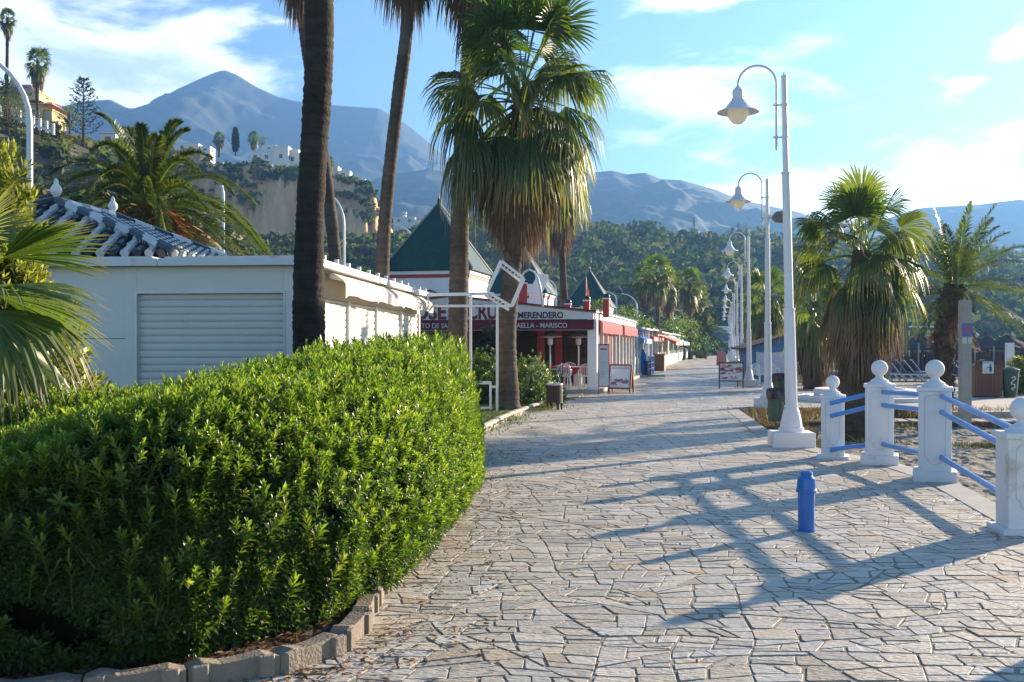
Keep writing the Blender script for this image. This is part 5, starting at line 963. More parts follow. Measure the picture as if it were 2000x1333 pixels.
# loungers, thatched parasols, reed fence
def lounger(label, loc, rz, group, back=0.9):
    t = thing('sun_lounger', label, 'sun lounger', loc, rz, group); NB = mat('lounger_blue', (0.03, 0.06, 0.17), 0.6)
    b = MB(); b.box(-.33, -.29, -.95, .95, .28, .34); b.box(.29, .33, -.95, .95, .28, .34); b.box(-.33, .33, -.95, -.90, .28, .34); b.box(-.33, .33, .9, .95, .28, .34); b.build('frame', PLAINW, t)
    b = MB(); b.box(-.28, .28, -.9, .25, .33, .41); b.build('seat', NB, t); b = MB(); b.obox((0, .25, .35), (0, .25+.72*math.cos(back), .35+.72*math.sin(back)), .64, .09); b.build('backrest', NB, t)
    b = MB(); b.obox((-.335, .25, .33), (-.335, .25+.78*math.cos(back), .35+.78*math.sin(back)), .03, .035); b.obox((.335, .25, .33), (.335, .25+.78*math.cos(back), .35+.78*math.sin(back)), .03, .035); b.build('back_frame', PLAINW, t)
    for sx in (-.31, .31):
        for a, c in ((-.8, -.45), (-.45, -.8)): b = MB(); b.obox((sx, a, .29), (sx, c, 0), .04, .05); b.build('leg', PLAINW, t)
        b = MB(); b.obox((sx, .8, .29), (sx, .55, 0), .04, .05); b.build('leg', PLAINW, t)
    return t
g = 'white sun loungers with blue cushions by the reed fence'
sl = lounger('leftmost blue-cushioned lounger left of the tall post finial', (xx(1768, 46), 46, 0), 1.35, g)
for k, (px, Y, rz, lab) in enumerate([(1783, 46.6, 1.3, 'second lounger from the left, close behind the first one'), (1797, 46, 1.35, 'third lounger from the left, nearest the date palm trunk'), (1812, 47, 1.3, 'lounger half behind the ball finial of the tall post'), (1866, 43, 1.6, 'lounger just right of the date palm trunk'), (1880, 42, -0.4, 'lounger behind the concrete sign post'), (1898, 41, 1.3, 'lounger between the sign post and the wooden bin housing'), (1906, 43.5, 1.2, 'farthest right lounger behind the wooden bin housing')]):
    dup(sl, (xx(px, Y), Y, 0), rz, lab)
def thatch(label, loc, R, group, h=1.55):
    t = thing('thatched_parasol', label, 'parasol', loc, 0, group); b = MB(); b.tube([(0, 0, 0), (0, 0, h+.5)], .05, 8); b.build('pole', BARK, t); r = np.random.default_rng(int(R*100)); b = MB()
    n = 26; pr = [(.02, h+.72), (.18, h+.66), (.22, h+.6), (.55*R, h+.36), (R*.85, h+.12), (R, h), (R*.97, h-.04), (R*.8, h+.05), (.03, h+.45)]
    v = []
    for q, z in pr: v += [(q*math.cos(a)*(1+.03*r.normal()), q*math.sin(a)*(1+.03*r.normal()), z+.02*r.normal()) for a in np.arange(n)*2*math.pi/n]
    b.add(v, [(k*n+j, k*n+(j+1) % n, (k+1)*n+(j+1) % n, (k+1)*n+j) for k in range(len(pr)-1) for j in range(n)])
    for k in range(170): a = r.random()*6.28; q = R*(.9+.12*r.random()); z = h+.06*r.random(); c, s_ = math.cos(a), math.sin(a); b.add([(q*c-.02*s_, q*s_+.02*c, z), (q*c+.02*s_, q*s_-.02*c, z), ((q+.05)*c, (q+.05)*s_, z-.12-.12*r.random())], [(0, 1, 2)])
    b.build('thatch', THATCH, t); return t
g = 'thatched parasols beyond the reed fence'
TPs = [(1967, 56, 1.35, 'largest thatched parasol, nearest on the right'), (1930, 62, 1.35, 'thatched parasol just left of the largest one'), (1994, 66, 1.3, 'thatched parasol at the right edge behind the largest one'), (1893, 66, 1.3, 'thatched parasol right behind the sign post'), (1868, 58, 1.2, 'thatched parasol directly right of the date palm trunk'), (1803, 60, 1.3, 'thatched parasol directly left of the date palm trunk'), (1782, 70, 1.3, 'leftmost thatched parasol beside the shaggy palm'), (1822, 74, 1.3, 'thatched parasol farther back behind the date palm trunk'), (1912, 80, 1.3, 'small distant thatched parasol between two nearer ones'), (1955, 84, 1.3, 'small distant thatched parasol behind the largest one'), (2030, 60, 1.3, 'thatched parasol cut by the right edge of the view')]
for k, (px, Y, R, lab) in enumerate(TPs): thatch(lab, (xx(px, Y), Y, -0.1), R, g, 1.55 if k < 2 else 1.5)
t = thing('reed_fence', 'brown reed and stake fence behind the sun loungers', 'fence', (19, 52, 0)); b = MB(); r9 = np.random.default_rng(5); n = 1500; xs = np.sort(r9.random(n))*20-5
for x in xs: h = 1.22+.06*r9.normal(); c = np.array((0.10, 0.055, 0.045))*(.6+.9*r9.random()); w_ = .012+.012*r9.random(); y = .03*r9.normal(); b.box(x-w_, x+w_, y-.01, y+.01, 0, h, c)
b.build('reeds', REED, t)
for k in range(22): b = MB(); x = -5+k*.93+.2*r9.random(); b.tube([(x, -.06, 0), (x+.02, -.06, 1.55+.25*r9.random())], .04, 7, (0.42, 0.35, 0.27)); b.build('stake', REED, t)
b = MB(); b.box(-5, 15, .05, .07, 0, 1.05, (0.05, .03, .028)); b.build('backing', REED, t)
t = thing('beach_frame', 'white and red timber play frame beyond the thatched parasols', 'climbing frame', (xx(1800, 90), 90, 0)); 
b = MB(); 
for x in (-1.1, -.1, 1.0): b.obox((x, 0, 0), (x, 0, 2.9), .08, .08, (0.6, .6, .55)); 
b.build('posts', ATTR, t); b = MB(); b.box(-1.2, 1.3, -.05, .05, 2.3, 2.4, (0.5, .08, .06)); b.box(-1.1, 1.3, -.05, .05, 3.15, 3.3, (0.62, .62, .6)); b.obox((-1.4, 0, 2.9), (-.7, 0, 3.3), .08, .1, (0.05, .07, .12)); b.build('beams', ATTR, t)
# ---------------------------------------------------------------- shuttered white kiosk
K = thing('kiosk', 'closed white kiosk with roller shutters and a faded cream awning behind the hedge', 'kiosk', (-3.0, 15.0, 0), -0.081)
b = MB(); b.box(-0.35, 0, -0.02, .10, 0, 2.8); b.box(-2.75, -2.57, -.02, .10, 0, 2.8); b.box(-2.57, -.35, -.02, .10, 2.39, 2.8); b.box(-6.2, -2.75, .015, .10, 0, 2.8); b.box(-6.2, -6.1, .1, 9.65, 0, 2.8); b.box(-6.1, -.1, 9.55, 9.65, 0, 2.8); b.box(-.1, 0, .1, .45, 0, 2.8); b.build('wall', KIOSK, K, bevel=.006)
b = MB(); 
for z in (.72, 1.72): b.box(-6.2, -2.76, .011, .015, z, z+.008)
b.build('panel_joint', DARK, K)
def rollshutter(ax, a0, a1, z0, z1, pitch, off, parent):
    b = MB(); z = z0
    while z < z1-.005:
        h = min(pitch, z1-z); pr = [(0, z), (-.012, z+h*.18), (-.015, z+h*.5), (-.012, z+h*.84), (0, z+h*.93), (.006, z+h)]
        if ax == 'x': v = [(x, off+d, zz_) for x in (a0, a1) for d, zz_ in pr]
        else: v = [(off-d, y, zz_) for y in (a1, a0) for d, zz_ in pr]
        n = len(pr); b.add(v, [(i, n+i, n+i+1, i+1) for i in range(n-1)]); z += pitch
    return b.build('roller_shutter', SHUT, parent)
s = rollshutter('x', -2.57, -.35, 0.05, 2.39, 0.107, .06, K)
b = MB(); b.box(-2.6, -.32, -.028, -.02, 2.39, 2.42); b.box(-2.60, -2.57, -.028, .09, 0, 2.39); b.box(-.35, -.32, -.028, .09, 0, 2.39); b.build('shutter_frame', TRIM, K)
b = MB(); b.box(-6.35, .16, -.14, 9.8, 2.80, 2.83); b.build('roof', WALLW, K)
b = MB(); 
for x0, x1 in ((-6.35, -4.3), (-4.29, -2.2), (-2.19, .16)): b.box(x0, x1, -.17, -.142, 2.79, 2.90); b.prism([(x0+.1, 2.90), (x1-.05, 2.90), (x1-.09, 2.93), (x0+.1, 2.925)], (-.16, .3), 1)
b.box(.162, .19, -.17, 9.8, 2.79, 2.90); b.build('roof_edge', TRIM if False else WALLW, K, bevel=.004)
b = MB(); 
for k in range(13): b.box(.13, .19, .3+k*.76, .36+k*.76, 2.90, 2.97)
b.build('roof_clips', WALLW, K)
ys = [.45, 2.49, 4.75, 7.25, 9.5]
for k in range(4): rollshutter('y', ys[k]+.05, ys[k+1]-.05, .05, 2.36, 0.125, -.03, K)
for y in ys[1:]+[.45]: b = MB(); b.box(-.06, .03, y-.05, y+.05, 0, 2.36); b.build('shutter_post', WALLW, K, bevel=.004)
b = MB(); b.box(-.10, .01, .45, 9.6, 2.36, 2.60); b.build('beam', BEAM, K); b = MB(); b.box(-.06, .0, .45, 9.6, 2.60, 2.80); b.build('soffit_board', BEAM, K)
b = MB(); r5 = random.Random(2); n = 60; v = []
for k in range(n+1):
    y = .95+8.6*k/n; w_ = .012*math.sin(k*1.3)+.008*r5.uniform(-1, 1); sg = .015*math.sin(k*.4)
    v += [(.03, y, 2.76), (.16, y, 2.735), (.30+w_*.3, y, 2.64+sg*.3), (.335+w_, y, 2.575), (.33+w_*1.4, y, 2.40+sg+(-.05 if k % 17 == 0 else 0))]
b.add(v, [(5*k+i, 5*k+5+i, 5*k+6+i, 5*k+1+i) for k in range(n) for i in range(4)]); b.build('awning', CREAM, K, smooth=True)
b = MB(); b.tube([(.13, .95, 2.70), (.13, 9.55, 2.70)], .045, 10); b.build('awning_roller', WALLW, K)
# tiled hip roof behind
def tiled():
    t = thing('tiled_pavilion', 'pavilion behind the kiosk with a hip roof of alternating blue and white tiles', 'building', (-8, 19, 0)); A = np.array([0.03, -1.1, 4.05]); B = np.array([.05, 1.4, 4.12])
    ze = 3.0; c = {'rn': np.array([2.75, -3.1, ze]), 'rf': np.array([3.0, 2.9, ze]), 'ln': np.array([-3.4, -2.9, ze]), 'lf': np.array([-3.2, 3.1, ze])}
    b = MB(); b.add([A-[0, 0, .05], B-[0, 0, .05], c['rn']-[0, 0, .05], c['rf']-[0, 0, .05], c['ln']-[0, 0, .05], c['lf']-[0, 0, .05]], [(0, 2, 3, 1), (0, 4, 2), (1, 3, 5), (0, 1, 5, 4)]); b.build('roof_deck', mat('tile_shadow', (0.05, 0.055, 0.07), 0.8), t)
    b = MB(); b.box(-3.0, 2.7, -2.7, 2.7, 0, 3.0); b.build('wall', WALLW, t); r = random.Random(1)
    TB, TW = (0.035, 0.05, 0.06), (0.55, 0.57, 0.57)
    def face(P0, P1, E0, E1, n, name='roof_tiles'):
        b = MB()
        for i in range(n+1):
            u = i/n; e = E0+(E1-E0)*u; ed = (E1-E0)/np.linalg.norm(E1-E0); nm = np.cross(ed, (P0+P1)/2-(E0+E1)/2); nm /= np.linalg.norm(nm); nm = nm if nm[2] > 0 else -nm
            sl = np.cross(nm, ed); sl = sl if sl[2] > 0 else -sl; sl /= np.linalg.norm(sl)
            # go up the slope until a hip or the ridge is met
            hi = None; best = 0
            for q in np.linspace(0, 6, 121):
                p = e+sl*q; a = (p-E0)@ed; H = ((P0-E0)@sl); tt = q/H
                if tt > 1: break
                lo = ((P0-E0)@ed)*tt; hi_ = np.linalg.norm(E1-E0)-(np.linalg.norm(E1-E0)-((P1-E0)@ed))*tt
                if a < lo-.02 or a > hi_+.02: break
                best = q
            m = int(best/.27)
            for k in range(m+1):
                p0 = e+sl*k*.27; p1 = e+sl*min((k+1)*.27+.03, best+.1); cl = TW if i % 2 == 0 else TB
                b.tube([p0+nm*(.045+.012), p1+nm*.035], [.072, .058], 8, np.array(cl)*r.uniform(.8, 1.1), cap=True)
        b.build(name, GLOSS, t)
    face(A, B, c['rn'], c['rf'], 30); face(A, A, c['ln'], c['rn'], 32); face(B, B, c['rf'], c['lf'], 24)
    def hip(p, q):
        b = MB(); L = np.linalg.norm(q-p); m = int(L/.36); d = (q-p)/m
        for k in range(m): b.tube([p+d*k+UP*.10, p+d*(k+1.08)+UP*.07], [.085, .10], 8, np.array(TW if k % 2 else TB)*r.uniform(.85, 1.1))
        b.build('ridge_tiles', GLOSS, t)
    hip(A, c['rn']); hip(A, c['ln']); hip(A, B); hip(B, c['rf']); hip(B, c['lf'])
    for p, s in ((A, .80), (B, .76)):
        f = MB(); f.lathe([(.10*s, 0), (.11*s, .05*s), (.06*s, .09*s), (.05*s, .12*s), (.09*s, .16*s), (.125*s, .23*s), (.12*s, .29*s), (.07*s, .37*s), (.045*s, .40*s), (.055*s, .42*s), (.05*s, .45*s), (.025*s, .50*s), (.001, .52*s)], p+UP*.08, 18); f.build('finial', PLAINW, t, smooth=True)
tiled()
# ---------------------------------------------------------------- white metal frame
def mframe():
    Y = 24.5; o = np.array([xx(919, Y), Y, 0]); t = thing('metal_frame', 'white welded metal sign frame with a tilted ladder-like top beside the palm', 'frame', o)
    def q(px, py, dy=0): return P(px, py, Y+dy)-o
    def bar(name, a, c, w_=.075, col=None): b = MB(); b.obox(a, c, w_*.8, w_); b.build(name, METALW, t, bevel=.004)
    bar('post', q(919, 572, .1), np.array([0, .1, 0])); bar('post', q(971, 600, -.1), np.array([q(971, 700)[0], -.1, 0.03]))
    bar('top_bar', q(770, 577, .14), q(965, 574, .14)); bar('top_bar', q(838, 598, -.14), q(1000, 598, -.14), .06); bar('top_bar', q(835, 577, .1), q(838, 598, -.1), .05)
    bar('low_bar', q(919, 748), q(960, 748)); bar('low_post', q(958, 748), q(958, 800)); bar('low_bar', q(960, 756), q(971, 756), .06); bar('low_bar', q(925, 797), q(956, 797), .05); bar('low_post', q(927, 782), q(927, 800), .05)
    A, B, Cc, D = (979, 510), (1023, 544), (999, 599), (952, 570)
    for dy in (-.16, .16):
        ox = -5 if dy > 0 else 0; oy = 7 if dy > 0 else 0
        bar('tilted_bar', q(A[0]+ox, A[1]+oy, dy), q(B[0]+ox, B[1]+oy, dy), .06); bar('tilted_bar', q(D[0]+ox, D[1]+oy, dy), q(Cc[0]+ox, Cc[1]+oy, dy), .06)
    bar('tilted_bar', q(*A, -.16), q(*D, -.16), .09); bar('tilted_bar', q(*B, -.16), q(*Cc, -.16), .09)
    for k in range(7):
        u = (k+.5)/7
        for p0, p1 in ((A, B), (D, Cc)): x = p0[0]+(p1[0]-p0[0])*u; y = p0[1]+(p1[1]-p0[1])*u; bar('rung', q(x, y, -.16), q(x-5, y+7, .16), .03)
    t2 = thing('arched_tube', 'slim white arched tube rising behind the tilted metal frame', 'pipe', P(1060, 600, 33)-np.array([0, 0, 0])); o2 = P(1060, 600, 33); b = MB()
    b.tube([P(x, y, 33)-o2 for x, y in ((1012, 556), (1017, 542), (1024, 532), (1034, 527), (1044, 532), (1051, 545), (1056, 565), (1060, 600))], .035, 10); b.build('tube', METALW, t2, smooth=True)
mframe()
# ---------------------------------------------------------------- restaurant
RO = (2.74, 34.7, 0); REST = thing('restaurant', 'open fronted beach restaurant with lettered white gable and maroon awning', 'restaurant', RO, RZ)
b = MB(); b.box(-9.5, .25, -.25, 17, -.3, .12); b.build('terrace_floor', CONC, REST, bevel=.01)
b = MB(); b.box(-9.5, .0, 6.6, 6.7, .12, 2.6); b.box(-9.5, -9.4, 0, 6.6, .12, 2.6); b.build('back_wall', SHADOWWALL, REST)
b = MB(); b.box(-9.5, -2.2, 6.7, 17, .12, 2.55); b.build('kitchen_block', mat('shaded_interior', (0.10, 0.06, 0.045), 0.8, var=0.2), REST)  # dark colour stands in for the shaded terrace interior
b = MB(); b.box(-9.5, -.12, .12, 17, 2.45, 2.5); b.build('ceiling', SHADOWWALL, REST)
b = MB(); b.prism([(-9.6, 2.5), (.02, 2.5), (.02, 2.72), (-5.0, 3.30), (-9.6, 2.75)], (0, .10), 1); b.build('gable', mat('fascia_white', (0.66, 0.68, 0.72), 0.7, var=0.05, dirt=((0.5, 0.5, 0.52), 2, .66)), REST)
b = MB(); b.prism([(-9.7, 2.76), (-5.0, 3.31), (.12, 2.73), (.12, 2.77), (-5.0, 3.36), (-9.7, 2.81)], (-.06, 17.1), 1); b.build('roof', mat('roof_sheet', (0.42, 0.40, 0.39), 0.7, var=0.2), REST)
b = MB(); b.obox((.12, -.08, 2.77), (-5.0, -.08, 3.35), .04, .05); b.obox((-5.0, -.08, 3.35), (-9.7, -.08, 2.80), .04, .05); b.build('roof_trim', MAROON, REST)
MT_ = mat('sign_maroon', (0.13, 0.02, 0.035), 0.6, var=0.05); NV = mat('sign_navy', (0.06, 0.035, 0.06), 0.6, var=0.05); GW = mat('sign_grey', (0.50, 0.50, 0.54), 0.7, var=0.05)
text('JOSE', .72, MT_, 'sign_letters', REST, (-6.49, -.012, 2.535), offset=.024, width=1.43); text('CRUZ', .72, MT_, 'sign_letters', REST, (-4.39, -.012, 2.535), offset=.024, width=1.46)
text('MERENDERO', .30, NV, 'sign_letters', REST, (-2.60, -.012, 2.545), offset=.010, width=1.58)
def scal(x0, x1, name, m, n):
    b = MB(); v = []; tot = n*6
    for k in range(tot+1):
        x = x0+(x1-x0)*k/tot; s = abs(math.sin(math.pi*(k % 6)/6)); v += [(x, -.03, 2.50), (x, -.13, 2.36), (x, -.15, 2.20), (x, -.15, 2.165-.035*s)]
    b.add(v, [(4*k+i+1, 4*k+5+i, 4*k+4+i, 4*k+i) for k in range(tot) for i in range(3)]); b.build(name, m, REST)
scal(-9.4, -3.32, 'awning', MAROON, 24); scal(-2.98, .05, 'awning', MAROON, 12)
b = MB(); b.obox((-9.4, -.155, 2.135), (.05, -.155, 2.135), .004, .012); b.build('awning_piping', GW, REST)
text('ESPETO DE SARDINAS', .235, GW, 'sign_letters', REST, (-6.42, -.165, 2.215), offset=.004, sx=.93)
text('PAELLA - MARISCO', .235, GW, 'sign_letters', REST, (-2.72, -.165, 2.215), offset=.004, sx=.94)
for x, y, w_ in ((-.02, .12, .16), (-3.2, .12, .12), (-6.3, .2, .12)):
    b = MB(); b.box(x-w_, x+w_, y-w_, y+w_, .12, 2.5); b.box(x-w_-.03, x+w_+.03, y-w_-.03, y+w_+.03, -.02, .25); b.build('pillar', WALLW, REST, bevel=.008)
for x, y in ((-2.35, 3.2), (-1.9, 4.6), (-4.4, 3.5), (-.1, 5.2)): b = MB(); b.box(x-.12, x+.12, y-.12, y+.12, .12, 2.45); b.build('red_pillar', REDP, REST)
for k in range(11): y = 1.6+k*1.5; b = MB(); b.box(-.10, .02, y-.06, y+.06, .12, 2.5); b.build('side_post', WALLW, REST)
b = MB(); b.box(-.12, .06, .3, 17, 2.5, 2.72); b.build('side_beam', WALLW, REST)
b = MB(); 
for k in range(24): b.box(.02, .10, .6+k*.7, .68+k*.7, 2.79, 2.86)
b.box(.03, .09, .5, 16.9, 2.775, 2.80); b.build('gutter', WALLW, REST)
for i, (y0, y1) in enumerate(((1.3, 8.5), (9.6, 16.4))):
    b = MB(); n = 30; v = []
    for k in range(n+1): y = y0+(y1-y0)*k/n; w_ = .02*math.sin(k*1.9); v += [(.06, y, 2.52), (.16, y, 2.44), (.19+w_, y, 2.38), (.19+w_*1.3, y, 2.06-.03*abs(math.sin(k*.8)))]
    b.add(v, [(4*k+j, 4*k+4+j, 4*k+5+j, 4*k+1+j) for k in range(n) for j in range(3)]); b.build('side_awning', REDCLOTH, REST, smooth=True)
b = MB(); b.box(-3.9, -.4, 5.6, 6.1, .12, 1.1); b.build('bar_counter', mat('dark_wood', (0.06, 0.035, 0.025), 0.5, var=0.2), REST); b = MB(); b.box(-3.5, -.5, 6.35, 6.6, 1.5, 1.55); b.box(-3.5, -.5, 6.35, 6.6, 1.9, 1.95); b.build('shelf', mat('dark_wood', (0, 0, 0)), REST)
# furniture under the awning
def rl(x, y, z=.12): c, s = math.cos(RZ), math.sin(RZ); return (RO[0]+x*c-y*s, RO[1]+x*s+y*c, z)
def table(label, loc, group):
    t = thing('dining_table', label, 'table', loc, .1, group); b = MB(); b.box(-.4, .4, -.4, .4, .70, .725); b.build('table_top', PLAINW, t)
    for sx in (-1, 1):
        for sy in (-1, 1): b = MB(); b.box(sx*.36-.02, sx*.36+.02, sy*.36-.02, sy*.36+.02, 0, .70); b.build('leg', PLAINW, t)
    return t
def cloth(label, loc, group):
    m = mat('red_cloth', (0.30, 0.02, 0.035), 0.85, var=0.2, scale=5); b = MB(); n = 40; v = []
    for k in range(n):
        a = k*2*math.pi/n; s = .44/max(abs(math.cos(a)), abs(math.sin(a))); w_ = .03*math.sin(k*2.2); v += [(s*math.cos(a)*.98, s*math.sin(a)*.98, .733), (s*math.cos(a)*1.0, s*math.sin(a)*1.0, .72), ((s+.03+w_)*math.cos(a), (s+.03+w_)*math.sin(a), .50+.05*math.sin(k*1.1))]
    b.add(v, [(3*k+i, (3*k+3) % (3*n)+i, (3*k+3) % (3*n)+i+1, 3*k+i+1) for k in range(n) for i in range(2)]+[tuple(3*k for k in range(n))]); o = b.build('tablecloth', m, None, smooth=False, loc=loc, rotz=.1); tag(o, label, 'tablecloth', group); return o
gt, gc, gk = 'white tables on the restaurant terrace', 'white plastic chairs on the restaurant terrace', 'red cloths on the terrace tables'
tpos = [(-.75, 1.25, 'nearest terrace table, left of the white corner pillar'), (-1.9, 2.1, 'terrace table left of the nearest one'), (.0+-.45, 3.0, 'terrace table behind the corner pillar'), (-1.5, 3.9, 'terrace table in the second row'), (-3.0, 2.6, 'terrace table behind the round flowering bush')]
T0 = table(tpos[0][2], rl(*tpos[0][:2]), gt); cloth('red cloth over the nearest terrace table', rl(*tpos[0][:2]), gk)
for x, y, l in tpos[1:]: dup(T0, rl(x, y), .1, l); cloth('red cloth over the '+l, rl(x, y), gk)
w2 = MB(); w2.box(-.28, .28, -.28, .28, 0, .004); o = w2.build('overlay_cloth', mat('white_cloth', (0.7, 0.68, 0.66), .8), None, loc=rl(-.75, 1.25, .12+.7345), rotz=.85); tag(o, 'white square overlay cloth on the nearest red tablecloth', 'tablecloth')
ch = monobloc(None, PLAINW, 'white plastic chair with its slatted back to the camera, nearest on the terrace', rl(-1.05, .45), math.pi-.1, gc)
for x, y, rz, l in [(-.30, .5, math.pi+.2, 'white plastic chair beside the white corner pillar'), (-1.55, 1.3, -1.4, 'white plastic chair left of the nearest terrace table'), (-2.2, 1.3, math.pi, 'white plastic chair in front of the table left of the nearest'), (-.1, 2.3, 1.4, 'white plastic chair just inside the side posts'), (-2.5, 2.9, -.5, 'white plastic chair behind the table beside the flowering bush'), (-1.2, 2.9, .2, 'white plastic chair between the two front tables')]:
    dup(ch, rl(x, y), rz+RZ+math.pi*0, l)
monobloc(None, mat('red_plastic', (0.60, 0.015, 0.02), 0.4), 'bright red plastic chair outside the restaurant side', (xx(1220, 47), 47, .0), 1.2, None)
t = None
def heater(label, loc, group):
    t = thing('patio_heater', label, 'patio heater', loc, 0, group); b = MB(); b.lathe([(.22, 0), (.23, .03), (.15, .08), (.15, .5), (.14, .52)], n=14); b.build('base', METALW, t); b = MB(); b.tube([(0, 0, .5), (0, 0, 1.55)], .025, 8); b.build('pole', METALW, t)
    b = MB(); b.lathe([(.05, 1.5), (.10, 1.55), (.10, 1.72), (.08, 1.75)], n=12); b.build('burner', METALW, t); b = MB(); b.lathe([(.06, 1.75), (.44, 1.80), (.445, 1.81), (.2, 1.90), (.05, 1.92), (.001, 1.925)], n=20); b.build('reflector', TRIM, t); return t
hh = heater('gas patio heater under the restaurant awning, left of the two', rl(-1.75, 1.7), 'gas heaters on the restaurant terrace'); dup(hh, rl(-.95, 3.3), 0, 'gas patio heater farther inside the terrace, right of the two')
# boards outside
q = (3.02, 33.6, 0); t = thing('menu_board', 'tall narrow white menu board leaning by the corner pillar', 'menu board', q, -.1)
b = MB(); b.M = Matrix.Rotation(R_(4), 4, 'X'); b.box(-.16, .16, -.012, .012, .28, 1.62, (0.60, 0.66, 0.72)); 
r6 = random.Random(9)
for k in range(16): z = 1.36-k*.055; b.box(-.12, -.12+r6.uniform(.1, .22), -.0135, -.012, z, z+.012, (0.38, 0.42, 0.48))
b.build('panel', GLOSS, t); f = MB(); f.M = b.M; f.box(-.185, -.16, -.02, .02, 0, 1.66); f.box(.16, .185, -.02, .02, 0, 1.66); f.box(-.16, .16, -.02, .02, 1.62, 1.66); f.box(-.16, .16, -.02, .02, .25, .28); f.build('frame', REDP, t)
text('MENU', .085, REDP, 'heading', t, (-.125, -.125, 1.46), offset=.002)
q = G(1213, 766); t = thing('menu_board', 'brown wooden folding board with a seafood picture on its front', 'menu board', q, -.45)
b = MB(); b.M = Matrix.Rotation(R_(-11), 4, 'X'); b.M = Matrix.Translation((0, -.20, 0)) @ b.M; 
BR = mat('board_brown', (0.20, 0.085, 0.05), 0.6, var=0.15)
b.box(-.36, .36, -.01, .01, .16, .92, (0.55, 0.62, 0.70)); b.box(-.32, .32, -.0115, -.01, .80, .88, (0.35, 0.38, 0.5)); 
picture(b, -.34, .34, .18, .50, -.011, 12, [(0.30, 0.10, 0.13), (0.5, 0.3, 0.3), (0.16, 0.13, 0.2), (0.7, 0.72, 0.75)], 22); pa = b.build('picture_panel', GLOSS, t)
f = MB(); f.M = b.M; f.box(-.42, -.36, -.02, .02, 0, .96); f.box(.36, .42, -.02, .02, 0, .96); f.box(-.36, .36, -.02, .02, .92, .98); f.box(-.36, .36, -.02, .02, .10, .16); f.build('front_frame', BR, t)
f = MB(); f.M = Matrix.Translation((0, .20, 0)) @ Matrix.Rotation(R_(11), 4, 'X'); f.box(-.42, .42, -.015, .015, .12, .97); f.box(-.42, -.36, -.02, .02, 0, .12); f.box(.36, .42, -.02, .02, 0, .12); f.build('back_board', BR, t)
# green-roofed towers
def tower(label, X, Y, hw=1.9, ze=4.70, za=7.7, mini=False):
    t = thing('tower', label, 'tower', (X, Y, 0), RZ, 'green pyramid-roofed towers along the shops'); w_ = hw-.18
    b = MB(); b.box(-w_, w_, -w_, w_, 0, ze-.32); b.box(-w_-.07, w_+.07, -w_-.07, w_+.07, ze-.18, ze-.04); b.build('wall', WALLW, t)
    b = MB(); b.box(-w_-.03, w_+.03, -w_-.03, w_+.03, ze-.32, ze-.18); b.build('red_band', REDP, t)
    b = MB(); N = 15
    for k in range(N):      # tile courses, slightly stepped, flared at the eaves
        u0, u1 = k/N, (k+1)/N; f0 = hw*(1-u0)*(1+.0*u0)+.03; f1 = hw*(1-u1)+.012; z0 = ze+(za-ze)*u0**1.02; z1 = ze+(za-ze)*u1**1.02
        v = [(sx*f0, sy*f0, z0) for sx, sy in ((-1, -1), (1, -1), (1, 1), (-1, 1))]+[(sx*f1, sy*f1, z1+.02) for sx, sy in ((-1, -1), (1, -1), (1, 1), (-1, 1))]
        b.add(v, [(0, 1, 5, 4), (1, 2, 6, 5), (2, 3, 7, 6), (3, 0, 4, 7), (3, 2, 1, 0)])
    b.build('roof', DKGREEN, t)
    b = MB()
    for sx, sy in ((-1, -1), (1, -1), (1, 1), (-1, 1)): b.tube([(sx*hw, sy*hw, ze+.04), (0, 0, za+.04)], .05, 6)
    b.build('hip_caps', mat('lead_grey', (0.20, 0.22, 0.21), 0.6), t)
    b = MB(); b.lathe([(.10, za-.02), (.05, za+.08), (.07, za+.14), (.04, za+.2), (.02, za+.3), (.001, za+.42)], n=10); b.build('finial', DKGREEN, t)
    if mini:
        b = MB(); y = -w_-.06; 
        for a, c in (((-.65, 3.55), (.15, 3.95)), ((.15, 3.95), (1.0, 3.60)), ((-.65, 3.42), (.15, 3.80)), ((.15, 3.80), (1.0, 3.46))): b.obox((a[0], y, a[1]), (c[0], y, c[1]), .12, .05)
        b.build('gable_moulding', PLAINW, t); b = MB(); b.obox((-.65, y-.02, 3.48), (.15, y-.02, 3.875), .06, .03); b.obox((.15, y-.02, 3.875), (1.0, y-.02, 3.53), .06, .03); b.build('moulding_stripe', MAROON, t)
        b = MB(); b.box(w_, w_+.012, -1.0, 1.0, 3.3, 4.0); b.build('side_panel', PLAINW, t)
tower('nearest and largest green pyramid-roofed tower, behind the restaurant sign', xx(857, 44), 44, mini=True, hw=1.95, ze=4.72, za=7.72)
tower('middle green tower mostly hidden behind the shaggy fan palm', xx(1018, 62), 62); tower('farthest small green tower behind the red chimney pots', xx(1152, 84), 84)
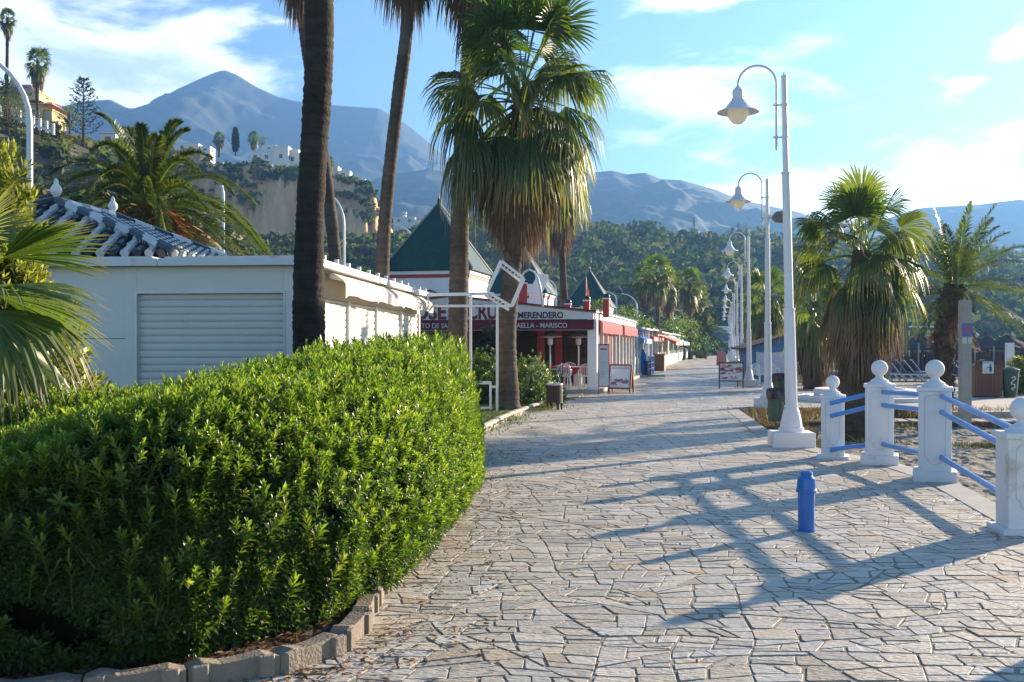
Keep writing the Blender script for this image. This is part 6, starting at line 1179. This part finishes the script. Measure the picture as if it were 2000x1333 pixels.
# roof clutter
for px, py, Y, l in ((1109, 585, 37.6, 'left'), (1146, 578, 37.0, 'middle'), (1184, 574, 36.2, 'right')):
    zt = zz(py, Y); t = thing('chimney', l+' red chimney pot with a black domed cap on the restaurant roof', 'chimney', (xx(px, Y), Y, 2.7), RZ, 'red chimneys on the restaurant roof')
    h = zt-2.7; b = MB(); b.box(-.11, .11, -.11, .11, -.1, h-.20); b.build('stack', REDP, t); b = MB(); b.box(-.13, .13, -.13, .13, h-.20, h-.15); b.build('cornice', TRIM, t); b = MB(); b.lathe([(.12, h-.15), (.135, h-.12), (.13, h-.06), (.08, h-.01), (.001, h)], n=14); b.build('cap', BLACK, t, smooth=True)
t = thing('flag', 'small orange flag hanging limp above the middle chimney pot', 'flag', (xx(1145, 38), 38, 3.0)); b = MB(); b.tube([(0, 0, 0), (0, 0, 1.15)], .012, 6); b.build('pole', METALW, t); b = MB(); b.add([(0, 0, 1.12), (.03, .02, 1.05), (.12, .05, .55), (.10, .03, .40), (.04, -.02, .42), (0, 0, .6), (.06, .06, .8)], [(0, 1, 6, 5), (6, 2, 3, 5), (5, 3, 4)]); b.build('cloth', mat('flag_orange', (0.75, 0.14, 0.03), .8, trans=.3, tcol=(1.2, 1, 1)), t)
t = thing('roof_duct', 'white curved ventilation hood above the restaurant roof', 'duct', P(1048, 600, 43)); o = P(1048, 600, 43); pl = [(1030, 556), (1030, 571), (1050, 574), (1060, 569), (1067, 557), (1070, 545), (1070, 537), (1046, 537), (1046, 545), (1040, 556)]
b = MB(); b.prism([tuple((P(a, c, 43)-o)[[0, 2]]) for a, c in pl], (-.3, .5), 1); b.build('hood', METALW, t, bevel=.01); b = MB(); b.box(-.3, .2, -.2, .4, -.9, .6); b.build('stand', WALLW, t)
t = thing('vent_box', 'red box on the restaurant roof left of the curved hood', 'vent', P(1021, 590, 41)); b = MB(); b.box(-.19, .17, -.2, .2, -.5, .72); b.build('casing', REDP, t); b = MB(); b.box(-.22, .2, -.22, .22, .72, .76); b.build('lid', METALW, t)
# ---------------------------------------------------------------- row of small shops beyond
def shop(label, s0, s1, h, wall, roofc, trim, dep=5, awn=None, side=None, gable=False, posts=0, door=True):
    t = thing('shop', label, 'shop', rl(0, s0, 0), RZ, 'small beach shops in a row on the left'); L = s1-s0
    b = MB(); b.box(-dep, -.9 if posts else 0, 0, L, 0, h, wall); b.build('wall', ATTR, t)
    b = MB()
    if gable: b.prism([(-dep-.3, h), (.35, h), (.35, h+.08), (-dep/2, h+.9), (-dep-.3, h+.08)], (-.3, L+.3), 1, roofc)
    else: b.prism([(-dep-.2, h+.25), (.3, h), (.3, h+.10), (-dep-.2, h+.35)], (-.2, L+.15), 1, roofc)
    b.build('roof', ATTR, t); x = -.9 if posts else 0
    k = 1.0; b = None; i = 0
    while k < L-1.4:
        b = MB(); b.box(x, x+.02, k, k+1.3, .75 if i % 3 else .05, 2.0, trim); f = b.build('window' if i % 3 else 'door', ATTR, t); b = MB(); b.box(x+.02, x+.025, k+.08, k+1.22, .85 if i % 3 else .9, 1.92, (0.03, 0.04, 0.05)); b.build('pane', GLASS, f); k += 2.1; i += 1
    for k in range(posts): y = .2+k*(L-.4)/max(1, posts-1); b = MB(); b.box(-.05, .05, y-.05, y+.05, 0, h, (0.62, .66, .7)); b.build('post', ATTR, t)
    if awn: 
        for y0, y1, c, zt in awn: b = MB(); b.add([(x, y0, zt), (x+1.2, y0, zt-.45), (x+1.2, y1, zt-.45), (x, y1, zt), (x+1.2, y0, zt-.7), (x+1.2, y1, zt-.7)], [(0, 1, 2, 3), (1, 4, 5, 2), (0, 1, 4)]); b.col = c; b.c = [np.tile(np.array(c, float), (6, 1))]; b.build('awning', ATTR, t)
    b = MB(); b.box(-dep+1.0, -dep+2.2, -.02, 0, .9, 1.9, (0.05, .06, .07)); b.build('end_window', ATTR, t); return t
shop('white and pale blue shop with a blue awning, first after the restaurant', 18, 26, 2.45, (0.36, 0.50, 0.70), (0.30, 0.31, 0.34), (0.30, 0.42, 0.55), posts=5, awn=[(1, 7.5, (0.10, 0.28, 0.60), 2.4)])
shop('pale shop with a dark red sloping canopy, second after the restaurant', 26.6, 35, 2.5, (0.55, 0.60, 0.66), (0.36, 0.33, 0.33), (0.25, 0.38, 0.6), posts=4, awn=[(.5, 8, (0.30, 0.03, 0.05), 2.55)])
shop('white shop with an orange and red awning, third of the row', 36, 50, 2.45, (0.56, 0.54, 0.50), (0.45, 0.42, 0.38), (0.45, 0.2, 0.12), awn=[(.5, 6, (0.55, 0.10, 0.06), 2.3), (7, 13, (0.60, 0.40, 0.28), 2.3)])
shop('long white shop with pale and blue awnings, fourth of the row', 51, 68, 2.5, (0.58, 0.60, 0.62), (0.46, 0.46, 0.46), (0.30, 0.45, 0.62), awn=[(1, 7, (0.60, 0.62, 0.64), 2.3), (9, 15, (0.15, 0.35, 0.62), 2.3)])
shop('blue and white hut with a brown tiled gable roof, fifth of the row', 70, 86, 2.5, (0.30, 0.45, 0.62), (0.20, 0.12, 0.09), (0.62, .66, .7), gable=True)
shop('small white and blue striped shop at the far end of the row', 90, 108, 2.3, (0.48, 0.58, 0.70), (0.22, 0.15, 0.12), (0.12, 0.28, 0.60), gable=True)
t = thing('railing', 'dark blue rail fence in front of the first shop', 'railing', rl(.55, 18.5, 0), RZ); b = MB()
for z in (.35, .65, 1.0): b.box(-.02, .02, 0, 4.5, z, z+.04)
b.build('bars', BLUEP, t); b = MB()
for k in range(5): b = MB(); b.box(-.025, .025, k*1.1, k*1.1+.05, 0, 1.04); b.build('upright', BLUEP, t)
t = thing('kayak', 'blue kayak standing upright against the first shop rail', 'kayak', (xx(1255, 55), 55, 0), .3); b = MB(); b.tube([(0, 0, 0), (.02, 0, .2), (.05, 0, .7), (.04, 0, 1.15), (0, 0, 1.4)], [.04, .15, .2, .14, .03], 10); b.build('hull', BLUECLOTH, t, smooth=True); b = MB(); b.lathe([(.08, 0), (.09, .01), (.001, .012)], n=12); o = b.build('cockpit', BLACK, t); o.location = (0.05, -.2, .7); o.rotation_euler = (R_(90), 0, 0)
t = thing('litter_bin', 'plain black waste bin at the foot of the blue kayak', 'litter bin', (xx(1264, 55), 55, 0)); b = MB(); b.box(-.16, .16, -.15, .15, 0, .72); b.build('body', BLACK, t, bevel=.02); b = MB(); b.box(-.18, .18, -.17, .17, .72, .78); b.build('lid', BLACK, t, bevel=.01)
slab('green_mat', [(xx(1268, 52.5), 52.0), (xx(1298, 52.5), 52.3), (xx(1296, 56), 55.6), (xx(1268, 56), 55.4)], -.005, .02, mat('mat_green', (0.02, 0.20, 0.05), .9))
t = thing('brown_counter', 'brown wooden counter outside the second shop', 'counter', rl(.45, 30, 0), RZ); b = MB(); b.box(-.3, .3, 0, 1.6, 0, 1.0); b.build('body', WOOD, t); b = MB(); b.box(-.36, .36, -.05, 1.65, 1.0, 1.05); b.build('top', WOOD, t)
# beach bar closing the view
t = thing('beach_bar', 'wide blue and grey building closing the end of the promenade', 'building', (xx(1375, 168), 168, 0), -.05)
b = MB(); b.box(0, 16, 0, 8, 0, 3.0); b.build('wall', mat('bar_grey', (0.30, 0.32, 0.35), .8, var=.2), t)
b = MB(); b.box(-.4, 16.4, -.8, 8, 2.2, 3.6); b.build('blue_fascia', mat('bar_blue', (0.05, 0.13, 0.42), .6, var=.15), t); b = MB(); b.box(2.0, 4.6, -1.0, 3, 3.61, 4.7); b.build('roof_unit', WALLW, t)
for k in range(6): b = MB(); b.box(.8+k*2.6, 2.6+k*2.6, -.03, 0, .8, 2.0); b.build('window', GLASS, t)
b = MB(); b.box(-.4, 16.4, -.85, -.8, 2.05, 2.2); b.build('white_rail', PLAINW, t)
# ---------------------------------------------------------------- tall roadside lights
def roadlight(label, base, top, reach, zhead, r=0.07, dirx=-1, name='road_light'):
    t = thing(name, label, 'street light', base, 0, 'tall road lights behind the shops'); b = MB(); th = np.linspace(0, math.pi*.46, 9)
    R = top*.0+max(1.0, (zhead-top)*1.1)
    pts = [(0, 0, 0), (0, 0, top*.6), (0, 0, top)]+[(dirx*reach*(1-math.cos(a))/(1-math.cos(th[-1])), 0, top+(zhead-top)*math.sin(a)/math.sin(th[-1])) for a in th[1:]]
    b.tube(pts, np.linspace(r*1.25, r*.55, len(pts)), 10); b.build('pole', METALW, t, smooth=True)
    b = MB(); e = pts[-1]; b.M = Matrix.Translation(e) @ Matrix.Scale(1, 4); b.lathe([(.001, .06), (.10, .04), (.14, -.02), (.12, -.06), (.001, -.07)], n=12); b.M = None; b.build('lantern', METALW, t, smooth=True); return t
roadlight('tall thick road light curving out of the left edge of the view', (xx(58, 38), 38, 0), zz(240, 38), 2.6, zz(95, 38), .10)
roadlight('thin pole standing between the date palm fronds and the cliff', (xx(436, 62), 62, 0), zz(382, 62), 0.12, zz(364, 62), .08)
roadlight('curved road light between the dark trunk and the leaning palm', (xx(672, 72), 72, 0), zz(440, 72), 1.3, zz(378, 72), .08)
roadlight('road light half hidden behind the left slope of the nearest tower', (xx(806, 110), 110, 0), zz(470, 110), 2.2, zz(438, 110), .09)
roadlight('road light beyond the thin distant palm', (xx(1086, 95), 95, 0), zz(566, 95), 1.7, zz(541, 95), .08)
roadlight('road light just right of the farthest green tower', (xx(1204, 108), 108, 0), zz(585, 108), 1.6, zz(568, 108), .08)
roadlight('road light clear of the towers, left of the far palm cluster', (xx(1244, 100), 100, 0), zz(600, 100), 1.4, zz(574, 100), .07)
roadlight('low road light among the trunks of the far palm cluster', (xx(1314, 130), 130, 0), zz(615, 130), .8, zz(598, 130), .08)
# ---------------------------------------------------------------- villas on the hills
VW = mat('villa_white', (0.72, 0.72, 0.71), .8, var=.04)
def villa(label, px, py, Y, blocks, col=None, roof=None, name='villa', tiles=(0.35, 0.16, 0.10)):
    # blocks: (x0,x1,y0,y1,z0,z1) in metres from the base point
    o = P(px, py, Y); t = thing(name, label, 'house', o); m = VW if col is None else mat('villa_'+col[0], col[1], .8, var=.06)
    for k, (x0, x1, y0, y1, z0, z1) in enumerate(blocks):
        b = MB(); b.box(x0, x1, y0, y1, z0-6*(z0 <= 0), z1); b.box(x0-.12, x1+.12, y0-.12, y1+.12, z1, z1+.22); b.build('wall', m, t)
        n = max(1, int((x1-x0)/2.4))
        for i in range(n):
            cx = x0+(i+.5)*(x1-x0)/n; f = MB(); f.box(cx-.55, cx+.55, y0-.05, y0-.0, z0+.9, min(z1-.4, z0+2.2)); w_ = f.build('window', PLAINW, t); g = MB(); g.box(cx-.47, cx+.47, y0-.06, y0-.05, z0+.98, min(z1-.48, z0+2.12)); g.build('pane', GLASS, w_)
        n = max(1, int((y1-y0)/3)); 
        for i in range(n): cy_ = y0+(i+.5)*(y1-y0)/n; g = MB(); g.box(x1, x1+.05, cy_-.5, cy_+.5, z0+.9, min(z1-.4, z0+2.2)); g.build('side_window', GLASS, t)
    if roof:
        for (x0, x1, y0, y1, z0, z1) in roof: b = MB(); cx, cy_ = (x0+x1)/2, (y0+y1)/2; b.add([(x0, y0, z0), (x1, y0, z0), (x1, y1, z0), (x0, y1, z0), (cx-(x1-x0)*.2, cy_, z1), (cx+(x1-x0)*.2, cy_, z1)], [(0, 1, 5, 4), (1, 2, 5), (2, 3, 4, 5), (3, 0, 4), (3, 2, 1, 0)]); b.build('roof', mat('roof_%d' % int(tiles[0]*100), tiles, .8, var=.2, scale=1), t)
    return t
def wallfence(label, pts, Y, n, name='balustrade', h=1.3):
    o = P(*pts[0], Y); t = thing(name, label, 'balustrade', o); b = MB(); f = MB()
    p = [P(a, c, Y)-o for a, c in pts]; d = [p[0]+(p[-1]-p[0])*0]; xs = np.linspace(pts[0][0], pts[-1][0], n); ys = np.interp(xs, [q[0] for q in pts], [q[1] for q in pts])
    q = [P(a, c, Y)-o for a, c in zip(xs, ys)]
    for k in range(n-1):
        for z in (.35*h, .65*h, .92*h): f.obox(q[k]+UP*z, q[k+1]+UP*z, .08, .09)
        f.obox(q[k], q[k+1], .25, .3)
    f.build('rails', VW, t)
    for k in range(n): b = MB(); b.box(q[k][0]-.16, q[k][0]+.16, -.16, .16, q[k][2]-.4, q[k][2]+h*1.02); b.build('pier', VW, t)
    return t
villa('yellow villa with pink tiled roofs on the left hilltop', 20, 236, 150, [(-4.1, 4.7, 0, 8, 0, 2.1), (-4.8, 2.4, 2, 9, 2.3, 4.2), (1.0, 3.9, .6, 6, 3.2, 4.3), (4.7, 5.9, .5, 5, 0, 1.6)], ('yellow', (0.62, 0.50, 0.26)), [(-5.8, 3.0, 1.2, 10, 4.4, 6.7), (.8, 6.3, -.5, 7.2, 2.3, 3.5)], tiles=(0.45, 0.23, 0.20))
wallfence('white balustrade running down the left hill under the yellow villa', [(-40, 205), (0, 222), (35, 232), (70, 246), (104, 258)], 134, 12, h=1.1)
villa('row of small white houses with red roofs showing left of the date palm', 196, 276, 175, [(0, 2.6, 0, 4, -1, 1.3), (1.8, 4.6, 1, 5, -1.2, .6)], None, [(-.2, 2.8, -.2, 4.2, 1.3, 2.0)])
villa('low white house behind the date palm fronds on the cliff top', 345, 300, 285, [(0, 6, 0, 6, 0, 2.6), (6.2, 9, 1, 6, 0, 2.0)], None)
villa('white cubic villa with a raised roof room on the cliff top', 500, 318, 280, [(-1.8, 7.5, 0, 8, 0, 3.0), (1.0, 5.0, 2, 8, 3.2, 5.0), (5.0, 9.0, -1, 6, 0, 4.2)], None)
villa('white villa with a small dome beside the dark trunk on the cliff', 560, 322, 282, [(0, 3.2, 0, 6, 0, 4.0), (3.0, 6.8, 1, 7, 0, 3.2)], None)
t = thing('dome', 'small white rooftop dome on the cliff top villa', 'dome', P(574, 302, 284)); b = MB(); th = np.linspace(0, math.pi/2, 7); b.lathe([(.9*math.cos(a)+.001, .9*math.sin(a)) for a in th]+[], (0, 0, .2), 16); b.build('shell', VW, t, smooth=True); b = MB(); b.lathe([(1.0, -.6), (1.0, .2), (.9, .22)], n=16); b.build('drum', VW, t)
villa('low white villa right of the dark trunk on the cliff edge', 632, 345, 272, [(0, 3.8, 0, 5, -.5, 2.6), (3.2, 6.8, 1, 5, -.8, 1.5)], None)
villa('small white terrace wall at the right tip of the cliff', 690, 355, 268, [(0, 1.2, 0, 2, -1, .7), (1.8, 3.0, 0, 2, -1.2, .5)], None)
wallfence('white balustrade along the cliff top terrace', [(436, 328), (470, 330), (505, 332), (545, 333)], 266, 9, h=1.5)
villa('white house with a red roof and two chimneys behind the nearest tower', 768, 440, 330, [(0, 7, 0, 8, 0, 2.4), (2.6, 4.0, 1, 3, 2.5, 4.2), (7, 11.5, 1, 8, -.6, 1.6)], None, [(2.5, 11.8, .8, 8.2, 1.9, 2.9)], tiles=(0.38, 0.2, 0.15))
villa('tiny white house on the wooded hill left of the pylon', 1226, 456, 392, [(0, 5.2, 0, 6, 0, 1.9)], None)
villa('white stepped villa on the wooded hill behind the third lamp', 1376, 488, 372, [(0, 5.4, 0, 7, 0, 2.6), (2.4, 4.2, 1, 5, 2.8, 3.8), (5.2, 11, 1, 7, -.6, 2.6)], None)
villa('pale house with a flat roof above the stepped villa', 1400, 476, 398, [(0, 8, 0, 6, 0, 2.4), (8.5, 13, 1, 6, -1, .8)], ('grey', (0.42, 0.45, 0.45)))
t = thing('canopy', 'bright green canopy on the hill between the lamps', 'canopy', P(1432, 476, 370)); b = MB(); b.prism([(0, 0), (4.5, 0), (4, .8), (1, 1.2)], (0, 3), 1); b.build('sheet', mat('canopy_green', (0.08, 0.42, 0.22), .6), t); b = MB(); b.box(.2, .4, .2, .4, -2, 0); b.box(4.0, 4.2, .2, .4, -2, 0); b.build('posts', VW, t)
def pylon(label, px, py0, py1, Y):
    o = P(px, py1, Y); h = (py1-py0)*Y/2000; t = thing('pylon', label, 'pylon', o); b = MB()
    for sx, sy in ((-1, -1), (1, -1), (1, 1), (-1, 1)): b.obox((sx*.8, sy*.8, -3), (sx*.12, sy*.12, h), .16, .16)
    for k in range(6):
        z0, z1 = h*k/6, h*(k+1)/6; w0, w1 = .8-.68*k/6, .8-.68*(k+1)/6; b.obox((-w0, -w0, z0), (w1, -w1, z1), .09, .09); b.obox((w0, -w0, z0), (-w1, -w1, z1), .09, .09)
    b.build('lattice', mat('pylon_steel', (0.12, 0.13, 0.14), .6), t); b = MB(); b.box(-1.6, 1.6, -.08, .08, h*.82, h*.82+.16); b.box(-1.1, 1.1, -.08, .08, h*.95, h*.95+.14); b.build('crossarm', mat('pylon_steel', (0, 0, 0)), t)
pylon('steel lattice pylon on the skyline of the wooded hill', 1355, 425, 466, 396); pylon('second smaller pylon right of the lattice one', 1442, 437, 468, 396)
# hilltop trees
def cypress(label, px, py0, py1, Y, r_):
    o = P(px, py1, Y); h = (py1-py0)*Y/2000; t = thing('cypress', label, 'tree', o); r = np.random.default_rng(4); b = MB(); n = 1500; z = r.random(n); q = r_*np.sin(np.pi*np.clip(z*.9+.08, 0, 1))**.5*(1-z*.35); a = r.random(n)*6.28; p = np.stack([q*np.cos(a), q*np.sin(a), z*h], 1)
    add_leaves(b, p, unit(UP+.4*r.normal(size=(n, 3))), unit(r.normal(size=(n, 3))), .5+.3*r.random(n), .25+.1*r.random(n), np.array([[0.02, 0.035, 0.015]])*(.7+.6*r.random((n, 1))), True); b.build('crown', FARLEAF, t); b = MB(); b.tube([(0, 0, -1), (0, 0, h*.9)], [.2, .05], 6); b.build('trunk', BARK, t)
cypress('single dark cypress between two palms on the cliff top', 460, 252, 298, 282, .95)
for px, py, pt, Y, s, lab in ((428, 300, 268, 283, 1.05, 'fan palm left of the cypress on the cliff top'), (495, 300, 268, 290, 1.05, 'fan palm right of the cypress on the cliff top'), (15, 250, 34, 138, 0.72, 'tallest thin fan palm at the top left corner of the view'), (74, 248, 118, 136, 1.1, 'fan palm with a full crown in front of the yellow villa'), (640, 345, 318, 268, 1.2, 'small palm poking out right of the dark trunk on the cliff')):
    b0 = P(px, py, Y); washingtonia(lab, [(b0[0], Y, b0[2]-1), (b0[0]-.1, Y, (b0[2]+zz(pt, Y))/2), (xx(px, Y), Y, zz(pt, Y))], .26 if py > 240 else .2, .2, px, R=1.05*s, Lp=.95*s, ngreen=40, ndead=22, nl=12, full=False, step=.4, ntr=8, hang=1.6)
date_palm('broad palm at the left edge beside the yellow villa', [P(16, 236, 133), P(14, 200, 133), P(16, 180, 133)], .5, .45, 88, L=2.7, nf=26, ll=.5, np_=18, w=.05, dead=0)
def norfolk():
    Y = 150; o = P(163, 280, Y); h = (280-148)*Y/2000; t = thing('norfolk_pine', 'tall tiered conifer with open whorled branches on the left skyline', 'tree', o); b = MB(); b.tube([(0, 0, -2), (0, 0, h*.97)], [.28, .05], 8); b.build('trunk', BARK, t, smooth=True); mb = MB(); r = np.random.default_rng(2)
    for k in range(15):
        z = h*(.14+.84*k/15); L = 3.0*(1-k/15.5)**.7*(.85+.25*r.random()); nb = 5
        for j in range(nb):
            a = j*2*math.pi/nb+k*.5+r.normal()*.12; d = np.array([math.cos(a), math.sin(a), .12]); u = np.linspace(0, 1, 7)[:, None]; p = np.array([0, 0, z])+d*L*u+UP*(.35*L*u**2.5); mb.tube(p, np.linspace(.035, .012, 7), 4, (0.05, .05, .035), cap=False)
            for q in range(3, 7):
                for s in range(5): e = p[q]+r.normal(size=3)*.15+d*.15; w_ = unit(np.cross(e-p[q], r.normal(size=3)))*.05; mb.add([p[q]-w_, p[q]+w_, e+w_+UP*.08, e-w_+UP*.08], [(0, 1, 2, 3)], np.array((0.035, .06, .03))*(.7+.6*r.random()))
    mb.build('branches', FARLEAF, t)
norfolk()
tree('light green round tree right of the yellow villa', P(135, 262, 146), 4.4, 2.2, 201, n=500, cols=((0.08, .11, .03), (0.12, .14, .04)))
tree('dark bushy tree on the left slope below the balustrade', P(15, 262, 120), 4.6, 3.0, 202, n=600, cols=((0.05, .07, .025), (0.07, .08, .03)), th=.2)
tree('round tree on the wooded hill skyline beside the second lamp', P(1458, 470, 388), 6.5, 3.6, 203, n=400)
tree('small dark tree beside the cliff top palms', P(514, 300, 286), 5.0, 2.0, 204, n=300)
# bird on a frond of the big palm
o = P(893, 147, 23.6); t = thing('bird', 'small dark bird perched on a frond of the shaggy fan palm', 'bird', o, 2.4); b = MB(); b.tube([(-.16, 0, -.04), (-.09, 0, 0.0), (-.02, 0, .035), (.04, 0, .06), (.075, 0, .095), (.10, 0, .11), (.125, 0, .108), (.15, 0, .10)], [.012, .03, .05, .045, .03, .028, .018, .003], 10); b.build('body', mat('bird_dark', (0.03, .03, .035), .7), t, smooth=True)
for s in (-.015, .015): b = MB(); b.tube([(.0, s, 0), (.01, s, -.05)], .004, 5); b.build('leg', BLACK, t)

# fallen leaves and grit on the paving by the bed
def fallen():
    r = np.random.default_rng(12); n = 900; s = r.random(n); k = np.array([(-1.6, 4.75), (-1.17, 4.95), (-0.85, 5.4), (-0.78, 6), (-0.5, 8), (-0.35, 11), (-0.4, 14), (-0.6, 17)]); x = np.interp(s, np.linspace(0, 1, 8), k[:, 0])+np.abs(r.normal(size=n))*0.35; y = np.interp(s, np.linspace(0, 1, 8), k[:, 1])+r.normal(size=n)*.1
    m = r.random(n) < 0.22; x[m] = r.uniform(-0.5, 4.2, m.sum()); y[m] = r.uniform(5, 16, m.sum())
    a = r.random(n)*6.28; d = unit(np.stack([np.cos(a), np.sin(a), r.normal(size=n)*.12], 1)); mb = MB(); add_leaves(mb, np.stack([x, y, 0.006+0.006*r.random(n)], 1), d, unit(UP+.35*r.normal(size=(n, 3))), .035+.02*r.random(n), .012+.006*r.random(n), np.array([[0.15, 0.09, 0.045]])*(.5+.9*r.random((n, 1))), False)
    tag(mb.build('leaf_litter', DLEAF), 'small brown leaves scattered over the paving beside the hedge', None, None, 'stuff')
fallen()
def haze():
    mb = MB(); mb.box(-1700, 860, -40, 2600, -1.8, 640)
    m = bpy.data.materials.new('haze_air'); m.use_nodes = True; t = m.node_tree; t.nodes.clear()
    out = t.nodes.new('ShaderNodeOutputMaterial'); v = t.nodes.new('ShaderNodeVolumePrincipled')
    v.inputs['Color'].default_value = (0.20, 0.46, 0.95, 1); v.inputs['Density'].default_value = 0.00037; v.inputs['Anisotropy'].default_value = 0.35
    t.links.new(v.outputs[0], out.inputs['Volume'])
    o = mb.build('haze', m); tag(o, 'pale blue haze filling the air towards the mountains', None, None, 'stuff')
haze()
